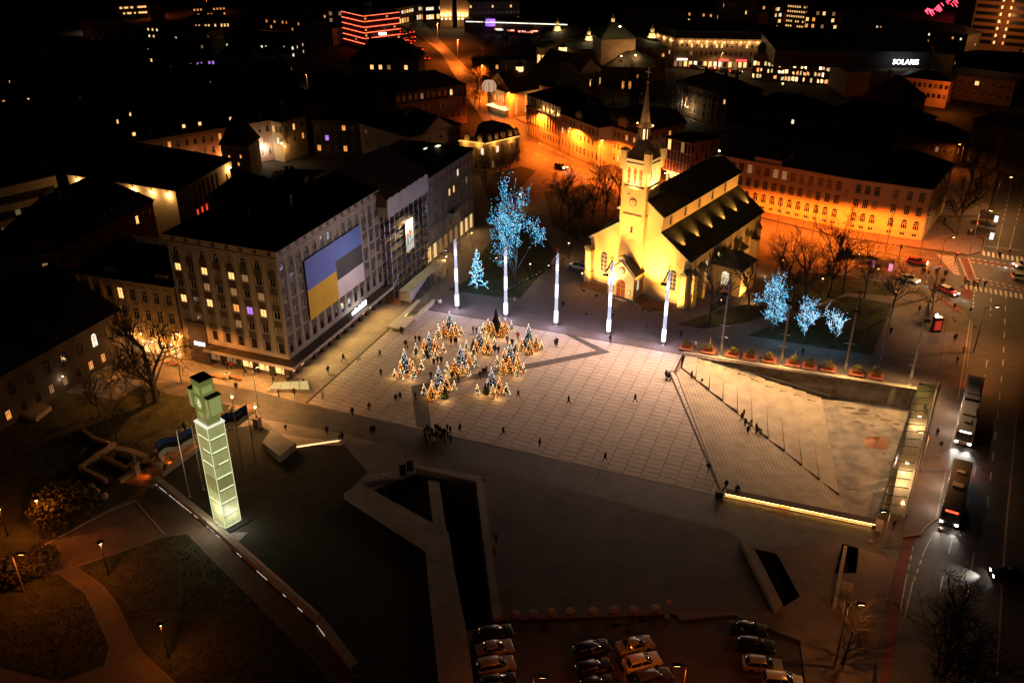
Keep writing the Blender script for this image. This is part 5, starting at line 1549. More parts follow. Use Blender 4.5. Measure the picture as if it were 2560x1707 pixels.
mc.build('spire_cross', mat('pale_metal', (0.5,0.42,0.33), 0.5), cc)
ck = MB().lathe([(0.8,0),(0.8,0.1)], n=16).build('clock', mat('clock_red', (0.2,0.05,0.03), 0.6), cc, local=True)
ck.location = ch(TU,TV0-.02,19.6)-cc.location; ck.rotation_euler = (R(90),0,TH_C)
cf = MB().lathe([(0.62,0.1),(0.62,0.13)], n=16).build('clock_face', mat('clock_face', (0.6,0.45,0.2), 0.6), ck, local=True)
MB().box(-.05,.05,0,.5,.13,.16).box(0,.35,-.04,.04,.13,.16).build('clock_hands', blackm, ck, local=True)
# porch
PV, PW, PE, PR = -4.0, 3.0, 5.4, 7.6
facade(cc, ch(TU-PW,PV), ch(TU+PW,PV), 0, PE, [(PW,0.05,2.2,4.0,'a','r',1,1)], crw, name='porch_wall', fm=frY, depth=0.5)
gp = MB().poly([ch(TU-PW,PV,PE),ch(TU+PW,PV,PE),ch(TU+.7,PV,PR+.2),ch(TU-.7,PV,PR+.2)]).poly([ch(TU-.7,PV,PR+.2),ch(TU+.7,PV,PR+.2),ch(TU+.7,PV,PR+1.2),ch(TU-.7,PV,PR+1.2)])
gp.build('porch_gable', crw, cc)
facade(cc, ch(TU+PW,PV), ch(TU+PW,0), 0, PE, [(1.9,1.6,1.0,2.6,'a','l',1,1)], yel, name='porch_wall')
facade(cc, ch(TU-PW,0), ch(TU-PW,PV), 0, PE, [], yel, name='porch_wall')
for s in (-1, 1):
 slope(ch(TU+s*(PW+.35),PV-.3,PE-.15), ch(TU+s*(PW+.35),.0,PE-.15), ch(TU,.0,PR+.5), ch(TU,PV-.3,PR+.5), 'porch_roof', 10)
pr = MB()
for s in (-1, 1): pr.add([ch(TU+s*(PW+.3),PV-.16,PE-.45),ch(TU+s*.8,PV-.16,PR-.05),ch(TU+s*.8,PV-.16,PR+.45),ch(TU+s*(PW+.3),PV-.16,PE+.05)],[(0,1,2,3)])
pr.build('porch_cornice', mat('white_cornice', (0.7,0.62,0.48), 0.8), cc)
e = .95; MB().add([ch(TU-e,PV-.3,PR+1.2),ch(TU+e,PV-.3,PR+1.2),ch(TU+e,PV+.9,PR+1.2),ch(TU-e,PV+.9,PR+1.2),ch(TU,PV-.3,PR+1.7),ch(TU,PV+.9,PR+1.7)],[(0,1,4),(2,3,5),(1,2,5,4),(3,0,4,5)]).build('gable_cap', copm, cc)
rs = MB().lathe([(0.75,0),(0.75,0.12)], n=16).build('rose_window', mat('rose_frame', (0.22,0.1,0.05), 0.7), cc, local=True)
rs.location = ch(TU,PV-.02,5.9)-cc.location; rs.rotation_euler = (R(90),0,TH_C)
for i in range(7):
 a = 2*math.pi*i/6; rr = 0.42 if i < 6 else 0
 MB().lathe([(0.17,.12),(0.17,.15)], (rr*math.cos(a),rr*math.sin(a),0), 8).build('rose_pane', PANES['l'], rs, local=True)
dr = MB().prism([ch(TU-.95,PV+.42),ch(TU+.95,PV+.42),ch(TU+.95,PV+.36),ch(TU-.95,PV+.36)], 0.05, 2.6).build('door', mat('red_door', (0.14,0.035,0.025), 0.6), cc)
MB().prism([ch(TU-.9,PV+.35),ch(TU-.1,PV+.35),ch(TU-.1,PV+.33),ch(TU-.9,PV+.33)], 0.2, 2.5).build('door_leaf', mat('door_leaf', (0.3,0.2,0.12), 0.7), dr)
MB().add([ch(TU-.85,PV+.34,2.75),ch(TU+.85,PV+.34,2.75),ch(TU+.6,PV+.34,3.4),ch(TU,PV+.34,3.75),ch(TU-.6,PV+.34,3.4)],[(0,1,2,3,4)]).build('fanlight', PANES['l'], dr)
MB().prism([ch(TU-2.2,PV-1.2),ch(TU+2.2,PV-1.2),ch(TU+2.2,PV),ch(TU-2.2,PV)], 0, 0.17).build('door_step', concm, cc)
for s in (-1,1):
 MB().prism([ch(TU+s*2.0-.4,PV-.02),ch(TU+s*2.0+.4,PV-.02),ch(TU+s*2.0+.4,PV-.1),ch(TU+s*2.0-.4,PV-.1)], 1.0, 2.1).build('notice_case', frameD, cc)
 MB().add([ch(TU+s*2.0-.28,PV-.11,1.1),ch(TU+s*2.0+.28,PV-.11,1.1),ch(TU+s*2.0+.28,PV-.11,2.0),ch(TU+s*2.0-.28,PV-.11,2.0)],[(0,1,2,3)]).build('notice', white, cc)
# side annexes
def annex(u0, u1, v0, v1, h, rh, wins):
 A_, B_, C_, D_ = ch(u0,v0), ch(u1,v0), ch(u1,v1), ch(u0,v1)
 facade(cc, A_, B_, 0, h, [((u1-u0)/2,1.8,1.9,3.2,'a','l',2,2)], yel, name='annex_wall')
 facade(cc, B_, C_, 0, h, wins, yel, name='annex_wall')
 facade(cc, C_, D_, 0, h, [], yel, name='annex_wall'); facade(cc, D_, A_, 0, h, [], yel, name='annex_wall')
 roof(cc, [D_,A_,B_,C_], h, h+rh, copm, 'hip', .4, name='annex_roof')
annex(W_, W_+7, 10.5, 17.5, 6.0, 2.6, [(2,1.8,1.2,3.0,'a','g',1,2),(5,1.8,1.2,3.0,'a','g',1,2)])
annex(-W_-5, -W_, 14, 22, 6.5, 2.6, [])
for v in (24.5,31):
 MB().prism([ch(W_,v-1),ch(W_+1.8,v-1),ch(W_+1.8,v+1),ch(W_,v+1)], 0, 5.2).build('side_porch', yel, cc)
 MB().add([ch(W_,v-1.2,6.0),ch(W_+2.1,v-1.2,5.1),ch(W_+2.1,v+1.2,5.1),ch(W_,v+1.2,6.0)],[(0,1,2,3)]).build('side_porch_roof', copm, cc)
# roof lights aimed at the clerestory, and ground floodlights
fx = mat('floodlight_case', (0.05,0.045,0.04), 0.5)
FL_C = (1.0,0.50,0.13)
for i in range(6):
 v = 2.5 + i*6.2
 p = ch(9.6, v, 11.55)
 MB().obox(p-Vector((0,0,.1)),(.35,.25,.25),TH_C).build('roof_floodlight', fx, cc)
 lamp('roof_light', 'SPOT', p+Vector((0,0,.35)), 520, FL_C, 0.1, cc, aim=ch(WM,v+0.5,16.4), spot=95, blend=0.7)
for v in (-.2, LC-1):
 p = ch(0, v, HR+.5)
 MB().obox(p-Vector((0,0,.45)),(.3,.3,.5),TH_C).build('ridge_lamp_post', fx, cc)
MB().lathe([(.1,0),(.22,.15),(.1,.3)], ch(0,LC-1,HR+.55), 8).build('ridge_lamp', emis('ridge_lamp_glow', (1.0,0.7,0.3), 30), cc)
for s in (-1.7,1.7):
 p = tc + cU*s + Vector((0,0,34.6)); MB().lathe([(.06,0),(.13,.1),(.06,.2)], p, 6).build('skirt_lamp', emis('skirt_lamp_glow', (1.0,0.45,0.12), 25), cc)
lamp('skirt_light', 'POINT', tc+Vector((-1.9,-1.9,35.2)), 40, (1.0,0.55,0.2), .1, cc); lamp('skirt_light', 'POINT', tc+Vector((1.9,-1.9,35.2)), 40, (1.0,0.55,0.2), .1, cc)
def flood(p, aim, e, spot=70, col=FL_C):
 MB().obox(p,(.5,.4,.45),TH_C).build('ground_floodlight', fx, cc)
 lamp('flood_light', 'SPOT', p+Vector((0,0,.6)), e, col, .15, cc, aim=aim, spot=spot, blend=0.8)
flood(ch(5.4,-6.5), ch(3.6,0,9.5), 12000, 62)
flood(ch(9.6,-6.0), ch(9.0,0,5), 3600, 95)
flood(ch(TU-7.6,-6.0), ch(TU-6.6,0,5.5), 4200, 95)
flood(ch(-5.6,-6.5), ch(TU-.6,TV0,11.5), 8000, 70)
flood(ch(TU-1.2,-15), ch(TU,TV0,19), 15000, 36)
flood(ch(TU+3,-12.0), ch(TU,PV,3.2), 1500, 60)
# belfry and tower-base lights on the tower itself
for p, a, e in ((ch(TU,TV0-2.0,22.2), ch(TU,TV0,25.4), 900), (ch(t1+2.0,TV0+TS/2,22.2), ch(t1,TV0+TS/2,25.4), 1300)):
 lamp('belfry_light', 'SPOT', p, e, (1.0,0.7,0.3), .1, cc, aim=a, spot=120, blend=0.8)
MB().tube(ch(TU,TV0,22.3), ch(TU,TV0-1.9,22.05), .04, n=4).tube(ch(t1,TV0+TS/2,22.3), ch(t1+1.9,TV0+TS/2,22.05), .04, n=4).obox(ch(TU,TV0-2.0,21.9),(.4,.25,.2),TH_C).obox(ch(t1+2,TV0+TS/2,21.9),(.25,.4,.2),TH_C).build('belfry_lamp_arm', fx, cc)
flood(ch(t1+1.0,3.0,HA+1.2) if False else ch(7.2,-5.0), ch(t1,TV0+2.5,15), 3800, 50)
for v in (12,24): flood(ch(W_+9,v), ch(W_,v,5), 900, 110)
flood(ch(W_+12,8.5), ch(W_+3.5,10.5,3), 700, 110)
# flower beds in front
for q in ([(TU-9.8,-.9),(TU-9.8,-5.0),(TU-3.4,-5.0),(TU-3.4,-.9)], [(TU+3.4,-.9),(TU+3.4,-4.6),(TU+8.5,-7.2),(TU+12,-3.6),(TU+11,-.9)]):
 g = [ch(u,v) for u, v in q]
 n = len(g); kb = MB()
 for i in range(n): strip(kb, g[i], g[(i+1)%n], .16, 0, .14)
 tag(kb.build('bed_kerb', mat('kerb_stone', (0.28,0.25,0.22))), kind='structure')
 tag(holed('flower_bed', g, [], .09, mat('bed_soil', (0.085,0.055,0.03), .95, ns=2.5, na=.6, bump=1, bs=8)), kind='structure')

# ================================================================ houses round the square
def hs(label, p, q, h, depth, wm, **k):
 return house(label, G(p[0],p[1],h), G(q[0],q[1],h), h, depth, wm, **k)
orm = mat('cream_render', (0.46,0.36,0.25), 0.85, ns=0.4, na=0.12)
pinkm = mat('pink_render', (0.36,0.23,0.18), 0.85, ns=0.4, na=0.15)
ochm = mat('ochre_render', (0.40,0.29,0.16), 0.85, ns=0.4, na=0.15)
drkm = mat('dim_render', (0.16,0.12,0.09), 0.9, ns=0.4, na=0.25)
redb = mat('red_brick', (0.17,0.06,0.045), 0.85, ns=0.8, na=0.2)
stonm = mat('limestone', (0.34,0.28,0.2), 0.85, ns=1.2, na=0.25, bump=0.4, bs=2)
grnm = mat('olive_attic', (0.09,0.08,0.05), 0.7, ns=0.5, na=0.2)
rtile = mat('red_tile_roof', (0.10,0.03,0.02), 0.8, ns=0.6, na=0.25)
glowb = emis('lamp_bulb_glow', (1.0,0.6,0.22), 26.0)
glowo = emis('lamp_bulb_orange', (1.0,0.32,0.05), 26.0)
gloww = emis('lamp_bulb_white', (1.0,0.93,0.8), 26.0)
def wall_lamp(parent, p, e, col=AMB, bulb=None, r=0.14, nm='wall_lamp', dz=-0.35):
 p = Vector(p)
 MB().lathe([(r*.5,-r*.6),(r,0),(r*.5,r*.6)], p, 6).build(nm, bulb or glowb, parent)
 if e: lamp(nm+'_light', 'POINT', p+Vector((0,-0.3,dz)), e, col, 0.12, parent)
# ---- school
HS = 12.6
sA, sB, sC = G(1800,387,HS), G(2131,447,HS), G(2331,474,HS)
sD = G(2385,408,HS)
sb = thing('school', 'long cream school with tall rectangular and arched windows glowing in street light', 'building', (sA.x,sA.y,0))
scm = mat('school_render', (0.52,0.40,0.26), 0.85, ns=0.4, na=0.08)
def srows(us, seed):
 r = random.Random(seed); o = []
 for u in us:
  o += [(u,9.1,1.35,2.35,'r',r.choice('dddmdb'),2,1),(u,5.6,1.35,2.35,'r',r.choice('dddddb'),2,1),(u,2.2,1.4,2.35,'a','d',2,1),(u,0.55,1.2,0.75,'r','d',1,0)]
 return o
L1_ = (sB-sA).length; L2_ = (sC-sB).length
facade(sb, sA, sB, 0, HS, srows([1.6+i*(L1_-2.2)/14 for i in range(15)], 1), scm)
facade(sb, sB, sC, 0, HS, srows([L2_*f for f in (0.10,0.22,0.34,0.58,0.75,0.90)], 2), scm)
facade(sb, sC, sD, 0, HS, srows([L2_*f for f in (0.2,0.5,0.8,1.1)], 3), scm)
nS = (sB-sA).normalized(); nS = Vector((-nS.y,nS.x,0));
sE, sF = sA + nS*17, sB + nS*17 + (sC-sB).normalized()*6
facade(sb, sD, sF, 0, HS, [], scm); facade(sb, sF, sE, 0, HS, [], scm); facade(sb, sE, sA, 0, HS, [], scm)
cb = MB()
for a, b in ((sA,sB),(sB,sC),(sC,sD)):
 d = (b-a).normalized(); n = Vector((d.y,-d.x,0)); a0 = Vector((a.x,a.y,0)); b0 = Vector((b.x,b.y,0))
 for z0_, z1_, e in ((HS-.6,HS-.02,.35),(5.1,5.3,.12),(1.5,1.75,.14),(8.6,8.7,.06)): cb.prism([a0+n*.003,b0+n*.003,b0+n*e,a0+n*e], z0_, z1_)
cb.build('cornice', scm, sb)
rfm = mat('dark_school_roof', (0.03,0.024,0.021), 0.8, ns=0.4, na=0.25, spec=0.15)
rb_ = MB(); Zp = lambda p, z: Vector((p.x,p.y,z))
o1 = lambda p, n, e: Vector((p.x,p.y,0)) + n*e
m1, m2, m3 = (sA+sE)/2, (sB+sF)/2 - (sC-sB).normalized()*1, (sC+sD)/2
rb_.poly([Zp(sA,HS),Zp(sB,HS),Zp(m2,HS+5.5),Zp(m1,HS+5.5)]); rb_.poly([Zp(sB,HS),Zp(sC,HS),Zp(m3-(sC-sB).normalized()*8,HS+5.5),Zp(m2,HS+5.5)])
rb_.poly([Zp(sC,HS),Zp(sD,HS),Zp(m3-(sC-sB).normalized()*8,HS+5.5)]); rb_.poly([Zp(sD,HS),Zp(sF,HS),Zp(m2,HS+5.5),Zp(m3-(sC-sB).normalized()*8,HS+5.5)])
rb_.poly([Zp(sF,HS),Zp(sE,HS),Zp(m1,HS+5.5),Zp(m2,HS+5.5)]); rb_.poly([Zp(sE,HS),Zp(sA,HS),Zp(m1,HS+5.5)])
rb_.build('roof', rfm, sb)
for u in (0.30,0.42,0.52):
 p = sA.lerp(sB,u)+nS*3.2; MB().lathe([(0.9,0),(0.85,0.4),(0.5,0.8),(0.0,0.95)], Vector((p.x,p.y,HS+1.4)), 10).build('roof_eye', mat('zinc', (0.12,0.10,0.09), 0.5), sb)
p = sA.lerp(sB,0.38); MB().obox(Vector((p.x,p.y,HS-.02))+nS*.5,(7.0,0.9,1.1),math.atan2((sB-sA).y,(sB-sA).x)).build('parapet', scm, sb)
# ---- orange street row
oA = thing('colonnade_house', 'cream classical house with pilasters and a floodlit loggia on the orange street', 'building', G(1321,236,13.2).xy.to_3d())
A_, B_ = G(1318,236,13.2), G(1402,268,13.2); LQ = (B_-A_).length
facade(oA, A_, B_, 0, 9.6, [(LQ*(i+.5)/13, z, .85, hh, 'r', 'd', 0, 1) for i in range(13) for z, hh in ((5.2,3.2),(1.2,2.0))], orm, fine=False)
dq = (B_-A_).normalized(); nq = Vector((-dq.y,dq.x,0))
A2, B2 = A_+nq*1.6, B_+nq*1.6
facade(oA, A2, B2, 9.6, 13.2, [(LQ*(i+.5)/13, 10.2, .8, 1.9, 'r', 'd', 0, 0) for i in range(13)], orm, fine=False)
pc = MB();
for i in range(14):
 p = A_ + dq*(LQ*i/13); p = Vector((p.x,p.y,0)); pc.prism([p-dq*.25-nq*.25,p+dq*.25-nq*.25,p+dq*.25+nq*.003,p-dq*.25+nq*.003], 4.6, 9.1)
pc.build('pilasters', orm, oA)
MB().prism([A_-nq*.45-dq*.3,B_-nq*.45+dq*.3,B_+nq*1.6,A_+nq*1.6], 9.15, 9.6).build('cornice', orm, oA)
lc = MB()
for f in (0.40,0.52,0.64,0.82):
 p = A_ + dq*(LQ*f) + nq*0.7; lc.lathe([(0.32,9.6),(0.26,9.9),(0.24,12.8),(0.34,13.1)], Vector((p.x,p.y,0)), 8)
 lamp('loggia_light', 'POINT', Vector((p.x,p.y,10.0))+nq*0.45-dq*.5, 34, (1.0,0.6,0.22), .08, oA)
lc.build('loggia_column', orm, oA)
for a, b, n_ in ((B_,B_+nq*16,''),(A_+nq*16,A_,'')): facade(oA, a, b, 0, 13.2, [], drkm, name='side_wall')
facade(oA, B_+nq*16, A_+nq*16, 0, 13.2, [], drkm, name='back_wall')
roof(oA, [A_,B_,B_+nq*16,A_+nq*16], 13.2, 16.6, tinm, 'hip', .4)
tB, qB = hs('plain cream street house with dormer gable between the colonnade and the mansard house', (1402.5,283), (1498,319.5), 11.6, 15, orm, cols=10, rows=[(8.9,1.6),(5.6,1.8),(1.6,2.2,'a')], w_=.95, lit=.05, rh=3.6, fine=False, chim=3, name='street_house', cols2=0 or 2, side='none')
d_ = (qB[1]-qB[0]).normalized(); n_ = Vector((-d_.y,d_.x,0)); p = qB[0].lerp(qB[1],.45)+n_*.5
MB().obox(Vector((p.x,p.y,11.6)),(3.0,.6,1.6),math.atan2(d_.y,d_.x)).lathe([(1.0,1.6),(.9,2.1),(.5,2.5),(0,2.6)], Vector((p.x,p.y,11.6)), 10).build('dormer_gable', orm, tB)
tC, qC = hs('pale corner house with a steep mansard roof and lit windows on the orange street', (1498,305), (1591,333.5), 11.4, 20, orm, rk='mansard', rm=mat('brown_mansard', (0.09,0.06,0.045), .75, ns=.6, na=.2), rh=5.2, cols=10, rows=[(8.3,1.7),(4.9,1.8),(1.4,2.0)], w_=.95, lit=.35, lits='oowm', fine=False, name='mansard_house', cols2=8, inset=2.2, rows2=[(8.3,1.7),(4.9,1.8)], lit2=.1)
d_ = (qC[1]-qC[0]).normalized(); n_ = Vector((-d_.y,d_.x,0)); ang_ = math.atan2(d_.y,d_.x)
for f in (.12,.22,.32,.42,.78,.9):
 p = qC[0].lerp(qC[1],f)+n_*.9; MB().obox(Vector((p.x,p.y,12.4)),(.8,1.0,1.3),ang_).build('dormer', drkm, tC)
p = qC[0].lerp(qC[1],.62)+n_*.6; MB().obox(Vector((p.x,p.y,11.4)),(3.4,1.2,2.4),ang_).lathe([(1.6,2.4),(1.4,3.0),(.7,3.5),(0,3.6)], Vector((p.x,p.y,11.4)), 10).build('dormer_gable', orm, tC)
# ---- glass and red panel block behind the church
g0, g1, g2 = G(1663,344,13), G(1729,360,13), G(1801,346,13)
gb_ = thing('glass_block', 'modern block with a glazed end and terracotta panel side behind the church', 'building', (g0.x,g0.y,0))
tcm = mat('terracotta_panel', (0.32,0.11,0.055), .7, ns=.8, na=.15)
curt = glass('curtain_glass', (0.10,0.04,0.03), .75, .1)
d_ = (g1-g0); L = d_.length; d_.normalize()
for i in range(8):
 for k in range(3):
  a, b = g0+d_*(L*i/8+.06), g0+d_*(L*(i+1)/8-.06); z0_, z1_ = 4.2+k*2.9+.06, 4.2+(k+1)*2.9-.06
  MB().add([Vector((a.x,a.y,z0_)),Vector((b.x,b.y,z0_)),Vector((b.x,b.y,z1_)),Vector((a.x,a.y,z1_))],[(0,1,2,3)]).build('glass_pane', LITW if (i,k) in ((1,2),) else LITD if (i,k) in ((0,1),(5,2)) else curt, gb_)
ml = MB()
for i in range(9): p = g0+d_*(L*i/8); ml.tube(Vector((p.x,p.y,4.2)), Vector((p.x,p.y,13)), .07, n=4)
for k in range(4): ml.tube(Vector((g0.x,g0.y,4.2+k*2.9)), Vector((g1.x,g1.y,4.2+k*2.9)), .07, n=4)
ml.build('mullions', mat('copper_mullion', (0.4,0.17,0.08), .6), gb_)
L2 = (g2-g1).length
facade(gb_, g1, g2, 4.2, 13, [(L2*(i+.5)/6, z, 1.0, 2.2, 'r', 'b' if (i+int(z))%2 else 'd', 0, 0) for i in range(6) for z in (4.9,7.8,10.4)], tcm, name='panel_wall', fine=False)
nb_ = Vector((-d_.y,d_.x,0)); g3 = g0+(g2-g1)
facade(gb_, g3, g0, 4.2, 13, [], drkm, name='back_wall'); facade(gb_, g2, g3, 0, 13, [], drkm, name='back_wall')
MB().prism([g0,g1,g2,g3], 13, 13.4).build('roof', tinm, gb_); MB().prism([g0,g1,g2,g3], 4.0, 4.2).build('soffit', orm, gb_)
i0, i1, i2, i3 = [(p-(g0+g2)/2)*.85+(g0+g2)/2 for p in (g0,g1,g2,g3)]
facade(gb_, i0, i1, 0, 4.0, rowcol((i1-i0).length, 4, [(1.2,1.8)], 1.0, .5, seed=2), orm, name='ground_wall', fine=False); facade(gb_, i1, i2, 0, 4.0, rowcol((i2-i1).length, 6, [(1.2,1.8)], 1.0, .2, seed=3), orm, name='ground_wall', fine=False)
for f in (.2,.6): p = g0.lerp(g1,f)-nb_*1.2; wall_lamp(gb_, Vector((p.x,p.y,3.6)), 160, (1.0,.75,.4), glowb)
# ---- drama theatre with the lit gable
dA, dB, dC = G(1219,276), G(1279,296), G(1314,299)
dt = thing('gabled_theatre', 'theatre with a tall floodlit gable, red banners and a cupola lantern', 'building', dA)
dd_ = (dB-dA).normalized(); dn = Vector((-dd_.y,dd_.x,0)); LD = (dB-dA).length
HG, AP = 8.6, 14.4
facade(dt, dA, dB, 0, HG, [(LD*f, 1.2, .8, 5.6, 'r', 'm', 0, 3) for f in (.42,.5,.58)]+[(LD*f,.4,1.0,1.8,'r','w',0,0) for f in (.32,.44,.56,.68)] if False else [(LD*f, 1.9, .8, 5.8, 'r', 'm', 0, 3) for f in (.4,.5,.6)], ochm, name='front_wall', fine=False)
gv = MB().poly([Vector((dA.x,dA.y,HG)),Vector((dB.x,dB.y,HG)),dB.lerp(dA,.1)+Vector((0,0,HG+1.6)),(dA+dB)/2+Vector((0,0,AP)),dA.lerp(dB,.1)+Vector((0,0,HG+1.6))]); gv.build('gable', ochm, dt)
DL = 32
sl = [(LD*.0+2.0+i*4.2, 1.2, .7, 6.0, 'r', 'o' if i < 2 else 'd', 0, 3) for i in range(7)]
facade(dt, dB, dB+dn*DL, 0, HG, sl, stonm, name='side_wall', fine=False); facade(dt, dA+dn*DL, dA, 0, HG, [], stonm, name='side_wall'); facade(dt, dB+dn*DL, dA+dn*DL, 0, HG, [], stonm, name='back_wall')
roof(dt, [dB,dB+dn*DL,dA+dn*DL,dA], HG, AP+.1, rtile, 'gable', .5)
rd = mat('theatre_banner', (0.45,0.03,0.03), .8)
for f in (.27,.74):
 p = dA.lerp(dB,f)-dn*.15; MB().obox(Vector((p.x,p.y,3.6)),(.7,.08,4.0),math.atan2(dd_.y,dd_.x)).build('red_banner', rd, dt)
 wall_lamp(dt, Vector((p.x,p.y,3.2))-dn*.3, 90, (1.0,.6,.2))
em_ = MB(); p = (dA+dB)/2-dn*.12
em_.obox(Vector((p.x,p.y,9.6)),(1.7,.1,1.5),math.atan2(dd_.y,dd_.x)).obox(Vector((p.x,p.y,11.1)),(1.1,.1,.8),math.atan2(dd_.y,dd_.x)).obox(Vector((p.x,p.y,11.9)),(.2,.1,.9),math.atan2(dd_.y,dd_.x)); em_.build('relief', mat('relief_stone', (0.3,0.2,0.12), .8), dt)
can_ = MB().prism([dA.lerp(dB,.15)-dn*2.2,dA.lerp(dB,.9)-dn*2.2,dA.lerp(dB,.9),dA.lerp(dB,.15)], 2.6, 2.9).build('entrance_canopy', emis('canopy_glow', (1.0,.6,.25), 2.2), dt)
for f in (.3,.5,.7): p = dA.lerp(dB,f)-dn*1.4; lamp('gable_light', 'SPOT', Vector((p.x,p.y,3.2)), 420, (1.0,.62,.2), .1, dt, aim=Vector((p.x,p.y,11))+dn*1.4, spot=80, blend=.8)
p = (dA+dB)/2+dn*9; MB().lathe([(1.3,AP-.6),(1.3,AP+1.2)], p, 8).build('cupola', emis('cupola_light', (1.0,.62,.28), 1.6), dt); MB().lathe([(1.6,AP+1.2),(1.4,AP+1.8),(.5,AP+2.9),(.05,AP+3.2)], p, 8).build('cupola_roof', rtile, dt)
tw = dB+dn*14+dd_*3.5; MB().lathe([(3.6,0),(3.6,10.5)], tw, 14).build('round_tower', ochm, dt); MB().lathe([(4.0,10.5),(3.2,11.3),(.2,12.6)], tw, 14).build('tower_roof', tinm, dt)
lamp('tower_light', 'POINT', tw-dn*5+Vector((0,0,5))-dd_*2, 240, (1.0,.5,.14), .2, dt)
# ---- pediment house, dome-light corner house, green attic house
tP, qP = hs('stone house with a carved triangular pediment and round windows', (1024,343), (1151,310), 12, 22, mat('dusky_stone', (0.22,0.15,0.1), .85, ns=.5, na=.2), cols=9, rows=[(9.2,1.2,'o'),(5.6,2.2),(1.5,2.2)], w_=1.2, lit=.0, rh=4.5, fine=False, name='pediment_house', cols2=4, lit2=.05)
d_ = (qP[1]-qP[0]).normalized(); n_ = Vector((-d_.y,d_.x,0)); pm_ = mat('dusky_stone', (0.22,0.15,0.1))
a, b, c = qP[0].lerp(qP[1],.22)-n_*.5, qP[0].lerp(qP[1],.82)-n_*.5, qP[0].lerp(qP[1],.52)-n_*.5
Zz = lambda p, z: Vector((p.x,p.y,z))
MB().poly([Zz(a,11.9),Zz(b,11.9),Zz(c,15.6)]).build('pediment', mat('carved_relief', (0.2,0.13,0.08), .9, ns=3, na=.6, bump=1.0, bs=4), tP)
pr = MB()
for u, v in ((a,c),(c,b)):
 z0_, z1_ = (11.9,15.6) if u is a else (15.6,11.9); pr.tube(Zz(u,z0_)-n_*.2, Zz(v,z1_)-n_*.2, .28, n=4)
pr.tube(Zz(a,11.9)-n_*.2, Zz(b,11.9)-n_*.2, .25, n=4); pr.build('pediment_moulding', pm_, tP)
MB().add([Zz(a,11.9),Zz(c,15.6),Zz(c,15.6)+n_*10,Zz(a,11.9)+n_*10],[(0,1,2,3)]).add([Zz(c,15.6),Zz(b,11.9),Zz(b,11.9)+n_*10,Zz(c,15.6)+n_*10],[(0,1,2,3)]).build('pediment_roof', tinm, tP)
m0, m1, m2 = G(1148,349,9.5), G(1213,357,9.5), G(1299,338,9.5)
tM = thing('dome_light_house', 'corner house with a dark mansard, stone dormers and a glowing faceted roof light', 'building', (m0.x,m0.y,0))
ylm = mat('yellow_render', (0.38,0.26,0.1), .85, ns=.4, na=.15)
facade(tM, m0, m1, 0, 9.5, rowcol((m1-m0).length, 4, [(5.8,2.0),(1.6,2.2,'a')], 1.0, .2, seed=3), ylm, fine=False)
facade(tM, m1, m2, 0, 9.5, rowcol((m2-m1).length, 7, [(5.8,2.0),(1.6,2.2,'a')], 1.0, .2, seed=4), ylm, fine=False)
m3 = m2 + (m0-m1)*1.6; m4 = m0 + (m2-m1)*.9
facade(tM, m2, m3, 0, 9.5, [], ylm); facade(tM, m3, m4, 0, 9.5, [], ylm); facade(tM, m4, m0, 0, 9.5, [], ylm)
roof(tM, [m1,m2,m3,m4.lerp(m0,.5)], 9.5, 14.0, tinm, 'mansard', .3, inset=1.8)
for a, b, k in ((m0,m1,2),(m1,m2,5)):
 for i in range(k):
  p = a.lerp(b,(i+.6)/k); d_ = (b-a).normalized(); n_ = Vector((-d_.y,d_.x,0)); p = Vector((p.x,p.y,9.5))+n_*.4
  MB().obox(p,(1.3,1.0,1.7),math.atan2(d_.y,d_.x)).lathe([(.75,1.7),(.55,2.0),(.2,2.3)], p, 8).build('dormer', ylm, tM)
st_ = MB()
for a, b in ((m0,m1),(m1,m2)):
 d_ = (b-a).normalized(); n_ = Vector((d_.y,-d_.x,0))*.3; L = (b-a).length; k = int(L/.35)
 for i in range(k): p = a+d_*(i*.35)+n_; st_.obox(Vector((p.x,p.y,9.1+.1*(i%3))),(.12,.12,.12))
st_.build('light_string', emis('string_orange', (1.0,.5,.12), 6.0), tM)
for a, b in ((m0,m1),(m1,m2)):
 for f in (.25,.75): p = a.lerp(b,f); d_ = (b-a).normalized(); lamp('string_light', 'POINT', Vector((p.x+d_.y*.9,p.y-d_.x*.9,8.6)), 60, (1.0,.5,.15), .3, tM)
pc_ = (m0+m2)/2+Vector((0,1,0)); dm = MB().lathe([(1.9,13.0),(2.1,14.4),(1.5,15.6),(1.3,15.7)], pc_, 8); dm.build('roof_light', emis('roof_light_glow', (1.0,.6,.35), .55), tM)
db = MB()
for i in range(8):
 a0 = 2*math.pi*i/8; db.tube(pc_+Vector((1.95*math.cos(a0),1.95*math.sin(a0),13)), pc_+Vector((2.15*math.cos(a0),2.15*math.sin(a0),14.4)), .09, n=4).tube(pc_+Vector((2.15*math.cos(a0),2.15*math.sin(a0),14.4)), pc_+Vector((1.5*math.cos(a0),1.5*math.sin(a0),15.65)), .09, n=4)
db.build('glazing_bar', dsteel, tM)
e0, e1 = G(990,262,9.6), G(1166,238,9.6)
tG = thing('green_attic_house', 'house with an olive attic storey of round-arched windows above a cream wall', 'building', (e0.x,e0.y,0))
LE = (e1-e0).length; de = (e1-e0).normalized(); ne = Vector((-de.y,de.x,0))
facade(tG, e0, e1, 0, 9.6, rowcol(LE, 12, [(6.6,1.8),(2.8,1.8)], .95, .05, seed=4), pinkm, fine=False)
facade(tG, e0+ne*.5, e1+ne*.5, 9.6, 13.2, [(LE*(i+.5)/12, 10.1, 1.1, 2.0, 'a', 'w' if i == 9 else 'm' if i == 4 else 'd', 1, 1) for i in range(12)], grnm, name='attic_wall', fine=False)
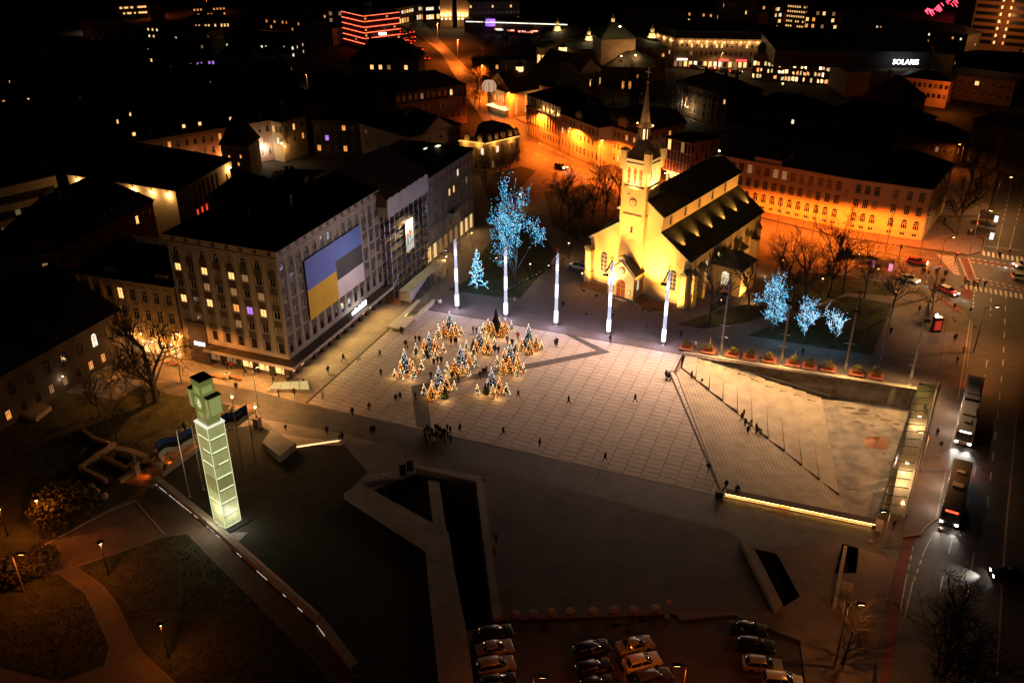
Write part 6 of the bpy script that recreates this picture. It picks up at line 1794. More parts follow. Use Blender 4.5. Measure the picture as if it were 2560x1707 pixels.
facade(tG, e1, e1+ne*16, 0, 13.2, [], pinkm); facade(tG, e0+ne*16, e0, 0, 13.2, [], drkm); facade(tG, e1+ne*16, e0+ne*16, 0, 13.2, [], drkm)
MB().prism([e0-ne*.35,e1-ne*.35,e1+ne*.5,e0+ne*.5], 9.3, 9.62).build('cornice', pinkm, tG)
roof(tG, [e0+ne*.3,e1+ne*.3,e1+ne*16,e0+ne*16], 13.2, 17.4, mat('olive_roof', (0.05,0.044,0.03), .75, ns=.4, na=.2), 'hip', .3)
# ---- left side: theatre, brick block, strip-window block, ochre block, dark hall
t0_, t1_, t2_ = G(167,433,13), G(437,474,13), G(577,397,13)
th_ = thing('stone_theatre', 'large stone theatre with lamps under its eaves and red-lit window bases', 'building', (t0_.x,t0_.y,0))
LT, LT2 = (t1_-t0_).length, (t2_-t1_).length
facade(th_, t0_, t1_, 0, 12.9, [(LT*.05,9.4,.7,.9,'r','d',0,0),(LT*.05,7.4,.7,.9,'r','d',0,0)]+[(LT*f,5.0,1.6,4.2,'r','d',1,2) for f in (.2,.28,.36)], stonm, name='front_wall', fine=False)
PANES['R'] = emis('red_window_glow', (1.0,.06,.02), 1.1)
facade(th_, t1_, t2_, 0, 12.9, [(LT2*f,6.0,.9,5.6,'r','d',0,2) for f in (.30,.38,.46,.54,.62,.70)]+[(LT2*f,3.4,.9,2.3,'r','R',0,0) for f in (.30,.38,.46,.54,.62,.70)]+[(LT2*.14,5,.6,4,'r','d',0,0),(LT2*.88,5,.8,5,'r','d',0,0)], stonm, name='side_wall', fine=False)
t3_ = t0_+(t2_-t1_)
facade(th_, t2_, t3_, 0, 12.9, [], stonm); facade(th_, t3_, t0_, 0, 12.9, [], stonm)
roof(th_, [t0_,t1_,t2_,t3_], 12.9, 18.5, tinm, 'hip', .8)
for (x, y) in ((204,444),(232,455),(327,472),(376,478),(410,487)):
 p = G(x,y,11.9); q = t0_.lerp(t1_, max(0,min(1,(p-t0_).dot(t1_-t0_)/LT**2))); d_ = (t1_-t0_).normalized(); q = Vector((q.x+d_.y*.5,q.y-d_.x*.5,11.6)); wall_lamp(th_, q, 190, (1.0,.52,.16), dz=-.3)
q = t1_.lerp(t2_,.93); d_ = (t2_-t1_).normalized(); wall_lamp(th_, Vector((q.x+d_.y*.6,q.y-d_.x*.6,11.2)), 260, (1.0,.48,.14))
k0, k1 = G(138,628,14), G(380,501,14)
tK, qK = hs('dark red brick block with pale-framed windows and a long dormered roof', (138,628), (380,501), 14, 15, redb, cols=13, rows=[(10.6,1.9),(7.2,1.9),(3.8,1.9)], w_=1.05, lit=.06, rh=7.5, fine=True, name='brick_block', cols2=4, chim=3, lits='wm')
d_ = (qK[1]-qK[0]).normalized(); n_ = Vector((-d_.y,d_.x,0)); ang_ = math.atan2(d_.y,d_.x)
for i in range(12):
 p = qK[0].lerp(qK[1],(i+.8)/13)+n_*1.6; MB().obox(Vector((p.x,p.y,15.2)),(1.0,1.6,1.3),ang_).build('dormer', mat('dormer_dark', (0.06,0.04,0.035), .8), tK)
cvb = thing('curved_brick_wing', 'curved red brick corner wing with pale stone bands and pilasters', 'building', (qK[0].x,qK[0].y,0))
kc = [G(x,y,14) for x, y in ((-60,652),(0,648),(50,643),(95,637),(138,628))]
for a, b in zip(kc[:-1], kc[1:]):
 facade(cvb, a, b, 0, 14, rowcol((b-a).length, 2, [(10.4,1.7),(7.0,1.7),(3.6,1.7)], 1.1, .15, seed=int(a.x*7)%99, lits='wm'), redb)
 d2 = (b-a).normalized(); n2 = Vector((d2.y,-d2.x,0)); a0, b0 = Vector((a.x,a.y,0)), Vector((b.x,b.y,0))
 MB().prism([a0+n2*.003,b0+n2*.003,b0+n2*.45,a0+n2*.45], 13.5, 13.95).build('cornice', pinkm, cvb); MB().prism([a0+n2*.003,b0+n2*.003,b0+n2*.25,a0+n2*.25], 12.5, 12.8).build('cornice', pinkm, cvb)
 MB().prism([a0-d2*.25+n2*.003,a0+d2*.25+n2*.003,a0+d2*.25+n2*.15,a0-d2*.25+n2*.15], 1, 12.5).build('pilaster', pinkm, cvb)
 MB().prism([a0,b0,b0-n2*12,a0-n2*12], 14, 14.3).build('roof', tinm, cvb); MB().prism([a0-n2*.6,b0-n2*.6,b0-n2*1.2,a0-n2*1.2], 14.3, 16.2).build('attic_wall', redb, cvb)
tW, qW = hs('white office block with long dark ribbon windows', (-40,479), (138,439), 14, 16, mat('grimy_white', (0.26,0.2,0.13), .85, ns=.4, na=.15), cols=0 or 1, rows=[(50,.5)], rk='flat', rh=.3, chim=0, name='ribbon_window_block', cols2=1, cornice=False)
d_ = (qW[1]-qW[0]).normalized(); n_ = Vector((d_.y,-d_.x,0)); L = (qW[1]-qW[0]).length
for z in (9.9,6.4,3.0):
 o = MB().prism([qW[0]+n_*.003,qW[1]+n_*.003-d_*.8,qW[1]+n_*.04-d_*.8,qW[0]+n_*.04], z, z+1.9).build('ribbon_window', mat('ribbon_glass', (0.02,0.018,0.013), .15, spec=.6), tW)
 mm = MB()
 for i in range(int(L/1.3)): p = qW[0]+d_*(i*1.3)+n_*.05; mm.obox(Vector((p.x,p.y,z)),(.08,.06,1.9),math.atan2(d_.y,d_.x))
 mm.prism([qW[0]+n_*.04,qW[1]+n_*.04-d_*.8,qW[1]+n_*.08-d_*.8,qW[0]+n_*.08], z+.45, z+.53); mm.build('mullions', frameD, o)
 if z < 9:
  for i in range(int(L/1.3)-2):
   if rnd.random() < (.75 if z < 4 else .35): p = qW[0]+d_*(i*1.3+.65)+n_*.045; MB().obox(Vector((p.x,p.y,z+.55)),(1.15,.02,1.25),math.atan2(d_.y,d_.x)).build('lit_pane', emis('ribbon_lit', (1.0,.8,.42), .10), o)
HO = 14.6
u0, u1 = G(161,676,HO), G(428.5,716,HO)
tO, qO = hs('ochre street block with tall windows beside the flag-banner office block', (161,676), (428.5,716), HO, 18, ochm, cols=9, rows=[(10.6,2.2),(7.0,2.2),(3.6,2.0)], w_=1.15, lit=.12, lits='wwm', rh=3.2, fine=True, name='ochre_block', cols2=5, chim=3)
d_ = (qO[1]-qO[0]).normalized(); n_ = Vector((d_.y,-d_.x,0)); ang_ = math.atan2(d_.y,d_.x)
for f in (.06,.42,.88): p = qO[0].lerp(qO[1],f)-n_*1.2; MB().obox(Vector((p.x,p.y,HO+.3)),(2.6,.5,1.0),ang_).build('roof_parapet', ochm, tO)
pb_ = MB()
for i in range(10): p = qO[0].lerp(qO[1],i/9); pb_.prism([p-d_*.3+n_*.003,p+d_*.3+n_*.003,p+d_*.3+n_*.15,p-d_*.3+n_*.15], 3.2, HO-.6)
pb_.build('pilasters', ochm, tO)
for i in range(5):
 a, b = qO[0].lerp(qO[1],.35+i*.13), qO[0].lerp(qO[1],.35+i*.13+.10); MB().prism([a+n_*.02,b+n_*.02,b+n_*.06,a+n_*.06], .4, 2.9).build('shop_window', shoplit if i > 1 else dimshop, tO)
for f in (.55,.75,.92): p = qO[0].lerp(qO[1],f)+n_*.9; wall_lamp(tO, Vector((p.x,p.y,3.3)), 130, (1.0,.42,.1))
HD = 9.0
h0, h1 = G(-70,975,HD), G(290,776,HD)
tH = thing('dark_hall', 'unlit hall with arched upper windows, small lit lower windows and a great black roof', 'building', (h1.x,h1.y,0))
LH = (h1-h0).length; dh = (h1-h0).normalized(); nh = Vector((-dh.y,dh.x,0)); hm = mat('dark_hall_render', (0.06,0.048,0.038), .9, ns=.5, na=.3)
wl = [(LH-2.4-i*3.5,4.6,1.3,2.6,'a','c' if i == 1 else 'd',1,1) for i in range(9)]+[(LH-2.0-i*2.9,1.0,1.05,1.7,'r',('d','o','o','d','m','m','d','d','o','o','d','m')[i],2,1) for i in range(12)]
facade(tH, h0, h1, 0, HD, wl, hm, fm=frameD); facade(tH, h1, h1+nh*20, 0, HD, rowcol(20,5,[(4.6,2.6,'a')],1.3,0,seed=3), hm, fine=False)
facade(tH, h1+nh*20, h0+nh*20, 0, HD, [], hm); facade(tH, h0+nh*20, h0, 0, HD, [], hm)
roof(tH, [h0,h1,h1+nh*20,h0+nh*20], HD, HD+8.5, mat('black_roof', (0.012,0.011,0.011), .8, spec=.1), 'hip', .7, inset=3.0)
wall_lamp(tH, h0.lerp(h1,.52).xy.to_3d()+Vector((0,0,3.2))+Vector((dh.y,-dh.x,0))*.4, 14, (1.0,.8,.5), emis('small_bulb', (1.0,.7,.35), 8))
pw_ = thing('hall_portal', 'tall pale arched portal with two lamps at the end of the dark hall', 'portal', G(20,1010))
pa, pb2 = G(-40,1035), G(55,1002); dp = (pb2-pa).normalized(); np_ = Vector((dp.y,-dp.x,0))
MB().prism([pa-np_*1,pb2-np_*1,pb2+np_*2.2,pa+np_*2.2], 0, 8.6).build('portal_wall', mat('portal_plaster', (0.2,0.16,0.12), .85, ns=.5, na=.2), pw_)
MB().prism([pa.lerp(pb2,.45)+np_*2.2,pa.lerp(pb2,.8)+np_*2.2,pa.lerp(pb2,.8)+np_*2.26,pa.lerp(pb2,.45)+np_*2.26], .2, 3.6).build('door', frameD, pw_)
for f in (.38,.88): p = pa.lerp(pb2,f)+np_*2.7; wall_lamp(pw_, Vector((p.x,p.y,3.9)), 26, (1.0,.7,.4), emis('portal_bulb', (1.0,.75,.4), 12))
MB().prism([G(38,1040),G(78,1008),G(130,1025),G(92,1055)], 0, .8).build('landing', concm, pw_)
# glazed barrel roof beside the hall
bv = thing('barrel_canopy', 'glazed barrel-vault canopy behind the big street tree', 'canopy', G(330,970))
b0_, b1_ = G(278,985), G(375,935); db_ = (b1_-b0_).normalized(); nb2 = Vector((-db_.y,db_.x,0)); Lb = (b1_-b0_).length
bg_ = glass('vault_glass', (0.25,0.19,0.12), .6, .2)
for i in range(7):
 for k in range(8):
  a0, a1 = math.pi*k/8, math.pi*(k+1)/8; P_ = lambda u, a: b0_+db_*u+nb2*(2.6-2.6*math.cos(a))+Vector((0,0,.6+2.8*math.sin(a)))
  MB().add([P_(Lb*i/7+.05,a0),P_(Lb*(i+1)/7-.05,a0),P_(Lb*(i+1)/7-.05,a1),P_(Lb*i/7+.05,a1)],[(0,1,2,3)]).build('glass_pane', bg_, bv)
rb2 = MB()
for i in range(8):
 for k in range(8):
  a0, a1 = math.pi*k/8, math.pi*(k+1)/8; P_ = lambda u, a: b0_+db_*u+nb2*(2.6-2.62*math.cos(a))+Vector((0,0,.62+2.82*math.sin(a)))
  rb2.tube(P_(Lb*i/7,a0), P_(Lb*i/7,a1), .05, n=4)
rb2.build('ribs', dsteel, bv)
lamp('vault_lamp', 'POINT', b0_.lerp(b1_,.4)+nb2*2.6+Vector((0,0,2.2)), 60, (1.0,.6,.25), .15, bv)
# long pink street house with lit dormers, corner turret house, pyramid tower, yard house
tL, qL = hs('long pink street house with lit attic dormers beyond the stone theatre', (320,358), (676,300), 12, 14, pinkm, cols=17, rows=[(8.6,1.9),(5.2,1.9),(1.8,1.9)], w_=.95, lit=.1, lits='om', rh=5.0, fine=False, name='pink_house', cols2=4, chim=4)
d_ = (qL[1]-qL[0]).normalized(); n_ = Vector((-d_.y,d_.x,0)); ang_ = math.atan2(d_.y,d_.x)
for i in range(9):
 p = qL[0].lerp(qL[1],(i+.5)/9)+n_*1.8; c_ = Vector((p.x,p.y,13.2)); MB().obox(c_,(1.2,1.4,1.3),ang_).build('dormer', tinm, tL)
 MB().obox(c_-n_*.72+Vector((0,0,.2)),(.8,.04,.9),ang_).build('dormer_window', LITW if i in (0,3,4,6) else paneB, tL)
for f, e, b_, cl_ in ((.92,300,gloww,(1.0,.8,.55)),(.8,160,glowb,AMB),(.45,200,glowb,(1.0,.35,.08)),(.62,200,glowb,(1.0,.35,.08)),(.25,110,glowb,AMB)): p = qL[0].lerp(qL[1],f)-n_*1.0; wall_lamp(tL, Vector((p.x,p.y,4.6)), e, cl_, b_)
tR, qR = hs('ornate corner house with a curved gable at the end of the pink row', (676,301), (702,306), 12, 10, ochm, cols=3, rows=[(8.6,1.9),(5.2,1.9)], w_=.9, lit=.2, rh=4, fine=False, name='corner_house', chim=1)
wall_lamp(tR, qR[1]+Vector((.6,-.8,5)), 160, AMB)
py = G(606,430); pt = thing('pyramid_tower', 'square tower with a steep black pyramid roof', 'tower', py)
facade(pt, py+Vector((-4,-3.5,0)), py+Vector((4,-4.5,0)), 0, 9, [(2,5,.6,1.0,'r','o',0,0),(5.4,5.2,.6,1.0,'r','o',0,0),(4.5,3.0,.6,1.0,'r','o',0,0)], drkm, fine=False); facade(pt, py+Vector((4,-4.5,0)), py+Vector((5,3.5,0)), 0, 9, [], drkm); facade(pt, py+Vector((5,3.5,0)), py+Vector((-3,4.5,0)), 0, 9, [], drkm); facade(pt, py+Vector((-3,4.5,0)), py+Vector((-4,-3.5,0)), 0, 9, [], drkm)
MB().lathe([(6.4,9),(0.05,18)], py+Vector((.5,0,0)), 4, rot=R(38)).build('pyramid_roof', mat('black_roof', (0.012,0.011,0.011)), pt)
tY, qY = hs('orange-lit yard house peeping over the office block roof', (664,467), (800,466), 10.5, 12, mat('yard_orange', (0.42,0.22,0.09), .85), cols=6, rows=[(7.2,1.8),(3.8,1.8)], w_=1.2, lit=.0, rh=2.5, fine=False, name='yard_house', mul=2, tran=1)
p = qY[0].lerp(qY[1],.4)+Vector((0,-5,4)); wall_lamp(tY, p, 320, SOD, glowo)
hs('dark gabled house next to the yard house', (520,492), (662,500), 9.5, 12, drkm, cols=5, lit=.0, rh=4.5, name='gabled_house', rk='hip')

# ================================================================ theatre, shops and the town beyond
def lamps_along(t, A, B, n, z, e, col, bulb, out=.5, f0=.06, f1=.94, r=.16, every=1):
 d = (B-A).normalized(); nn = Vector((d.y,-d.x,0))
 for i in range(n):
  p = A.lerp(B, f0+(f1-f0)*i/max(1,n-1)); wall_lamp(t, Vector((p.x,p.y,z))+nn*out, e if i % every == 0 else 0, col, bulb, r)
opm = mat('opera_stone', (0.20,0.14,0.085), .85, ns=.4, na=.2)
tE, qE = hs('broad stone opera house hall with stepped dark roofs', (1428,124), (1668,120), 13, 34, opm, cols=14, rows=[(9.4,1.4),(4.2,4.2)], w_=1.1, lit=.1, lits='oo', rh=3.0, name='opera_house', cols2=6, chim=0)
sA_, sB_ = G(1504,99,19), G(1590,97,19)
qs = quad(sA_, sB_, 16)
for i in range(4): facade(tE, qs[i], qs[(i+1)%4], 9, 19, [], opm, name='stage_tower_wall')
roof(tE, qs, 19, 24, mat('copper_dark', (0.05,0.055,0.03), .7, ns=.5, na=.2), 'hip', .5, name='stage_tower_roof')
tE2, qE2 = hs('low opera pavilion with a black hipped roof carrying two bright lamps', (1518,166), (1637,169), 10, 15, opm, cols=7, rows=[(5.8,1.4),(1.6,3.0)], w_=1.1, lit=.12, lits='oo', rh=4.5, name='opera_pavilion', chim=0)
for x, y in ((1553,141),(1589,139)): wall_lamp(tE2, G(x,y,13.5), 300, AMB, glowb, .3, dz=.6)
wall_lamp(tE, G(1550,67,24.4), 500, (1.0,.75,.4), glowb, .4, dz=.7)
tE3, qE3 = hs('left opera wing with tall floodlit columns', (1342,118), (1364,120), 12, 40, opm, cols=2, rows=[(2,7)], w_=1.5, lit=1, lits='w', rh=3, name='opera_wing', chim=0, cols2=8)
p = (qE3[0]+qE3[1])/2; lamp('column_light', 'POINT', Vector((p.x,p.y-2.5,2.5)), 500, AMB, .3, tE3)
tE4, qE4 = hs('left opera roof block with stepped ledges', (1352,98), (1500,100), 14, 30, opm, cols=8, rows=[(10,1.2)], w_=1, lit=0, rh=3.2, name='opera_block', chim=0)
for i, (x, y, z) in enumerate(((1394,72,16.5),(1472,96,15.5),(1532,64,21),(1630,90,15.5))):
 b = G(x,y,z); t = thing('roof_turret', 'small floodlit turret with a finial on the opera roof, '+('far left','left of the stage','behind the stage','right end')[i], 'turret', b)
 MB().lathe([(2.2,-.6),(1.4,0),(1.4,.9),(1.7,1.0),(.8,1.4),(.8,2.6),(1.0,2.7),(.2,3.3),(.08,4.4)], b, 8).build('turret', mat('turret_cream', (.5,.42,.25), .8), t)
 lamp('turret_light', 'POINT', b+Vector((1.2,-2.2,.6)), 90, (1.0,.75,.35), .1, t); lamp('turret_light', 'POINT', b+Vector((-1.2,-2.2,.6)), 90, (1.0,.75,.35), .1, t)
a_, b_ = G(1388,238,8), G(1462,212,8)
tz, qz = hs('concert house wing with a steep red roof and bright arched dormer', (1340,168), (1440,190), 8.5, 16, opm, cols=5, rows=[(3.5,2.5)], w_=.8, lit=.4, lits='w', rh=6, rm=rtile, name='concert_wing', rk='gable', chim=0)
p = G(1437,170,9.5); MB().lathe([(1.6,0),(1.6,1.8),(1.1,2.8),(0,3.2)], p, 10).build('bright_dormer', emis('dormer_glow', (1.0,.66,.25), 1.8), tz)
p = G(1407,128,13); MB().lathe([(1.6,0),(1.6,1.6)], p, 10).build('lantern', emis('dormer_glow', (1.0,.66,.25), 1.8), tz); MB().lathe([(1.9,1.6),(1.3,2.4),(0,3)], p, 10).build('lantern_roof', tinm, tz)
# boulevard house with lamps under the cornice
r0, r1, r2_ = G(1642,80,12.5), G(1688,95,12.5), G(1965,100,12.5)
tv = thing('boulevard_house', 'long boulevard house with a row of lamps under its cornice and lit shop fronts', 'building', (r1.x,r1.y,0))
gym = mat('boulevard_render', (.26,.18,.12), .85, ns=.4, na=.15)
Lr, Lr0 = (r2_-r1).length, (r1-r0).length
facade(tv, r0, r1, 0, 12.5, rowcol(Lr0, 6, [(8.6,1.7),(5.0,1.7),(1.2,1.9)], 1.0, .05, seed=2), gym, fine=False)
facade(tv, r1, r2_, 0, 12.5, rowcol(Lr, 22, [(8.6,1.7),(5.4,1.7)], 1.0, .14, seed=5, lits='wwm')+[(Lr*(i+.5)/22,.6,1.5,2.4,'r',rnd.choice('wwcdm'),0,0) for i in range(22)], gym, fine=False)
r3 = r2_+Vector((0,20,0)); r4 = r0+Vector((4,18,0)); facade(tv, r2_, r3, 0, 12.5, [], gym); facade(tv, r3, r4, 0, 12.5, [], gym)
MB().prism([r0+Vector((.4,.3,0)),r1,r2_,r3,r4], 12.5, 15.5).build('roof', tinm, tv); MB().prism([r0,r1,r1+Vector((0,-.5,0)),r0+Vector((-.4,-.5,0))], 12.1, 12.5).prism([r1,r2_,r2_+Vector((0,-.5,0)),r1+Vector((0,-.5,0))], 12.1, 12.505).build('cornice', gym, tv)
sp = emis('cornice_spot', (1.0,.55,.2), 9.0)
for a, b, n in ((r0,r1,6),(r1,r2_,24)):
 lamps_along(tv, a, b, n, 11.3, 75, AMB, sp, .45, r=.14, every=2)
for x, c_ in ((1710,(1.0,.8,.6)),(1815,(1.0,.05,.05)),(1860,(1.0,.05,.05)),(1905,(.9,.9,1.0))):
 p = r1.lerp(r2_, (x-1688)/277); MB().obox(Vector((p.x,p.y-.3,3.3)),(4.5,.2,.7)).build('shop_sign', emis('sign_%d'%x, c_, 3.0), tv)
# shopping centre
smal = mat('mall_black', (.03,.028,.028), .6); sbz = mat('mall_band', (.2,.1,.06), .7)
s0, s1 = G(1885,140,9.5), G(2125,158,9.5)
ml_ = thing('shopping_centre', 'dark shopping centre with a brightly lit glass front and a white roof sign', 'building', (s0.x,s0.y,0))
d_ = (s1-s0).normalized(); n_ = Vector((-d_.y,d_.x,0)); L = (s1-s0).length; zz = lambda p, z: Vector((p.x,p.y,z))
MB().prism([s0-n_*.6,s1-n_*.6,s1+n_*30,s0+n_*30], 8.0, 10).build('band', sbz, ml_); MB().prism([s0+n_*8,s1+n_*8,s1+n_*45,s0+n_*40], 10, 12.5).build('roof_deck', smal, ml_)
MB().prism([s0+n_*1.5,s1+n_*1.5,s1+n_*30,s0+n_*30], 0, 8).build('inner_wall', mat('mall_inner', (.14,.08,.05), .8), ml_)
r = random.Random(9); mm = [emis('mall_light_a', (1.0,.6,.25), 2.2), emis('mall_light_b', (1.0,.85,.6), 2.6), emis('mall_light_c', (1.0,.35,.12), 1.4), emis('mall_light_d', (1.0,.8,.35), .8)]
for k, z in enumerate((.4,2.9,5.4)):
 for i in range(26):
  if r.random() < (.75,.85,.6)[k]:
   a = s0+d_*(L*(i+r.uniform(0,.2))/26)+n_*1.4; b = s0+d_*(L*(i+r.uniform(.5,.9))/26)+n_*1.4
   MB().add([zz(a,z+r.uniform(0,.6)),zz(b,z+r.uniform(0,.6)),zz(b,z+r.uniform(1.2,2.0)),zz(a,z+r.uniform(1.2,2.0))],[(0,1,2,3)]).build('lit_shop', r.choice(mm), ml_)
fr = MB()
for i in range(14): p = s0+d_*(L*i/13); fr.tube(zz(p,0), zz(p,8), .1, n=4)
for z in (2.6,5.2): fr.tube(zz(s0,z), zz(s1,z), .12, n=4)
fr.build('mullions', dsteel, ml_)
c0, c1, c2 = G(2125,148,14), G(2335,140,14), G(2370,152,14)
MB().prism([zz(c0,0),zz(c1,0),zz(c2,0),zz(c2,0)+Vector((20,60,0)),zz(c0,0)+Vector((0,50,0))], 0, 9).build('rear_block', mat('mall_grey', (.14,.11,.08), .8, ns=.3, na=.1), ml_)
MB().prism([zz(c0,0)+Vector((-25,12,0)),zz(c1,0)+Vector((0,2,0)),zz(c1,0)+Vector((20,62,0)),zz(c0,0)+Vector((-20,58,0))], 9, 15).build('upper_block', smal, ml_)
def text(s, size, loc, rz, m, parent, nm='sign_letters', ex=.06):
 cu = bpy.data.curves.new('t','FONT'); cu.body = s; cu.size = size; cu.extrude = ex; cu.resolution_u = 2
 o = bpy.data.objects.new('t', cu); COL.objects.link(o); dg = bpy.context.evaluated_depsgraph_get()
 me = bpy.data.meshes.new_from_object(o.evaluated_get(dg)); bpy.data.objects.remove(o); me.materials.clear(); me.materials.append(m)
 k = link(nm, me, parent, Vector(loc)-wloc(parent)); k.rotation_euler = (R(90),0,rz); return k
pz = zz(c0,11.2).lerp(zz(c1,11.2), .62)+Vector((0,1.2,0)); da = math.atan2((c1-c0).y+(-10),(c1-c0).x+25)
text('SOLARIS', 2.6, pz+Vector((-3,-.4,0)), da, emis('white_letters', (1,1,1), 6), ml_)
text('solaris', 1.5, zz(s0.lerp(s1,.42),8.3)-n_*.8, math.atan2(d_.y,d_.x), mat('dim_letters', (.1,.06,.04), .6), ml_)
lamp('sign_light', 'POINT', pz+Vector((1,-2.2,1)), 60, (.9,.93,1), .4, ml_)
# hotel slab, villa and the pale block upper right
hA, hB = G(2418,108,20) if False else G(2424,122,12), G(2600,112,12)
ht = thing('hotel_slab', 'tall hotel slab with dark ribbon floors and a line of lit stair windows', 'building', (G(2424,122,6).x, G(2424,122,6).y, 0))
h0_, h1_ = G(2420,100,5), G(2620,118,5); hz = mat('hotel_render', (.17,.075,.03), .8)
MB().prism([zz(h0_,0),zz(h1_,0),zz(h1_,0)+Vector((0,18,0)),zz(h0_,0)+Vector((0,18,0))], 0, 40).build('wall', hz, ht)
d_ = (h1_-h0_).normalized(); L = (h1_-h0_).length; nn = Vector((d_.y,-d_.x,0))
for k in range(11):
 z = 4+k*3.1
 for f0, f1 in ((.02,.30),(.47,1.0)): MB().prism([zz(h0_,0)+d_*(L*f0)+nn*.02,zz(h0_,0)+d_*(L*f1)+nn*.02,zz(h0_,0)+d_*(L*f1)+nn*.1,zz(h0_,0)+d_*(L*f0)+nn*.1], z, z+1.6).build('ribbon_window', mat('hotel_glass', (.008,.007,.007), .3), ht)
 for f in (.335,.445): p = zz(h0_,z+.2)+d_*(L*f)+nn*.1; MB().obox(p,(.8,.1,1.3),math.atan2(d_.y,d_.x)).build('stair_window', LITW if f < .4 or k % 3 else LITO, ht)
lamp('hotel_light', 'POINT', zz(h0_,16)+d_*(L*.4)+nn*14, 2600, (1.0,.4,.12), 1, ht)
MB().obox(zz(h0_,14.5)+d_*(L*.4)+nn*14,(.4,.4,1.2)).build('hotel_floodlight', dsteel, ht); MB().tube(zz(h0_,0)+d_*(L*.4)+nn*14, zz(h0_,14.5)+d_*(L*.4)+nn*14, .12).build('floodlight_mast', dsteel, ht)
tv2, qv = hs('pink villa with dark square windows lit from the street, upper right', (2256,192), (2376,205), 9.5, 12, mat('villa_pink', (.5,.26,.15), .85), cols=9, rows=[(6.6,1.5),(3.2,1.5)], w_=1.2, lit=0, rh=2, name='villa', fm=frameD, chim=1)
lamp('villa_light', 'POINT', (qv[0]+qv[1])/2+Vector((4,-12,6)), 900, SOD, .5, tv2); p = (qv[0]+qv[1])/2+Vector((4,-12,0)); MB().tube(p, p+Vector((0,0,5.6)), .1).build('lamp_post', dsteel, tv2)
ts, qs2 = hs('house under scaffolding behind the modern glass block', (1692,203), (1818,240), 11, 16, mat('plaster_grey', (.16,.1,.06), .85, ns=1, na=.3), cols=11, rows=[(8,1.6),(5,1.6),(2,1.6)], w_=1, lit=.03, rh=4, name='scaffold_house', chim=5)
d_ = (qs2[1]-qs2[0]).normalized(); nn = Vector((d_.y,-d_.x,0)); sg = MB()
for k in range(6): sg.tube(qs2[0]+nn*1.2+Vector((0,0,k*2)), qs2[1]+nn*1.2+Vector((0,0,k*2)), .07, n=3)
for i in range(16): p = qs2[0].lerp(qs2[1],i/15)+nn*1.2; sg.tube(p, p+Vector((0,0,11)), .06, n=3)
sg.build('scaffold_poles', steel, ts)
wall_lamp(ts, qs2[0].lerp(qs2[1],.35)+nn*2+Vector((0,0,4)), 200, (1.0,.72,.4));
for x, y in ((1826,230),(1878,219),(1957,211)):
 p = G(x,y,9); t = thing('street_lamp', ('orange street lamp at the corner of the scaffolded house','orange street lamp behind the scaffolded house','orange street lamp before the shopping centre')[(1826,1878,1957).index(x)], 'street lamp', Vector((p.x,p.y,0)))
 MB().tube(Vector((p.x,p.y,0)), p, .09, .06).build('post', dsteel, t); wall_lamp(t, p+Vector((0,0,.2)), 420, SOD, glowo, .34, 'lamp_head', dz=.5)
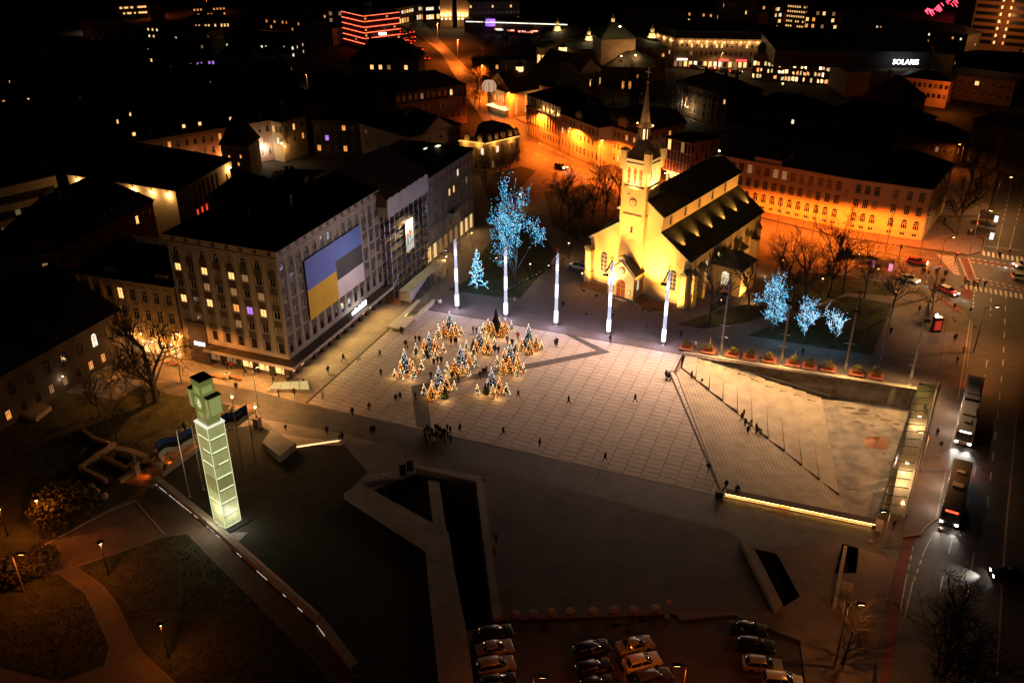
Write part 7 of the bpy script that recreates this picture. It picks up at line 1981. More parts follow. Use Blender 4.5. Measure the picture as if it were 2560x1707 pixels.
# far named things: (label, name, x1,y1,x2,y2, height, depth, wall, cols, rows, width, lit, lits, roof kind, roof height)
neon = emis('neon_red', (1.0,.12,.05), 4.0)
gl_w = mat('far_concrete', (.22,.14,.09), .85); rdk = mat('far_red', (.3,.05,.03), .85); blk = mat('far_dark', (.05,.04,.035), .85)
F = [('glass office with reflected yellow lights beside the neon hotel','office_tower',812,12,908,14,18,14,blk,12,[(z,1.8) for z in (1,4,7,10,13)],1.6,.28,'mmcm','flat',.3),
 ('low cream corner house in front of the neon hotel','corner_house',830,72,918,55,8,12,ochm,10,[(5,1.5),(1.5,1.8)],1.0,.1,'wm','hip',2),
 ('small dark tower block with two lit windows','tower_block',796,28,825,28,12,9,blk,3,[(8.6,1.4),(5,1.4)],1,.2,'o','flat',.3),
 ('bright shop arcade along the far avenue','shop_arcade',990,22,1052,10,9,12,ochm,10,[(5.6,1.8),(.8,2.6)],1.6,.75,'wwoc','flat',.3),
 ('far shop row with white illuminated signs','shop_row',1058,12,1110,8,9,10,blk,8,[(5.6,1.8),(.8,2.6)],1.6,.8,'ccwo','flat',.3),
 ('apartment house with a dark front behind the twin towers','apartment_house',1172,6,1300,4,14,12,drkm,14,[(z,1.4) for z in (2,5,8,11)],1,.10,'wm','flat',.3),
 ('long flat trade hall with a white light band','trade_hall',1160,50,1420,58,6,20,blk,1,[(90,1)],1,0,'w','flat',.3),
 ('hipped pavilion strung with orange lights in the park','park_pavilion',1180,150,1380,152,5,9,blk,8,[(1.2,2)],1.2,.2,'o','flat',.5),
 ('long apartment house with scattered lit windows beyond the opera','apartment_house',1720,24,1810,30,12,12,gl_w,10,[(9,1.4),(6,1.4),(3,1.4)],1.1,.2,'ow','flat',.4),
 ('dim apartment range beyond the opera roof','apartment_range',1560,22,1718,24,11,14,drkm,14,[(8,1.4),(5,1.4)],1.1,.05,'o','hip',3),
 ('office slab with fine vertical windows on the skyline','office_slab',1816,4,1900,2,22,12,drkm,12,[(z,1.6) for z in (1,4,7,10,13,16,19)],.8,.04,'w','flat',.4),
 ('orange-lit advertising wall at the street gap','advert_wall',1898,30,1922,30,14,6,mat('orange_wall', (.6,.2,.05), .8),1,[(90,1)],1,0,'w','flat',.3),
 ('glowing office corner with a lit lobby','office_corner',1930,14,1962,12,13,9,blk,6,[(z,1.8) for z in (1,4,7,10)],1.8,.5,'wwoc','flat',.3),
 ('honey-lit slab with a grid of small windows','office_grid',1970,6,2016,10,14,8,mat('honey_wall', (.5,.28,.1), .8),8,[(z,1.0) for z in (2,4.4,6.8,9.2,11.6)],.8,.9,'w','flat',.3),
 ('glass tower lit from the street at the top edge','glass_tower',2020,10,2100,14,18,10,blk,10,[(z,1.8) for z in (1,4,7,10,13)],1.4,.3,'owm','flat',.3),
 ('long dark tenement with rows of tiny lit windows','tenement',2104,44,2420,88,9,12,drkm,34,[(6.2,1.2),(3.2,1.2)],1,.14,'oowc','hip',3),
 ('dark villa block with two warm windows near the road','apartment_villa',2375,185,2540,205,9,14,drkm,8,[(6,1.6),(2.5,1.6)],1.5,.10,'wc','flat',.4),
 ('pale classroom block with vertical window strips by the road','strip_block',2435,300,2640,342,13,14,mat('strip_render', (.12,.09,.07), .85),12,[(1,9.5)],.8,0,'d','flat',.4),
 ('dark low hall between the villa and the school roof','low_hall',2060,280,2300,318,8,16,blk,12,[(3,2)],1.2,.12,'mc','hip',4),
 ('black-roofed house behind the school','rear_house',1870,262,2050,290,8,14,blk,10,[(4,1.5)],1,.1,'c','hip',4),
 ('spiky gabled house in front of the shopping centre','gabled_villa',2160,238,2260,258,8,14,blk,5,[(3,1.6)],1,.0,'o','hip',7),
 ('dark house row at the far right beyond the villa','house_row',2400,150,2600,160,8,14,blk,10,[(4,1.5)],1.2,.06,'w','hip',3),
 ('museum house with a scaffolded yard, right of the school','yard_range',2240,330,2390,360,7,12,drkm,9,[(3.5,1.6)],1,.05,'m','hip',4),
 ('white modernist block with banded floors in the old quarter','banded_block',514,82,556,70,11,14,mat('banded_cream', (.42,.3,.15), .85),5,[(8,1.3),(5,1.3),(2,1.3)],1.5,.05,'m','flat',.3),
 ('long pale hall with a row of lit windows in the old quarter','pale_hall',460,55,572,50,6,10,ochm,14,[(2.6,1.6)],.9,.45,'w','hip',2.5),
 ('dark block with pairs of lit windows in the old quarter','dark_block',362,60,440,66,12,12,blk,7,[(9,1.2),(6,1.2),(3,1.2)],1.1,.45,'cw','flat',.3),
 ('gabled old town house with an orange-lit front','gabled_house',640,40,720,46,7,10,ochm,8,[(4,1.4),(1.2,1.6)],1,.3,'o','hip',3),
 ('red gabled house glowing under a street lamp','red_house',715,40,748,44,9,10,rdk,4,[(5,1.4),(2,1.4)],1,.2,'o','gable',4),
 ('orange-lit corner house with bare trees in front','lit_corner_house',748,52,796,58,7,10,pinkm,5,[(4,1.4),(1.2,1.6)],1,.1,'o','hip',2),
 ('dark block with a band of cold white windows','white_window_block',560,98,735,105,8,12,blk,16,[(4.5,1.4),(1.5,1.4)],1,.55,'c','hip',3),
 ('pale house with a lit side wall in the old quarter','pale_house',605,130,655,122,7,10,orm,6,[(3.5,1.6)],1,.25,'w','hip',4),
 ('house with a stepped gable lit by a single lamp','stepped_house',656,140,730,134,6,9,ochm,5,[(3,1.4)],1,.15,'w','hip',3.5),
 ('gable house with a pink lit end wall and bare tree','pink_gable_house',552,135,610,160,7,12,pinkm,3,[(3,1.6)],1,.1,'o','gable',5),
 ('house with a violet-lit loggia','violet_house',440,150,535,140,7,12,drkm,10,[(3.2,1.8)],1.0,.85,'v','hip',4),
 ('small house with a pediment in the old quarter','small_house',452,112,495,106,6,9,ochm,4,[(2.8,1.6)],1,.0,'o','hip',2.5),
 ('long low wall house lit along its foot','wall_house',32,110,215,112,4,8,mat('lit_wall_stone', (.4,.22,.1), .85),1,[(90,1)],1,0,'w','hip',3),
 ('pale church-like tower house lit by white lamps','tower_house',200,50,262,55,12,12,mat('tower_pale', (.3,.22,.12), .85),4,[(7,2.4),(2,2.4)],1.2,0,'w','hip',3),
 ('small dark red house under the tower house','red_roof_house',240,76,318,82,6,9,redb,4,[(3,1.3)],1,.15,'o','hip',4),
 ('red-lit curved chimney tower on the skyline','red_tower',374,14,408,12,9,8,mat('tower_red', (.5,.08,.03), .85),3,[(4,3)],1,0,'o','flat',.5),
 ('orange terrace of lit floors on the skyline','lit_terraces',292,10,368,6,8,10,mat('terrace_tan', (.45,.25,.1), .85),14,[(5,1.2),(2,1.2)],1.6,.7,'w','flat',.3),
 ('red apartment block with many lit windows on the skyline','red_apartments',480,14,562,10,10,10,rdk,10,[(7,1.1),(4.4,1.1),(1.8,1.1)],1,.6,'o','flat',.3),
 ('warm-windowed house with six lit windows above the red roof','six_window_house',785,205,880,200,7,10,drkm,6,[(4,1.5)],1.2,.9,'ow','hip',3),
 ('house with a low red tiled roof below the six lit windows','red_roof_house',758,254,948,244,8,12,drkm,1,[(90,1)],1,0,'w','hip',5),
 ('big attic house with lit windows beneath a black roof','attic_house',875,150,1046,152,11,16,drkm,8,[(7.4,1.8)],1.4,.3,'wm','hip',7),
 ('old house with four bright windows and a dark gable','bright_window_house',628,235,678,233,6,9,blk,5,[(3,1.6)],1.3,.9,'w','hip',3),
 ('large dark tenement with a few violet and warm windows','dark_tenement',780,300,980,306,11,15,blk,9,[(8,1.6),(4.8,1.7),(1.6,1.8)],1.2,.35,'wovo','hip',5),
 ('pink-lit wall of a low house in the dark old quarter','lit_wall_house',248,256,322,262,6,10,pinkm,5,[(3,1.4)],1,0,'o','hip',4),
 ('old gabled house with pale front at the dark left','pale_gable_house',95,385,160,380,7,10,drkm,3,[(3,1.5)],1.3,0,'m','gable',5),
 ('narrow gabled house at the dark left','narrow_house',275,378,315,372,8,9,drkm,2,[(4,1.5)],1,0,'m','gable',5),
 ('dim ochre tenement at the left edge','ochre_tenement',-40,415,88,405,9,12,ochm,7,[(6,1.6),(2.6,1.6)],1.2,0,'m','hip',4)]
for i, f in enumerate(F):
 lb, nm, x1, y1, x2, y2, h, dp, wm, co, ro, ww, li, ls_, rk, rh = f
 t, q = hs(lb, (x1,y1), (x2,y2), h, dp, wm, cols=co, rows=ro, w_=ww, lit=li, lits=ls_, rk=rk, rh=rh, name=nm, seed=i+20, cols2=2, chim=1 if rk != 'flat' else 0, cornice=ro[0][0] < 50, band=False)
# neon hotel, twin towers
t, q = hs('hotel with red neon lines round every floor and a white sign', (908,40), (998,30), 16, 20, mat('hotel_brown', (.16,.05,.03), .8), cols=10, rows=[(z+.6,1.0) for z in (3.5,6,8.5,11,13.5)], w_=1.2, lit=.12, lits='o', rk='flat', rh=.3, name='neon_hotel', chim=0, cols2=6) if True else None
for z in (3.2,5.7,8.2,10.7,13.2,15.7):
 nb_ = MB()
 for a, b in ((q[0],q[1]),(q[1],q[2]),(q[3],q[0])):
  d_ = (b-a).normalized(); nn = Vector((d_.y,-d_.x,0)); nb_.prism([a+nn*.1,b+nn*.1,b+nn*.25,a+nn*.25], z, z+.22)
 nb_.build('neon_line', neon, t)
p = q[0].lerp(q[1],.45); MB().obox(Vector((p.x,p.y-.5,6.6)),(5,.2,1.1),.1).build('white_sign', emis('white_sign', (1,1,1), 6), t)
for i, (x1, x2) in enumerate(((1100,1131),(1142,1171))):
 a, b = G(x1,46,5), G(x2,46,5); d_ = (b-a); t = thing('ribbed_tower', ('left' if i == 0 else 'right')+' of two ribbed brown towers lit from below by paired lamps', 'tower', Vector((a.x,a.y,0)))
 tm = mat('ribbed_brown', (.34,.22,.13), .8); MB().prism([zz(a,0),zz(b,0),zz(b,0)+Vector((0,9,0)),zz(a,0)+Vector((0,9,0))], 0, 45).build('wall', tm, t)
 for k in range(4): p = a.lerp(b,(k+.5)/4); MB().obox(Vector((p.x,p.y-.3,4)),(.8,.5,41)).build('rib', tm, t)
 for k in range(3):
  p = a.lerp(b,(k+.5)/3+.0); wall_lamp(t, Vector((p.x,p.y-1.1,6.5)), 200, AMB, glowb, .35, dz=.6); wall_lamp(t, Vector((p.x,p.y-1.1,4.8)), 0, AMB, glowb, .35)
pb_ = emis('purple_screen', (.3,.12,.9), 2.2); p = G(1226,58,5); t = thing('advert_screen', 'glowing purple advertising screen on the trade hall', 'screen', p); MB().obox(p-Vector((0,1,1.5)),(5,.3,3.6)).build('screen', pb_, t)
p = G(1226,52,8);
lb_ = MB()
a, b = G(1165,52,6.2), G(1418,60,6.2); lb_.tube(a-Vector((0,.6,.4)), b-Vector((0,.6,.4)), .22, n=4); t = thing('light_band', 'white light band along the trade hall eave', 'lighting', a); lb_.build('band', emis('white_band', (1.0,.95,.75), 2.0), t)
# market lights: strings of red-white stalls by the park
for i in range(14):
 x, y = 1235+rnd.uniform(0,125), 76+rnd.uniform(0,22); p = G(x,y); t = thing('market_stall', 'small glowing market stall by the park trees', 'stall', p, group='market stalls by the park')
 MB().obox(p,(3.4,2,2.0)).build('body', blk, t); MB().obox(p+Vector((0,0,2.0)),(3.8,2.6,.3)).build('lit_roof', emis('stall_red' if i%3 else 'stall_white', (1.0,.3,.2) if i%3 else (1,.9,.8), 2.5), t)
# red festoon on the far right skyline
fs = thing('red_light_net', 'zigzag net of red lights on the skyline', 'lights', G(2340,6,10)); fb2 = MB(); r = random.Random(3)
for (x0, x1, y0, y1, n) in ((2345,2430,-6,12,40),(2312,2350,20,34,22)):
 for i in range(n):
  x, y = r.uniform(x0,x1), r.uniform(y0,y1); a = r.choice((-1,1)); fb2.tube(G(x,y,10), G(x+6,y+a*7,10), .25, n=3)
fb2.build('net', emis('festoon_red', (1.0,.05,.1), 4), fs)
# dark houses filling the old quarter
r = random.Random(31); n = 0
for gy in range(11):
 y = 112 + gy*26
 for gx in range(15):
  x = -40 + gx*72 + (gy % 2)*30 + r.uniform(-14,14); yy = y + r.uniform(-6,6)
  if x > 1000 or (x > 560 and yy > 255) or (x > 700 and yy < 215 and x < 1000) or yy > 380 or (yy > 290 and x > 220) or (yy > 330 and x < 320): continue
  if (110 < yy < 165 and 430 < x < 760) or (y < 120 and x < 230): continue
  hh = r.uniform(5.5,8.5); wd = r.uniform(44,66); a, b = G(x,yy,hh), G(x+wd,yy+r.uniform(-6,6),hh)
  house('dark-roofed town house in the unlit old quarter', a, b, hh, r.uniform(9,12), r.choice((blk,drkm,blk)), cols=r.randint(3,6), rows=[(hh-2.6,1.4),(1.2,1.4)], w_=.95, lit=.13, lits='oowcm', cols2=1, rk=r.choice(('hip','gable','hip')), rh=r.uniform(3,5), seed=gy*40+gx, name='town_house', group='unlit houses of the old quarter', chim=1, band=False, rm=r.choice((tinm,rtile,mat('black_roof', (0.012,0.011,0.011)))))
  n += 1

# ================================================================ light masts along the square
mastm = mat('mast_metal', (.32,.30,.28), .5, metal=.4); clov = mat('clover_red', (.2,.02,.015), .6)
ringm = emis('mast_block_light', (.9,.9,1.0), 3.0); ring2 = emis('mast_ring_light', (.80,.82,1.0), 1.1); corem = emis('mast_core_light', (.36,.37,.75), .4, sample=True)
MP = [(1143.1,773.9),(1264.5,794.7),(1389.5,815.5),(1520.5,837.9),(1657.4,863.2),(1801.8,889.6),(1951.5,913.4),(2110.1,937.2),(2272.9,962.5)]
HM_ = 15.5
mast_u = MB().tube((0,0,0),(0,0,HM_),.24,.13,n=10).lathe([(.42,0),(.42,.12),(.26,.3)], n=10).mesh(mastm)
sol, rng_ = MB(), MB()
for z0, z1, rr in ((.9,3.3,.40),(6.2,8.9,.30),(11.6,13.0,.25)): sol.lathe([(rr*.9,z0),(rr,z0+.1),(rr,z1-.1),(rr*.9,z1)], n=12)
z = 3.45
while z < 15.1:
 if not (6.1 < z < 8.95 or 11.5 < z < 13.05): rng_.lathe([(.33-.006*z,z),(.36-.006*z,z+.05),(.33-.006*z,z+.1)], n=12)
 z += .23
solme, rngme, coreme = sol.mesh(ringm), rng_.mesh(ring2), MB().tube((0,0,.9),(0,0,15.1),.27,.2,n=8).mesh(corem)
armme = MB().tube((0,0,15.3),(0,-3.9,14.6),.10,n=5).tube((.25,0,14.9),(.3,-3.9,14.3),.07,n=5).tube((-.25,0,14.9),(-.3,-3.9,14.3),.07,n=5).mesh(mat('arm_metal', (.14,.12,.11), .5))
boxme = MB().box(-.5,.5,-4.4,-3.8,14.05,14.35).mesh(dsteel); spot_me = MB().lathe([(.09,14.0),(.09,14.04)], (-.25,-4.1,0), 6).lathe([(.09,14.0),(.09,14.04)], (.25,-4.1,0), 6).mesh(emis('mast_spot_glow', (1,.95,.9), 12))
clme = MB().lathe([(.03,-.05),(.14,.05),(.14,.15),(.03,.25)], (-.22,0,15.75), 8).lathe([(.03,-.05),(.14,.05),(.14,.15),(.03,.25)], (.22,0,15.75), 8).lathe([(.03,-.05),(.14,.05),(.14,.15),(.03,.25)], (0,0,16.05), 8).tube((0,0,15.4),(0,0,16.1),.03,n=4).mesh(clov)
barme = MB().tube((-.9,0,6.2),(.9,0,6.2),.03,n=4).tube((-.9,0,3.9),(.9,0,3.9),.03,n=4).mesh(steel)
# how strongly each mast's floodlight burns
ordn = ('nearest the site walkway','second from the site walkway','third from the site walkway','fourth from the site walkway, in front of the church door','fifth from the site walkway, at the corner of the square',
  'first along the planters','second along the planters','third along the planters','at the glass roof end of the planters')
FE = [700,900,1500,2600,4200,3600,2600,1500,900]
for i, (x, y) in enumerate(MP):
 p = G(x, y); lit = i < 5
 t = thing('light_mast', ('glowing white-blue wrapped light mast ' if lit else 'bare metal light mast with a hanging floodlight, ')+ordn[i], 'light mast', p, AZ, group='light masts along the square')
 link('mast', mast_u, t); a = link('arm', armme, t); link('floodlight', boxme, a); link('floodlight_lens', spot_me, a)
 if lit: link('light_block', solme, t); link('light_rings', rngme, t); link('light_core', coreme, t); [lamp('mast_glow', 'POINT', p-BX*.75+Vector((0,0,zz_)), 120, (.70,.66,1.0), .3) for zz_ in (2.2,7.5,12)]
 if i >= 2: link('clover_finial', clme, t)
 if not lit: link('cross_bar', barme, t)
 src = p - BX*4.1 + Vector((0,0,13.9))
 lamp('mast_floodlight', 'SPOT', src, FE[i], (1.0,.61,.38), .25, None, aim=p-BX*13+(AX*-3 if i < 6 else AX*-1), spot=128, blend=.9)
 if i < 4: lamp('facade_fill', 'SPOT', src+Vector((0,0,.5)), (2600,2400,2000,1400)[i], (1.0,.78,.68), .25, None, aim=AB(-84.8,118+9*i,12), spot=75, blend=.9)  # added fill spots without fixtures of their own, brightening the office front
 if not lit:
  for s in (-.9,.9):
   lamp('mast_downlight', 'SPOT', p+AX*s*1.2+Vector((0,0,3.8))-BX*.5, 260, (1.0,.58,.2), .06, None, aim=p+AX*s*2.4-BX*.2, spot=120, blend=.9)
  lamp('mast_step_light', 'SPOT', p+Vector((0,0,6.1))-BX*.6, 1500, (1.0,.55,.18), .1, None, aim=p-BX*9+Vector((0,0,-3)), spot=110, blend=.9)
# planters on square benches
woodr = mat('red_bench_wood', (.36,.12,.06), .7, ns=2, na=.2); boxr = mat('planter_red', (.30,.07,.03), .7); leafm = mat('planter_leaf', (.12,.11,.025), .85, ns=2, na=.5)
def tuft(mb, c, rx, rz_, n, sz, r):
 for i in range(n):
  a, b = r.uniform(0,6.28), r.uniform(-.2,1.0); q = r.random()**.4
  p = Vector((c[0]+rx*q*math.cos(a)*math.sqrt(max(0,1-b*b)), c[1]+rx*q*math.sin(a)*math.sqrt(max(0,1-b*b)), c[2]+rz_*b*q))
  d1, d2 = Vector((r.uniform(-1,1),r.uniform(-1,1),r.uniform(-1,1))).normalized()*sz, Vector((r.uniform(-1,1),r.uniform(-1,1),r.uniform(-1,1))).normalized()*sz
  mb.add([p-d1*.5, p+d1*.5, p+d2], [(0,1,2)])
 return mb
PL = [(172,160),(340,186),(528,213),(660,236),(808,255),(990,283),(1115,306),(1262,325),(1478,356),(1625,382)]
benme = MB()
for i in range(8): benme.box(-1.3,1.3,-1.3+i*.325,-1.3+i*.325+.27,.34,.42)
benme.box(-1.2,1.2,-1.1,1.1,0,.34)
slat = MB().box(-1.3,1.3,0,.27,.34,.42).mesh(woodr); basem = MB().box(-1.2,1.2,-1.1,1.1,0,.335).mesh(mat('bench_base', (.1,.05,.04), .8)); pbm = MB().box(-.75,.75,-.55,.55,.425,1.0).mesh(boxr)
shm = [tuft(MB(), (0,0,1.15), .85, .75, 260, .22, random.Random(k)).mesh(leafm) for k in range(3)]
for i, (x, y) in enumerate(PL):
 p = r2(x, y); t = thing('planter_bench', 'red slatted square bench with a shrub planter, number '+('one','two','three','four','five','six','seven','eight','nine','ten')[i]+' from the square corner', 'planter', p, AZ, group='planter benches above the amphitheatre')
 link('base', basem, t); link('planter_box', pbm, t); link('shrub', shm[i%3], t)
 for k in range(8): link('slat', slat, t, (0,-1.3+k*.325,0))
 if i in (1,3,5,7,9): MB().tube((0.2,0,1.0),(0.2,0,3.2),.05,.03,n=5).build('sapling_stem', mat('sapling', (.3,.25,.18), .8), t, local=True)

# ================================================================ bare trees
def grow(seed, h, spread=.55, levels=5, trunk=.3, first=.3, kids=(5,4,4,3), conic=False, up=.25):
 """list of (p0,p1,r0,r1,level)"""
 r = random.Random(seed); segs = []
 def rec(p, d, L, rad, lv):
  n = 4 if lv == 0 else 3
  pts = [p]; q = p; dd = d.copy()
  for i in range(n):
   dd = (dd + Vector((r.uniform(-1,1),r.uniform(-1,1),r.uniform(-.4,.9)*(.5 if lv else .2)))*(.10 if lv == 0 else .22) + Vector((0,0,up*.12))).normalized()
   q2 = q + dd*(L/n); segs.append((q, q2, rad*(1-i/n*.55), rad*(1-(i+1)/n*.55), lv)); q = q2; pts.append(q)
  if lv >= levels-1: return
  k = kids[min(lv,len(kids)-1)] + (r.random() < .4)
  for j in range(k):
   f = r.uniform(first if lv == 0 else .25, 1.0); idx = f*n; i0 = min(n-1,int(idx)); b = pts[i0].lerp(pts[i0+1], idx-i0)
   a = r.uniform(0,6.283); tilt = r.uniform(.45,1.0)*(spread*1.6)
   ax = dd.cross(Vector((math.cos(a),math.sin(a),.13))).normalized(); nd = (dd*math.cos(tilt)+ax*math.sin(tilt)).normalized()
   sc = r.uniform(.45,.72) if not conic or lv else (1.12-f)*.75
   rec(b, nd, L*sc, rad*.48, lv+1)
 if conic:
  top = Vector((0,0,h)); segs.append((Vector((0,0,0)), top, trunk, .03, 0))
  for i in range(34):
   f = .12 + .86*i/34; a = i*2.4; L = (1-f)*h*.27+.3
   rec(Vector((0,0,f*h)), Vector((math.cos(a),math.sin(a),-.12+.3*f)).normalized(), L, trunk*.25*(1-f)+.02, 2)
 else: rec(Vector((0,0,0)), Vector((r.uniform(-.06,.06),r.uniform(-.06,.06),1)).normalized(), h*.62, trunk, 0)
 return segs
def tree_meshes(segs, m=barkm, minr=.012):
 tr, cr = MB(), MB()
 for p0, p1, r0, r1, lv in segs:
  (tr if lv == 0 else cr).tube(p0, p1, max(r0,minr), max(r1,minr), n=6 if lv == 0 else 4 if lv == 1 else 3, cap=False)
 return tr.mesh(m), cr.mesh(m)
TV = [tree_meshes(grow(k+1, 12, .55+.05*(k%3), 5, .26, .28, (7,6,4,3)), minr=.016) for k in range(6)]
def tree(x, y, h, label, k, rz=0., w=1., group=None, z=0.):
 p = G(x, y, z); t = thing('bare_tree', label, 'tree', p, rz, group)
 t.scale = (h/12*w, h/12*w, h/12); link('trunk', TV[k%6][0], t); link('crown', TV[k%6][1], t); return t
big = tree_meshes(grow(77, 17, .62, 6, .62, .18, (7,5,4,3,2)), minr=.022)
p = G(392,1003); t = thing('bare_tree', 'great bare street tree with black spreading limbs before the ochre block', 'tree', p, R(30)); link('trunk', big[0], t); link('crown', big[1], t); t.scale = (1,1,.98)
for i, (x, y, h, k, lb) in enumerate(((1452,600,15,0,'bare park tree nearest the church van'),(1420,585,14,1,'bare park tree left of the church tower'),(1478,565,14,2,'tall bare tree behind the church tower'),(1515,545,13,3,'bare tree close to the tower before the orange street'),(1400,550,13,4,'slim bare tree at the edge of the church lawn'),(1545,520,12,5,'bare tree behind the belfry'),
 (1772,810,13,1,'bare tree in the triangular bed beside the church'),(1872,785,13,4,'bare tree by the church annex window'),(1962,765,14,0,'tall bare tree behind the first blue tree'),(2012,752,15,2,'bare tree towering before the school'),(2070,742,16,3,'tallest bare tree before the school'),(2105,735,14,5,'slender bare tree by the bus shelters'),(2160,745,10,1,'bushy bare tree near the tram stop'),
 (2224,792,11,4,'bare tree beside the advertising pillar'),(2330,775,7,2,'small bare tree beside the last light mast'),(2392,588,15,0,'large dark tree on the school corner pavement'),(2405,520,14,3,'dark tree farther up the school side street'),(2425,470,14,1,'dark tree at the top of the school side street'),
 (1250,470,10,5,'bare tree on the corner lawn by the dome-light house'),(1215,455,9,2,'small bare tree beside the dome-light house'),(1275,450,10,0,'bare tree at the kerb of the orange street'),(1130,590,8,4,'thin bare tree in front of the grey house'),(295,1115,9,3,'pale slender garden tree above the ruin wall'),(250,1040,8,1,'dark tangled tree beside the hall'),(1075,300,6,2,'small bare tree before the green attic house'),(410,560,9,4,'bare tree lit by the theatre lamps'),
 (2105,1660,8,3,'low bare bush-tree beside the parked cars'))):
 tree(x, y, h, lb, k, i*1.3)
bt = tree_meshes(grow(5, 13, .6, 6, .34, .2, (7,6,4,3,2)), minr=.014)
p = G(2300,1790); t = thing('bare_tree', 'wide bare tree over the cycle lane at the foot of the road', 'tree', p); t.scale = (1.7,1.7,1.0); link('trunk', bt[0], t); link('crown', bt[1], t)
r = random.Random(6)
for (x0, x1, y0, y1, n, h, gl) in ((1185,1345,95,185,20,9,'bare park trees by the avenue'),(1560,1690,235,300,14,10,'bare trees around the opera house'),(1165,1215,205,280,4,9,'bare trees along the avenue'),(1010,1035,70,120,3,6,'bare trees along the far avenue'),(880,1000,60,95,6,6,'bare trees below the neon hotel'),(1480,1560,205,255,6,10,'bare trees before the opera pavilion')):
 for i in range(n): tree(r.uniform(x0,x1), r.uniform(y0,y1), h*r.uniform(.8,1.2), 'bare tree among the '+gl[5:], r.randrange(6), r.uniform(0,6), group=gl)
# trees wound with blue and white lights
BL = [emis('bulb_cyan', (.05,.50,1.0), 3.0), emis('bulb_white', (.55,.78,1.0), 2.8), emis('bulb_turquoise', (.04,.75,.95), 2.8)]
def lit_tree(base, segs, n, mats, label, sz=.075, rz=0., lights=()):
 t = thing('lit_tree', label, 'tree', base, rz, 'trees wound with blue lights'); t.scale = (.68,.68,1.0); tm, cm = tree_meshes(segs)
 link('trunk', tm, t); link('branches', cm, t); r = random.Random(n); mb = MB()
 tot = [(s, (s[1]-s[0]).length*(1.3 if s[4] == 0 else 1)) for s in segs]; L = sum(q[1] for q in tot)
 for s, l in tot:
  k = n*l/L; k = int(k)+(r.random() < k-int(k)); mi = r.choices((0,1,2), mats)[0]
  for j in range(k):
   p = s[0].lerp(s[1], r.random())+Vector((r.uniform(-.05,.05),r.uniform(-.05,.05),r.uniform(-.05,.05))); e = sz*r.uniform(.7,1.2)
   mb.add([p+Vector((e,0,0)),p+Vector((0,e,0)),p-Vector((e,0,0)),p-Vector((0,e,0)),p+Vector((0,0,e)),p-Vector((0,0,e))], [(0,1,4),(1,2,4),(2,3,4),(3,0,4),(1,0,5),(2,1,5),(3,2,5),(0,3,5)], mi if r.random() < .8 else 1)
 tag(mb.build('light_bulbs', BL, t, local=True), kind='stuff')
 for z, e in lights: lamp('bulb_light', 'POINT', base+Vector((0,-1.5,z)), e, (.35,.75,1.0), 1.2)
 return t
lit_tree(G(1193,724), grow(3, 9.2, .6, 4, .2, .2, (4,3,3), conic=True), 1100, (3,3,2), 'small spruce-shaped tree strung with cyan and white lights by the first masts', lights=((3,40),))
lit_tree(G(1288,711), grow(11, 20, .62, 5, .38, .12, (13,6,4,3), up=.3), 3000, (5,2,3), 'big broad tree glittering with cyan lights on the church lawn', .085, 1.0, ((6,120),))
lit_tree(G(1930,843), grow(23, 10.5, .62, 5, .26, .1, (14,6,4), up=.3), 1900, (5,3,2), 'bushy blue-lit tree nearest the church among the three park lights', .075, 2.2, ((4,60),))
lit_tree(G(2008,857), grow(29, 8.6, .5, 4, .22, .1, (12,7,4), up=.4), 1100, (3,5,1), 'middle blue-white lit tree of the three in the park', .075, .4, ((4,40),))
lit_tree(G(2085,869), grow(37, 8.6, .6, 4, .22, .15, (9,4,3)), 800, (2,6,1), 'sparse white-lit tree farthest from the church', .07, 3.0, ((4,30),))

# ================================================================ clusters of little fir trees with lights
firm = mat('fir_green', (.018,.035,.014), .9, ns=3, na=.4)
BW = [emis('bulb_amber', (1.0,.27,.03), 5.0), emis('bulb_warmwhite', (1.0,.68,.34), 5.0), emis('bulb_coldwhite', (.75,.85,1.0), 3.6)]
def fir(seed, h, mats, nb):
 r = random.Random(seed); f, b = MB(), MB(); f.tube((0,0,0),(0,0,h*.95),.05,.02,n=5)
 n = int(220*h)
 for i in range(n):
  z = h*(.06+.94*r.random()**1.3); w_ = (1-z/h)*h*.30*r.uniform(.55,1.1)+.03; a = r.uniform(0,6.283); p = Vector((w_*math.cos(a),w_*math.sin(a),z-.05*w_)); q = Vector((0,0,z+.12)); s = Vector((-math.sin(a),math.cos(a),0))*.10
  f.add([q+s*.4,q-s*.4,p-s+Vector((0,0,-.05)),p+s+Vector((0,0,-.05))],[(0,1,2,3)])
 for i in range(nb):
  z = h*(.05+.93*r.random()**1.4); w_ = (1-z/h)*h*.31*r.uniform(.7,1.05)+.04; a = r.uniform(0,6.283); p = Vector((w_*math.cos(a),w_*math.sin(a),z)); e = .036*r.uniform(.8,1.3)
  b.add([p+Vector((e,0,0)),p+Vector((0,e,0)),p-Vector((e,0,0)),p-Vector((0,e,0)),p+Vector((0,0,e)),p-Vector((0,0,e))], [(0,1,4),(1,2,4),(2,3,4),(3,0,4),(1,0,5),(2,1,5),(3,2,5),(0,3,5)], r.choices((0,1,2),mats)[0])
 e = .09; p = Vector((0,0,h));
 if nb: b.add([p+Vector((e,0,0)),p+Vector((0,e,0)),p-Vector((e,0,0)),p-Vector((0,e,0)),p+Vector((0,0,e*2)),p-Vector((0,0,e))], [(0,1,4),(1,2,4),(2,3,4),(3,0,4),(1,0,5),(2,1,5),(3,2,5),(0,3,5)], 1)
 return f.mesh(firm), (b.mesh(BW) if nb else None)
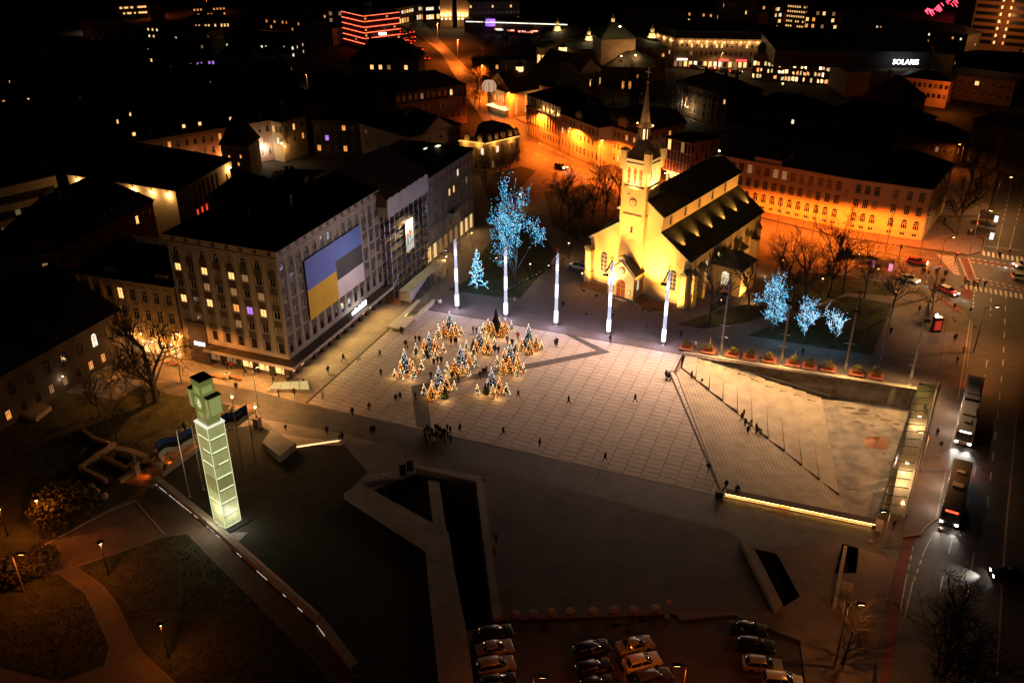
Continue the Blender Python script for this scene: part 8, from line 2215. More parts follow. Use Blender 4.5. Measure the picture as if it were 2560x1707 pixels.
FT = {'T': [fir(1,4.6,(0,2,5),330), fir(2,4.3,(1,3,5),300)], 'M': [fir(3,2.9,(7,2,0),230), fir(4,2.7,(8,1,0),220), fir(5,2.5,(6,3,0),200)], 'S': [fir(6,1.9,(1,6,1),110), fir(7,1.7,(2,6,0),100)], 'D': [fir(8,2.4,(0,0,0),0)], 'B': [fir(9,5.2,(0,0,0),0)]}
CL = [((485,290),[('T',0,-20),('M',-45,0),('M',40,-5),('M',12,18),('S',-85,-10),('S',85,0),('S',-80,15)]),((835,285),[('B',-12,-10),('M',-70,-20),('M',-35,10),('M',30,12),('M',55,-20),('S',100,-30),('S',-105,-20),('M',10,-40)]),
 ((335,430),[('T',0,-15),('M',-35,0),('M',38,-5),('D',-20,22),('S',42,22),('S',102,-12),('S',-100,-10),('M',45,-40),('S',-45,35)]),((710,405),[('T',-8,-25),('M',-32,8),('M',35,0),('M',55,18),('D',-55,-10),('S',-50,25),('S',100,-35),('S',-105,-12),('M',45,-50)]),
 ((1060,390),[('T',0,-25),('M',-50,5),('M',8,30),('M',55,5),('S',-90,5),('S',95,0)]),((155,590),[('T',0,-35),('M',-30,5),('M',60,-10),('M',40,-40),('S',-75,5),('S',65,10),('S',122,-50),('S',-30,18)]),
 ((565,570),[('T',0,-45),('M',-45,0),('M',10,5),('M',60,-50),('S',105,-55),('S',-100,-15),('S',52,10),('D',35,-65)]),((925,560),[('T',0,-55),('M',-50,5),('M',-5,-5),('M',45,5),('M',55,-45),('S',-95,-50),('S',100,-5),('S',45,25),('M',-40,-60)]),
 ((405,735),[('T',0,-55),('M',-50,-5),('M',-55,20),('M',15,0),('M',55,-40),('D',42,15),('S',-110,-20),('S',112,-50)]),((790,720),[('T',0,-50),('D',-45,-5),('M',10,22),('M',58,-10),('S',-105,-5),('S',110,-2)])]
kl = {'T':'tall white-lit fir in','M':'amber-lit fir in','S':'small warm-white fir beside','D':'unlit dark little fir in','B':'tall unlit spruce in'}
cn_ = ('the fir cluster nearest the stair entrance','the cluster round the tall unlit spruce','the fir cluster nearest the left drain','the cluster left of the blue-coated walker','the fir cluster nearest the church','the fir cluster nearest the office block','the middle fir cluster above the dark band','the fir cluster touching the long dark band','the fir cluster at the bend of the dark band','the fir cluster just below the dark band')
for ci, (c0, items) in enumerate(CL):
 for ti, (k, dx, dy) in enumerate(items):
  base = G(960+(c0[0]+dx)/2.936, 740+(c0[1]+dy)/2.936, .03); v = FT[k][(ti+ci) % len(FT[k])]
  t = thing('fir_tree', kl[k]+' '+cn_[ci], 'fir tree', base, ti*1.7+ci, 'little fir trees on the square'); s = rnd.uniform(.9,1.1); t.scale = (s,s,s)
  link('foliage', v[0], t)
  if v[1]: tag(link('light_bulbs', v[1], t), kind='stuff')
 b = G(960+c0[0]/2.936, 740+c0[1]/2.936)
 for dx in (-1.6,1.6): lamp('fir_cluster_glow', 'POINT', b+AX*dx-BX*1.2+Vector((0,0,1.0)), 26, (1.0,.55,.18), .5)

# ================================================================ people
skinm, hairm = mat('skin', (.35,.2,.13), .6), mat('dark_hair', (.03,.02,.015), .7)
CO = {'black': (.018,.018,.022), 'brown': (.06,.035,.025), 'white': (.5,.45,.4), 'red': (.35,.03,.02), 'blue': (.05,.25,.4), 'orange': (.7,.15,.02), 'grey': (.10,.095,.09)}
COATM = {k: mat('coat_'+k, v, .8) for k, v in CO.items()}
trm = mat('dark_trousers', (.02,.02,.024), .85)
def person_mesh(st, arm=.15, bend=0.):
 """one continuous skinned body, 1.72 m, striding along +Y by st; hands with thumb and fingers"""
 V, E, Rr = [], [], []
 def v(x, y, z, r, par=None):
  V.append((x, y+bend*max(0,z-.9), z)); Rr.append(r)
  if par is not None: E.append((par, len(V)-1))
  return len(V)-1
 pel = v(0,0,.95,.16); sp = v(0,.01,1.15,.17,pel); ch_ = v(0,.01,1.36,.175,sp); nk = v(0,.02,1.49,.065,ch_); hd = v(0,.03,1.60,.10,nk); v(0,.035,1.70,.075,hd); v(0,.12,1.60,.035,hd)
 for s in (-1, 1):
  f = st*s; hp = v(s*.10,0,.88,.10,pel); kn = v(s*.10,f*.5+.03,.50,.07,hp); an = v(s*.10,f-(.12 if f < 0 else 0),.10+(.05 if f < 0 else 0),.05,kn); v(s*.11,f+.12,.05+(.03 if f < 0 else 0),.045,an)
  sh = v(s*.19,.01,1.40,.075,ch_); el = v(s*(.25+arm*.3),-f*.35,1.14,.055,sh); wr = v(s*(.25+arm*.2),-f*.6+.06,.92,.04,el)
  pm = v(s*(.25+arm*.2),-f*.65+.08,.84,.035,wr); v(s*(.25+arm*.2)-s*.045,-f*.65+.11,.82,.013,pm)
  for k, l in ((-.03,.075),(-.01,.09),(.01,.085),(.03,.07)): a_ = v(s*(.25+arm*.2)+k*.3,-f*.65+.08+k,.80,.011,pm); v(s*(.25+arm*.2)+k*.3,-f*.65+.085+k,.80-l,.009,a_)
 me = bpy.data.meshes.new('body'); me.from_pydata(V, E, []); o = bpy.data.objects.new('tmp', me); COL.objects.link(o)
 m = o.modifiers.new('s','SKIN'); m.use_smooth_shade = True
 for i, q in enumerate(me.skin_vertices[0].data): q.radius = (Rr[i], Rr[i])
 me.skin_vertices[0].data[0].use_root = True
 o.modifiers.new('d','SUBSURF').levels = 1
 out = bpy.data.meshes.new_from_object(o.evaluated_get(bpy.context.evaluated_depsgraph_get())); bpy.data.objects.remove(o)
 for k in (COATM['black'], trm, skinm, hairm): out.materials.append(k)
 for p in out.polygons:
  c = p.center; p.material_index = 3 if c.z > 1.64 or (c.z > 1.55 and c.y < .0) else 2 if c.z > 1.5 else 2 if (c.z < .86 and abs(c.x) > .2) else 1 if c.z < .72 else 0
 return out
PM = {'s': person_mesh(.02), 'w': person_mesh(.26), 'l': person_mesh(-.34,.25), 't': person_mesh(.04,.0,.06), 'c': person_mesh(.1,.3,.5)}
coatme = {}
def coat_mesh(long):
 mb = MB(); mb.lathe([(.24,.62 if long else .84),(.235,.95),(.225,1.2),(.235,1.38),(.13,1.46),(.09,1.5)], n=9); return mb.mesh(COATM['black'], smooth=True)
CM = {True: coat_mesh(True), False: coat_mesh(False)}
pose = {'s':'standing','w':'walking','l':'striding','t':'checking a phone','c':'stooping'}
def person(x, y, ps, col, place, h=1.0, rz=None, z=.03):
 p = G(x, y, z); kid = h < .8
 lb = ('child' if kid else 'person')+' in '+('an ' if col == 'orange' else 'a ')+('dark' if col == 'black' else col)+' coat '+pose[ps]+' '+place
 o = tag(link('person', PM[ps], None, p, rnd.uniform(0,6.28) if rz is None else rz), lb, 'person', 'people '+place); o.scale = (h*1.02,)*3
 s = o.material_slots[0]; s.link = 'OBJECT'; s.material = COATM[col]
 c = link('coat', CM[(int(x)+int(y)) % 2 == 0], o); setmat(c, COATM[col]); c.scale = (1,.78,1)
 if ps == 'c': c.location = (0,.1,0); c.rotation_euler = (-.42,0,0)
 return o
def pram(x, y, place, z=.03):
 p = G(x, y, z); t = thing('pram', 'dark baby pram pushed '+place, 'pram', p, 1.0, 'prams '+place)
 MB().box(-.25,.25,-.4,.4,.55,.8).add([(-.25,0,.8),(.25,0,.8),(.25,.4,.8),(-.25,.4,.8),(-.22,.35,1.1),(.22,.35,1.1)],[(0,1,5,4),(2,3,4,5),(1,2,5),(3,0,4)]).build('carry_cot', COATM['black'], t, local=True)
 MB().tube((-.22,-.35,.6),(-.22,-.75,1.0),.02).tube((.22,-.35,.6),(.22,-.75,1.0),.02).tube((-.22,-.75,1.0),(.22,-.75,1.0),.02).build('handle', steel, t, local=True)
 for sx in (-.27,.27):
  for sy in (-.35,.35):
   w_ = MB().lathe([(.15,-.03),(.15,.03)], n=10).build('wheel', blackm, t, local=True); w_.location = (sx,sy,.15); w_.rotation_euler = (0,R(90),0)
q1_ = lambda s: [(960+a/2.936, 740+b/2.936, *c) for a, b, *c in s]
firs, opn, strp = 'among the lit fir clusters', 'on the open slabs of the square', 'crossing the cobble strip'
for x, y, ps, col in q1_([(125,280,'s','black'),(138,283,'s','brown'),(160,380,'w','black'),(232,343,'s','black'),(262,345,'s','brown'),(495,360,'s','brown'),(520,358,'s','black'),(534,358,'t','black'),(655,277,'s','black'),(680,283,'s','black'),(940,370,'s','black'),(983,320,'w','red'),(813,420,'s','black'),(838,425,'s','black'),
 (366,512,'s','black'),(394,500,'s','brown'),(421,498,'s','black'),(345,612,'s','brown'),(500,612,'s','black'),(548,645,'s','black'),(705,610,'w','black'),(725,586,'s','black'),(738,584,'s','black'),(752,572,'s','grey'),(235,450,'s','brown'),(957,435,'s','brown')]): person(x, y, ps, col, firs)
person(*q1_([(905,347)])[0], 'w', 'blue', firs); person(*q1_([(175,397)])[0], 's', 'brown', firs, .66)
for x, y, ps, col in q1_([(1258,370,'w','black'),(1270,365,'s','black'),(1660,340,'s','brown'),(90,780,'l','black'),(120,766,'w','black'),(232,762,'s','brown'),(985,752,'l','black'),(1355,792,'w','black'),(1842,780,'l','black'),(2068,602,'s','black'),(2090,620,'w','black'),(558,1000,'w','black'),(875,1022,'l','black'),(1142,1106,'t','black'),(1622,1212,'w','black')]): person(x, y, ps, col, opn)
person(1770,1179,'l','black',opn)
pram(1672,948,'on the open slabs of the square')
for x, y, ps, col in q1_([(957,60,'w','white'),(1313,88,'s','black'),(1930,237,'w','grey'),(2175,308,'w','black'),(2283,385,'s','white')]): person(x, y, ps, col, 'on the pavement before the church')
z2_ = lambda s: [(640+a/3.672, 854+b/3.672, *c) for a, b, *c in s]
for x, y, ps, col in z2_([(805,180,'l','black'),(945,180,'w','white'),(665,295,'s','black'),(1140,145,'w','black'),(1150,320,'s','black'),(612,525,'l','white'),(165,388,'w','black'),(300,390,'s','black'),(212,508,'s','brown'),(355,500,'l','brown')]): person(x, y, ps, col, 'near the office block')
person(*z2_([(437,384)])[0], 's', 'brown', 'near the office block', .66)
for x, y, ps, col in z2_([(888,680,'s','black'),(1042,632,'w','black'),(655,852,'s','black'),(1060,852,'t','black'),(1085,848,'s','black'),(790,892,'s','black'),(765,918,'c','black')]): person(x, y, ps, col, strp)
person(*z2_([(275,815)])[0], 's', 'black', strp, .7)
r = random.Random(12); cr = 'in the crowd gathered on the cobble strip'
for i in range(22):
 a = 300+(i % 11)*19+r.uniform(-6,6); b = 1015+(i//11)*62+r.uniform(-18,25) - (25 if i % 11 in (4,5,9) else 0); x, y = 960+a/2.936, 740+b/2.936
 person(x, y, 's' if i % 5 else 't', 'orange' if i == 15 else 'white' if i == 14 else 'black', cr)
k4 = lambda s: [(380+a/4.9, 880+b/4.9, *c) for a, b, *c in s]
for x, y, ps, col in k4([(930,215,'s','black'),(975,206,'s','red'),(1148,287,'l','black'),(1037,467,'w','black'),(95,552,'s','black')]): person(x, y, ps, col, 'by the lit shop windows')
am_ = 'on the amphitheatre ramp'
for x, y, ps, col, h in ((1854,1052,'w','black',1),(1862,1066,'s','black',1),(1858,1044,'s','black',1),(1869,1085,'w','black',1),(1889,1078,'s','black',1),(1877,1061,'s','brown',.62),(1728,947,'s','black',1),(1754,959,'w','black',.66)):
 g = G(x, y); zz_ = rz(g);
 for _ in range(4): g = G(x, y, zz_); zz_ = min(0, rz(g))
 person(x, y, ps, col, am_, h, z=zz_)
pram(1897,1082,am_, zz_-.6 if False else rz(G(1897,1082,-1.2)))
person(1814,1222,'s','black',am_); person(1845,1232,'c','black',am_, 1, z=-.4)
st_ = 'on the pavement beside the planters'
for x, y, ps, col in ((2006,889,'s','black'),(2225,837,'s','black'),(2297,781,'s','black'),(2387,852,'w','black')): person(x, y, ps, col, st_)
for x, y, ps, col in ((2341,1091,'s','black'),(2391,910,'s','black'),(2407,884,'w','orange'),(2232,1323,'s','black')): person(x, y, ps, col, 'at the bus stop')
for x, y, ps in ((2326,992,'w'),(2330,1020,'s'),(2309,1030,'s'),(2314,1040,'w')): person(x, y, ps, 'black', 'under the glass roof', z=-2.5)
xg = 'at the zebra crossing'
for x, y, ps, col in ((2303,686,'s','black'),(2309,687,'w','black'),(2339,687,'s','black'),(2360,691,'s','brown'),(2364,692,'s','brown'),(2352,712,'s','brown'),(2357,712,'s','black'),(2410,708,'l','red'),(2431,716,'w','black'),(2447,713,'l','grey'),(2460,719,'s','black'),(2494,643,'l','black'),(2498,645,'w','brown'),(2522,639,'l','black')): person(x, y, ps, col, xg, z=-.14)
pram(2418,711,xg,-.14); pram(2440,716,xg,-.14)
for x, y, ps, col in ((2359,560,'s','black'),(2420,589,'s','black'),(2425,587,'s','white'),(2431,588,'w','black')): person(x, y, ps, col, 'on the school side pavement')
person(1237,1386,'s','orange','beside the pit wall'); person(1240,1356,'s','black','beside the pit wall'); person(1241,1370,'s','white','beside the pit wall',.7); person(1229,1382,'s','black','beside the pit wall',.55)
person(416,1180,'s','brown','on the garden stair')

# ================================================================ vehicles
tyre, rim = mat('tyre', (.015,.015,.015), .9), mat('rim', (.35,.35,.36), .4, metal=.8); cglass = mat('car_glass', (.01,.011,.013), .08, spec=.7)
def bev(mb, off, m, seg=2):
 me = mb.mesh(m); bm = bmesh.new(); bm.from_mesh(me); bmesh.ops.remove_doubles(bm, verts=bm.verts, dist=1e-4); bmesh.ops.recalc_face_normals(bm, faces=bm.faces)
 bmesh.ops.bevel(bm, geom=list(bm.edges), offset=off, segments=seg, affect='EDGES', profile=.6); bm.to_mesh(me); bm.free(); me.polygons.foreach_set('use_smooth', [True]*len(me.polygons)); return me
def prof(pts, hw, mb=None, tw=None):
 mb = mb or MB(); n = len(pts); mb.add([(x,-hw,z) for x, z in pts]+[(x,hw,z) for x, z in pts], [tuple(range(n)), tuple(range(2*n-1,n-1,-1))]+[(i,n+i,n+(i+1)%n,(i+1)%n) for i in range(n)]); return mb
tyme = MB().lathe([(.2,-.1),(.31,-.1),(.33,0),(.31,.1),(.2,.1)], n=14).mesh(tyre); rime = MB().lathe([(.21,-.08),(.21,.105),(.05,.11)], n=10).mesh(rim)
wag = {}
for kd, top, tail in (('hatch',1.45,-1.75),('wagon',1.55,-2.05),('sedan',1.42,-1.15)):
 base = bev(prof([(-2.15,.3),(2.15,.3),(2.22,.55),(2.1,.82),(1.15,.96),(-2.1,1.0),(-2.24,.7)], .88), .09, white)
 cab = MB().add([(tail-.2,-.82,.95),(1.05,-.82,.95),(1.05,.82,.95),(tail-.2,.82,.95),(tail+.2,-.64,top-.04),(.3,-.64,top-.04),(.3,.64,top-.04),(tail+.2,.64,top-.04)],[(0,1,5,4),(1,2,6,5),(2,3,7,6),(3,0,4,7),(4,5,6,7)])
 rf = MB().box(tail+.22,.28,-.62,.62,top-.06,top); pil = MB()
 for s in (-1,1):
  for a, b in (((1.06,s*.83,.96),(.3,s*.65,top-.02)),((-.35,s*.83,.96),(-.35,s*.65,top-.02)),((tail-.2,s*.83,.96),(tail+.2,s*.65,top-.02)),((tail+.2,s*.65,top-.02),(.3,s*.65,top-.02))): pil.tube(a, b, .045, n=4)
 wag[kd] = (base, bev(cab, .05, cglass, 1), bev(rf, .03, white, 1), pil.mesh(white))
hlme = {s: MB().box(2.08,2.2,s*.62-.2,s*.62+.2,.6,.75).mesh(white) for s in (-1,1)}; tlme = {s: MB().box(-2.22,-2.1,s*.66-.18,s*.66+.18,.72,.88).mesh(white) for s in (-1,1)}
HLON, HLOFF = emis('headlight_on', (1,.95,.85), 30), mat('headlight_off', (.5,.5,.5), .2); TLON, TLOFF = emis('taillight_on', (1,.03,.01), 10), mat('taillight_off', (.2,.01,.01), .3)
PT = {k: mat('paint_'+k, c, .28, metal=.1, spec=.6) for k, c in {'black':(.012,.012,.014),'white':(.6,.58,.55),'silver':(.32,.31,.3),'red':(.3,.02,.015),'dark grey':(.05,.05,.055)}.items()}
def car(p, rz, paint, label, on=False, kd='hatch', group=None, s=1., taxi=False, beam=0):
 t = thing('car', label, 'car', p, rz, group); t.scale = (s,s,s); me = wag[kd]
 b = setmat(link('body', me[0], t), PT[paint]); link('windows', me[1], t); setmat(link('roof', me[2], t), PT['white' if taxi else paint]); setmat(link('pillars', me[3], t), PT[paint])
 for x in (-1.32,1.32):
  for s_ in (-1,1): w_ = link('wheel', tyme, t, (x,s_*.8,.33)); w_.rotation_euler = (R(90)*s_,0,0); link('rim', rime, w_)
 for s_ in (-1,1): setmat(link('headlight', hlme[s_], t), HLON if on else HLOFF); setmat(link('taillight', tlme[s_], t), TLON if on else TLOFF)
 if beam:
  d = Vector((math.cos(rz),math.sin(rz),0))
  lamp('headlight_beam', 'SPOT', p+d*2.5+Vector((0,0,.7)), beam, (1,.93,.82), .08, None, aim=p+d*14, spot=70, blend=.8)
 return t
lot = 'cars in the yard below the plaza'
ya = math.atan2((G(1600,1650)-G(1500,1665)).y, (G(1600,1650)-G(1500,1665)).x)
for x, y, pa, lb, kd in ((1236,1592,'black','black car parked in the yard nearest the pit wall end','hatch'),(1236,1630,'silver','dull silver car parked second beside the pit','sedan'),(1240,1672,'silver','silver estate car with a sunroof beside the pit','wagon'),(1244,1716,'black','dark car half out of sight below the silver estate','hatch'),(1478,1632,'black','black van-like car at the head of the middle yard row','wagon'),(1482,1680,'black','black hatchback under the black van-like car','hatch'),(1486,1722,'black','black car lowest in the middle yard row','sedan'),
 (1586,1622,'silver','orange-lit silver coupe beside the twin yard lamp','sedan'),(1604,1664,'white','white car with the ticket box on the yard row','hatch'),(1632,1704,'dark grey','dark grey car below the white one in the yard','wagon'),(1868,1582,'black','black car first in the right-hand yard row','sedan'),(1886,1622,'black','black car second in the right-hand yard row','hatch'),(1905,1670,'silver','grey car third in the right-hand yard row','hatch'),(1955,1712,'white','white estate car at the end of the right-hand yard row','wagon')):
 car(G(x,y,-.15), ya+R(4 if x < 1300 else 8 if x < 1700 else -18)+math.pi*(x < 1300 or x > 1800)*0, pa, lb, kd=kd, group=lot)
def road_dir(a, b): d = G(*b)-G(*a); return math.atan2(d.y, d.x)
tr_ = 'traffic round the square'
car(G(2291,660,-.15), road_dir((2230,648),(2340,668)), 'red', 'red car with lights passing the zebra crossing', True, 'hatch', tr_, beam=120)
car(G(2270,703,-.15), road_dir((2230,692),(2310,718)), 'white', 'white car in the near tram street lane', True, 'sedan', tr_, beam=120)
car(G(2368,733,-.15), road_dir((2340,722),(2400,748)), 'red', 'red and white taxi turning at the corner', True, 'hatch', tr_, taxi=True, beam=150)
car(G(2558,668,-.15), math.pi+.1, 'white', 'white car entering the crossing from the cross street', True, 'sedan', tr_, beam=200); car(G(2556,700,-.15), -.25, 'silver', 'silver car leaving along the cross street', True, 'wagon', tr_)
car(G(2522,1446,-.15), math.pi-.15, 'black', 'black car turning out of the dark side road', True, 'sedan', tr_, beam=700)
car(G(1402,421,-.15), road_dir((1350,400),(1450,440)), 'black', 'dark car with headlights on the orange street', True, 'hatch', tr_, beam=200)
car(G(2120,640,-.15), road_dir((2100,635),(2200,655)), 'dark grey', 'dark car with bright headlamp behind the park trees', True, 'hatch', tr_, beam=300)
vn = car(G(1446,672), cV.to_2d().angle_signed(Vector((1,0))) if False else TH_C+math.pi, 'silver', 'silver van parked at the church corner', False, 'wagon', None, 1.15)
for i, (x, y) in enumerate(((1003,82),(1010,88),(1028,84),(1032,96),(1012,100),(1016,104),(1022,112),(1030,106),(1050,127),(1002,96),(1066,150))):
 car(G(x,y,-.15), math.pi/2+.25, ('red','black','white')[i%3], 'car with red tail lights queuing on the far avenue', True, 'hatch', 'cars queuing on the far avenue', 1.3)
for i in range(5): car(G(1735+i*26,172+i*3,-.15), .1, ('black','silver','red')[i%3], 'small car parked before the boulevard house', i % 2 == 0, 'hatch', 'cars before the boulevard house', 1.2)
# buses
def bus(rear, front, label, paint, segs, nm='bus'):
 d = front-rear; L = d.length; rz_ = math.atan2(d.y,d.x); t = thing(nm, label, 'bus', Vector((front.x,front.y,-.15)), rz_)
 x1 = 0.
 cuts = [(-L, -L*.56), (-L*.51, 0)] if segs == 2 else [(-L, 0)]
 for a, b in cuts:
  setmat(link('body', bev(MB().box(a,b,-1.27,1.27,.35,2.9), .12, white), t), paint)
  MB().box(a+.3,b-.3,-1.285,1.285,1.35,2.3).build('side_windows', cglass, t, local=True)
  for x in (a+2.0, b-1.9):
   for s_ in (-1,1): w_ = link('wheel', tyme, t, (x,s_*1.12,.48)); w_.rotation_euler = (R(90)*s_,0,0); w_.scale = (1.45,1.45,1.3)
 MB().box(.0,.03,-1.1,1.1,1.0,2.5).build('windscreen', cglass, t, local=True)
 if segs == 2: MB().box(-L*.56,-L*.51,-1.15,1.15,.5,2.8).build('bellows', blackm, t, local=True)
 for a, b, w_ in ((-L*.93,-L*.80,.9),(-L*.78,-L*.62,.9),(-L*.42,-L*.25,.9),(-L*.2,-L*.12,.5)) if segs == 2 else ((-L*.5,-L*.42,.7),(-L*.75,-L*.7,.5)): MB().box(a,b,-w_,w_,2.9,3.2).build('roof_unit', mat('roof_unit', (.55,.5,.42), .6), t, local=True)
 for s_ in (-1,1):
  MB().box(-.02,.05,s_*.95-.2,s_*.95+.2,.6,.85).build('headlight', HLON, t, local=True); MB().box(-L-.03,-L,s_*1.05-.15,s_*1.05+.15,1.0,1.3).build('taillight', TLON, t, local=True)
 MB().box(.0,.05,-.8,.8,2.55,2.78).build('destination_sign', emis('bus_sign_white', (1,1,1), 5) if segs == 2 else TLON, t, local=True)
 dd = d.normalized()
 for s_ in (-.9,.9): lamp('bus_beam', 'SPOT', front+dd*.3+Vector((-dd.y,dd.x,0))*s_+Vector((0,0,.7)), 240 if segs == 2 else 90, (1,.95,.82), .1, None, aim=front+dd*9, spot=75, blend=.8)
 lamp('bus_door_light', 'POINT', front-dd*3+Vector((dd.y,-dd.x,0))*1.9+Vector((0,0,2.0)), 60, (1,.8,.6), .2); lamp('bus_door_light', 'POINT', front-dd*9+Vector((dd.y,-dd.x,0))*1.9+Vector((0,0,2.0)), 60, (1,.8,.6), .2)
 lamp('bus_tail_glow', 'POINT', rear-dd*.8+Vector((0,0,1.2)), 40, (1,.05,.02), .2)
bus(G(2432,975,-.15), G(2404,1116,-.15), 'white articulated bus with bright headlights at the stop', mat('bus_white', (.55,.5,.42), .5), 2)
bus(G(2398,1190,-.15), G(2369,1318,-.15), 'dark-roofed city bus stopped ahead of the articulated one', mat('bus_dark', (.12,.1,.09), .5), 1)

# ================================================================ street lamps and street furniture
gh_ = MB().lathe([(.36,3.95),(.34,4.0),(.05,4.12)], n=10).mesh(dsteel); gb2 = MB().lathe([(.05,3.62),(.15,3.75),(.13,3.93)], n=8).mesh(emis('lantern_orange', (1,.5,.16), 12)); gp_ = MB().tube((0,0,0),(0,0,3.65),.06,.045,n=6).lathe([(.13,0),(.1,.3)], n=8).mesh(dsteel)
def park_lamp(x, y, label, e=70, col=AMB, s=1.):
 p = G(x, y); t = thing('park_lamp', label, 'lamp', p, group='low park lamps'); t.scale = (s,s,s); link('post', gp_, t); link('shade', gh_, t); link('bulb', gb2, t)
 lamp('park_light', 'POINT', p+Vector((.0,-.28,3.55*s)), e, col, .08); return t
for x, y, lb in ((1180,620,'park lamp beside the grey house pavement'),(1117,681,'park lamp at the end of the site walkway'),(1421,646,'park lamp on the church lawn path'),(1454,724,'park lamp by the church corner buttress'),(1325,700,'park lamp behind the third light mast'),(1798,792,'park lamp beside the church side trees'),(2050,738,'park lamp behind the blue-lit trees'),(1951,690,'park lamp by the church annex'),(2188,712,'park lamp near the bus shelters'),(2232,772,'park lamp under the tree by the advertising pillar'),(1300,520,'park lamp at the far end of the church lawn'),(1410,500,'park lamp between the trees behind the lawn')): park_lamp(x, y, lb)
for x, y, lb in ((272,1436,'dark-shaded lamp on the hill lawn by the cobble path'),(421,1643,'dark-shaded lamp lowest on the monument slope')): park_lamp(x, y, lb, 150, SOD, 1.35)
park_lamp(113,1325,'lamp lighting the big evergreen shrub', 300, SOD, 1.35); park_lamp(20,1340,'lamp behind the dark shrubs at the hill edge', 160, SOD, 1.2)
def street_lamp(x, y, h, label, e, col, arm=(0,0,0), lit=True, head=.3, two=False):
 p = G(x, y, -.1); t = thing('street_lamp', label, 'street lamp', p, group='tall street lamps'); mb = MB().tube(p, p+Vector((0,0,h)), .13, .07, n=7)
 for s in ((1,-1) if two else (1,)):
  a = Vector(arm)*s; q = p+Vector((0,0,h)); mb2 = MB().tube(q, q+a+Vector((0,0,.25)), .05, n=5).build('arm', dsteel, t); MB().obox(q+a+Vector((0,0,.12)),(.9,.35,.16),math.atan2(a.y,a.x)).build('lamp_head', dsteel, t)
  if lit: MB().obox(q+a+Vector((0,0,.06)),(.6,.25,.06),math.atan2(a.y,a.x)).build('lamp_glass', glowo if col is SOD else glowb, t); lamp('street_light', 'SPOT', q+a-Vector((0,0,.1)), e, col, .15, None, aim=p+a*1.4, spot=158, blend=.4)
 mb.build('post', mat('lamp_post_grey', (.2,.17,.14), .6), t)
RD = (1.0,.16,.010)
for i, (x, y, e) in enumerate(((1345,358,9500),(1420,398,9500),(1500,430,9500),(1580,462,9500),(1270,300,11000),(1205,225,12000),(1145,155,12000),(1095,110,8000))): street_lamp(x, y, 9.5, 'sodium lamp over the orange street, '+('by the colonnade house','by the plain street house','behind the park trees','beyond the belfry','before the gabled theatre','at the avenue corner','along the avenue','farthest up the avenue')[i], e, RD, (.4,-.6,0))
for i, (x, y, e) in enumerate(((1860,562,5200),(1942,578,6000),(2030,594,6200),(2118,606,6200),(2215,622,5200),(2300,636,1800))): street_lamp(x, y, 9.0, 'tall orange lamp before the school, '+('nearest the church','second from the church','third from the church','fourth from the church','nearest the crossing','at the crossing corner')[i], e, RD, (.1,.3,0))
for x, y, h, e, lb, col, arm in ((2330,745,13,2600,'tall dark lamp post at the zebra corner',(1.0,.5,.16),(1.8,.8,0)),(2422,640,11,2200,'lamp post with traffic lights on the school corner',(1.0,.5,.18),(2.0,-.6,0)),(2478,540,10,1400,'lamp post by the lit bus shelters up the cross street',(1.0,.42,.12),(2.5,.2,0)),(2434,880,9,1100,'lamp post at the kerb before the bus stop',(1.0,.34,.07),(2.2,.3,0)),(2300,1180,7,520,'lamp post behind the glass roof',(1.0,.4,.1),(-1.4,0,0)),(2205,1370,6,160,'lamp over the cobble apron',(1.0,.36,.08),(-1.0,0,0))): street_lamp(x, y, h, lb, e, col, arm)
street_lamp(2085,1668,9.5,'tall street lamp beside the wide bare tree',330,(1.0,.32,.06),(1.3,-.1,0)); street_lamp(1560,1712,9,'twin-armed yard lamp among the parked cars',0,SOD,(1.4,.3,0),False,two=True)
street_lamp(1700,1800,8,'yard lamp beyond the parked cars',330,RD,(-1,0,0)); street_lamp(1330,1830,8,'yard lamp near the long concrete wall',170,RD,(1,0,0)); street_lamp(350,880,10,'street lamp between the hall and the ochre block',3000,(1.0,.36,.08),(1.5,-.5,0)); street_lamp(455,960,10,'street lamp before the office block shops',3200,(1.0,.34,.06),(1.0,-.4,0)); street_lamp(645,1015,7,'street lamp at the head of the cobble strip',900,(1.0,.42,.11),(.6,.6,0))
street_lamp(150,700,8,'lamp in the lane beside the brick block',700,(1.0,.36,.08),(0,-1.4,0)); street_lamp(60,1480,6,'lamp over the hill path',320,SOD,(1.2,0,0)); street_lamp(2395,430,8,'lamp at the head of the school side street',500,SOD,(-1.4,0,0)); street_lamp(760,75,7,'orange lamp glowing on the red gabled houses',1500,RD,(0,-1,0)); street_lamp(660,72,7,'orange lamp before the gabled old town house',900,RD,(0,-1,0)); street_lamp(392,40,7,'lamp at the red chimney tower',1200,RD,(0,-1,0)); street_lamp(520,30,7,'lamp before the red apartment block',900,RD,(0,-1,0)); street_lamp(120,122,5,'lamp along the foot of the long wall house',900,AMB,(0,-1,0)); street_lamp(232,80,5,'white lamp below the pale tower house',500,WARM,(0,-1,0)); street_lamp(1620,225,7,'lamp glowing among the opera trees',2400,RD,(0,-1,0)); street_lamp(1800,180,8,'lamp on the boulevard',900,AMB,(0,-1,0)); street_lamp(1010,60,9,'lamp at the bend of the far avenue',1500,AMB,(1,0,0)); street_lamp(910,68,7,'lamp below the neon hotel',900,AMB,(0,-1,0)); street_lamp(2010,40,9,'lamp in the bright street gap',2400,RD,(0,-1,0)); street_lamp(690,170,6,'lamp by the stepped gable',260,AMB,(0,-1,0)); street_lamp(300,280,6,'lamp in the lane of the old quarter',200,SOD,(0,-1,0)); street_lamp(770,225,6,'lamp on the six-window house corner',300,AMB,(0,-1,0))
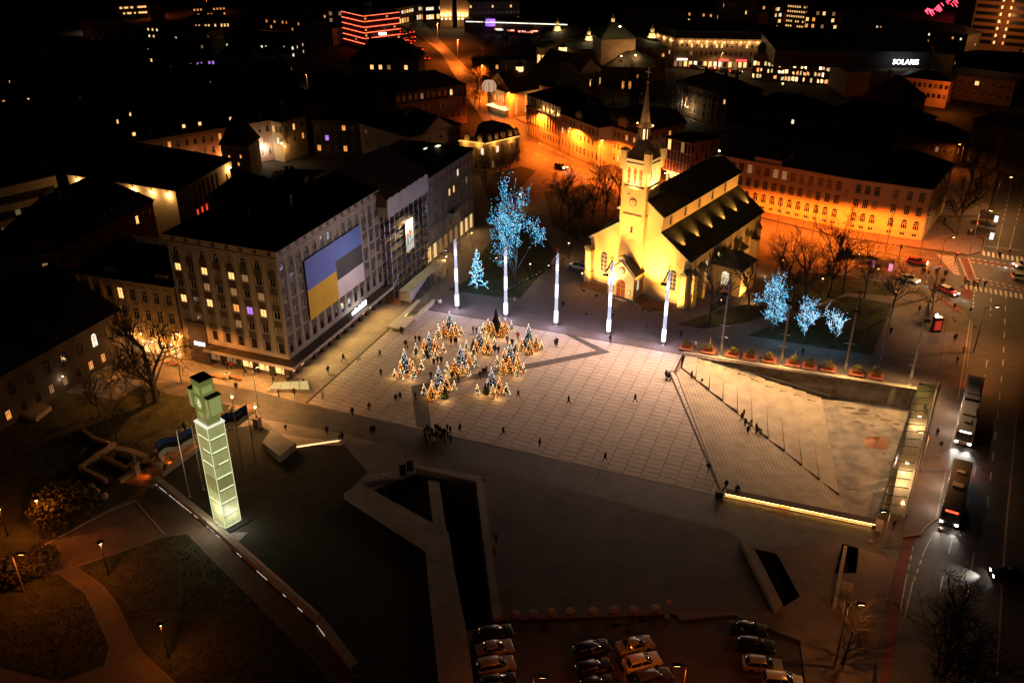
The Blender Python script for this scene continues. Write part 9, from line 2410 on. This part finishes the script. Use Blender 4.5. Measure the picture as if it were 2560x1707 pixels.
# bus shelters, advert pillars, signs, traffic lights
def shelter(x, y, label, scr):
 p = G(x, y); t = thing('bus_shelter', label, 'shelter', p, road_dir((2100,640),(2230,662)), 'bus shelters'); o = lambda mb, n, m: mb.build(n, m, t, local=True)
 o(MB().box(-2.2,2.2,-.8,.8,2.4,2.55), 'roof', dsteel); o(MB().box(-2.2,1.0,.75,.8,.2,2.4), 'back_pane', glass('shelter_glass', (.1,.08,.07), .5))
 for a in (-2.15,2.1): o(MB().box(a,a+.06,-.75,.75,0,2.4), 'post', dsteel)
 o(MB().box(1.3,1.42,-.7,.7,.4,2.2) if False else MB().box(1.1,2.1,-.78,-.7,.4,2.2), 'advert_case', dsteel); o(MB().box(1.15,2.05,-.8,-.78,.45,2.15), 'advert_screen', emis('advert_'+label[-6:], scr, 1.1)); o(MB().box(-1.8,.6,.2,.6,.42,.5), 'bench', woodr)
shelter(2162,668,'tram shelter with a pink poster',(.9,.25,.45)); shelter(2206,676,'tram shelter with a pale blue poster',(.55,.65,.9)); shelter(2470,555,'far bus shelter with a white screen',(1,.95,.9)); shelter(2458,598,'far bus shelter with a bright red and white screen',(1,.8,.8))
pl_ = G(2338,828); t = thing('advert_pillar', 'advertising pillar with a red lit poster beside the last mast', 'advertisement', pl_, .1); MB().box(-.85,.85,-.5,.5,0,3.0).build('case', dsteel, t, local=True); MB().box(-.65,.65,-.53,-.5,.5,2.4).build('poster', emis('red_poster', (.7,.03,.02), .6), t, local=True); MB().box(-.75,.75,-.5,.5,3.0,3.1).build('top', mat('pale_top', (.45,.4,.3), .7), t, local=True)
MB().lathe([(.1,0),(.25,.2),(.1,.4)], (-.4,0,3.3), 8).build('top_lamp', gloww, t, local=True); lamp('pillar_light', 'POINT', pl_+Vector((-.4,-.5,4.0)), 60, (1,.9,.75), .1)
for x, y, lb in ((2345,1140,'bus stop sign post behind the articulated bus'),(2352,1320,'bus stop sign post at the stop island'),(2176,1352,'round-based sign post by the lit parapet'),(2380,870,'stop sign post on the kerb'),(2420,800,'round sign post at the road bend'),(2380,790,'small round sign post at the cycle path'),(1668,1540,'no-stopping sign on a round base by the boulders'),(2316,706,'sign post at the zebra crossing')):
 p = G(x, y); t = thing('sign_post', lb, 'sign', p); MB().tube(p, p+Vector((0,0,2.6)), .04, n=5).build('post', steel, t); MB().obox(p+Vector((0,-.03,2.0)),(.5,.05,.7)).build('sign_plate', white if y > 1500 else dsteel, t); MB().lathe([(.35,0),(.3,.15)], p, 10).build('base', concm, t)
for x, y, lb in ((2385,665,'red traffic light at the cycle crossing'),(2342,700,'red traffic light on the zebra corner'),(2434,590,'pair of red traffic lights on the school corner'),(2246,648,'dark traffic light in the tram street')):
 p = G(x, y); t = thing('traffic_light', lb, 'traffic light', p); MB().tube(p, p+Vector((0,0,3.4)), .06, n=6).build('post', dsteel, t); MB().obox(p+Vector((0,-.1,2.6)),(.32,.28,.95)).build('housing', blackm, t)
 if 'dark' not in lb: MB().obox(p+Vector((0,-.26,3.2)),(.24,.04,.24)).build('red_lamp', emis('signal_red', (1,.03,.02), 14), t)
for i, (x, y) in enumerate(((1288,1538),(1331,1537),(1378,1533),(1425,1532),(1482,1531),(1533,1527),(1584,1527),(1638,1524))):
 o = MB().lathe([(.0,.55),(.55,.5),(.62,.3),(.3,.02)][::-1], G(x,y), 9, rot=i).build('boulder', stonew, loc=G(x,y)); tag(o, 'low rounded boulder in the row closing the lower plaza', 'boulder', 'boulders along the yard edge')
for i in range(13):
 x, y = 1275+i*11, 728-i*6.2; p = G(x, y); t = thing('parked_bicycle', 'bicycle in the rack row along the church lawn', 'bicycle', p, 1.2, 'bicycles along the church lawn')
 for a in (-.5,.5): w_ = MB().lathe([(.31,-.02),(.34,0),(.31,.02)], n=12).build('wheel', tyre, t, local=True); w_.location = (a,0,.34); w_.rotation_euler = (R(90),0,0)
 MB().tube((-.5,0,.34),(-.15,0,.8),.025).tube((-.15,0,.8),(.4,0,.8),.025).tube((.4,0,.85),(.5,0,.34),.025).tube((-.15,0,.8),(.05,0,.34),.025).tube((.05,0,.34),(.4,0,.8),.025).build('frame', steel, t, local=True); MB().box(-.28,-.05,-.07,.07,.86,.92).build('saddle', blackm, t, local=True); MB().tube((.38,-.25,.98),(.38,.25,.98),.02).build('handlebar', blackm, t, local=True)
sk = thing('glass_skylight', 'low lit glass skylight box with steps before the office block', 'skylight', G(720,972)); q = [G(668,980),G(782,982),G(776,958),G(680,962)]
MB().prism(q, 0, .25).build('step', concm, sk); q2 = [p.lerp(sum(q,Vector())/4,.12) for p in q]; MB().prism(q2, .25, .55).build('plinth', concm, sk)
for i in range(4): a, b, c, d = q2[0].lerp(q2[1],i/4+.01), q2[0].lerp(q2[1],(i+1)/4-.01), q2[3].lerp(q2[2],(i+1)/4-.01), q2[3].lerp(q2[2],i/4+.01); MB().prism([a,b,c,d], .55, .62).build('lit_pane', emis('skylight_glow', (1,.75,.3), .55), sk)
for x, y, n_ in ((548,945,'left of the white bin'),(590,948,'right of the white bin'),(430,912,'under the great street tree')):
 p = G(x, y); t = thing('wooden_bench', 'orange wooden bench '+n_, 'bench', p, AZ)
 for k in range(3): MB().box(-1.3,1.3,-.3+k*.2,-.14+k*.2,.42,.48).build('slat', mat('orange_wood', (.42,.15,.04), .7), t, local=True)
 for a in (-1,1): MB().box(a-.06,a+.06,-.25,.25,0,.42).build('leg', dsteel, t, local=True)
p = G(569,945); t = thing('litter_bin', 'square white litter bin between the wooden benches', 'bin', p, AZ); MB().box(-.35,.35,-.35,.35,0,1.0).build('body', white, t, local=True); MB().box(-.25,.25,-.25,.25,1.0,1.03).build('opening', blackm, t, local=True)
shr = mat('evergreen_leaf', (.05,.045,.012), .9, ns=3, na=.5)
for x, y, rx, n_, lb in ((165,1285,4.6,2600,'big lamp-lit evergreen shrub on the hill'),(105,1420,2.4,900,'dark rounded shrub at the path edge'),(40,1445,2.6,900,'dark shrub mass at the left edge'),(70,1435,2.0,600,'small dark shrub between the larger ones')):
 p = G(x, y); t = thing('shrub', lb, 'shrub', p); tuft(MB(), (0,0,1.2), rx, rx*.75, n_, .5, random.Random(x)).build('foliage', shr, t, local=True); MB().tube((0,0,0),(0,0,1.6),.15,.08).build('stem', barkm, t, local=True)
for x, y in ((2190,922),): p = G(x, y); o = MB().lathe([(.6,0),(.5,.5),(.2,.7)], p, 8).build('boulder', stonew, loc=p); tag(o, 'pair of pale stones at the foot of the concrete post', 'stone')
p = G(2203,900); t = thing('concrete_post', 'leaning-looking tall pale concrete post beside the park path', 'post', p); MB().tube(p, p+Vector((0,0,11)), .2, .13, n=8).build('post', concm, t); MB().lathe([(.2,0),(.16,.2)], p+Vector((0,0,11)), 8).build('cap', dsteel, t)
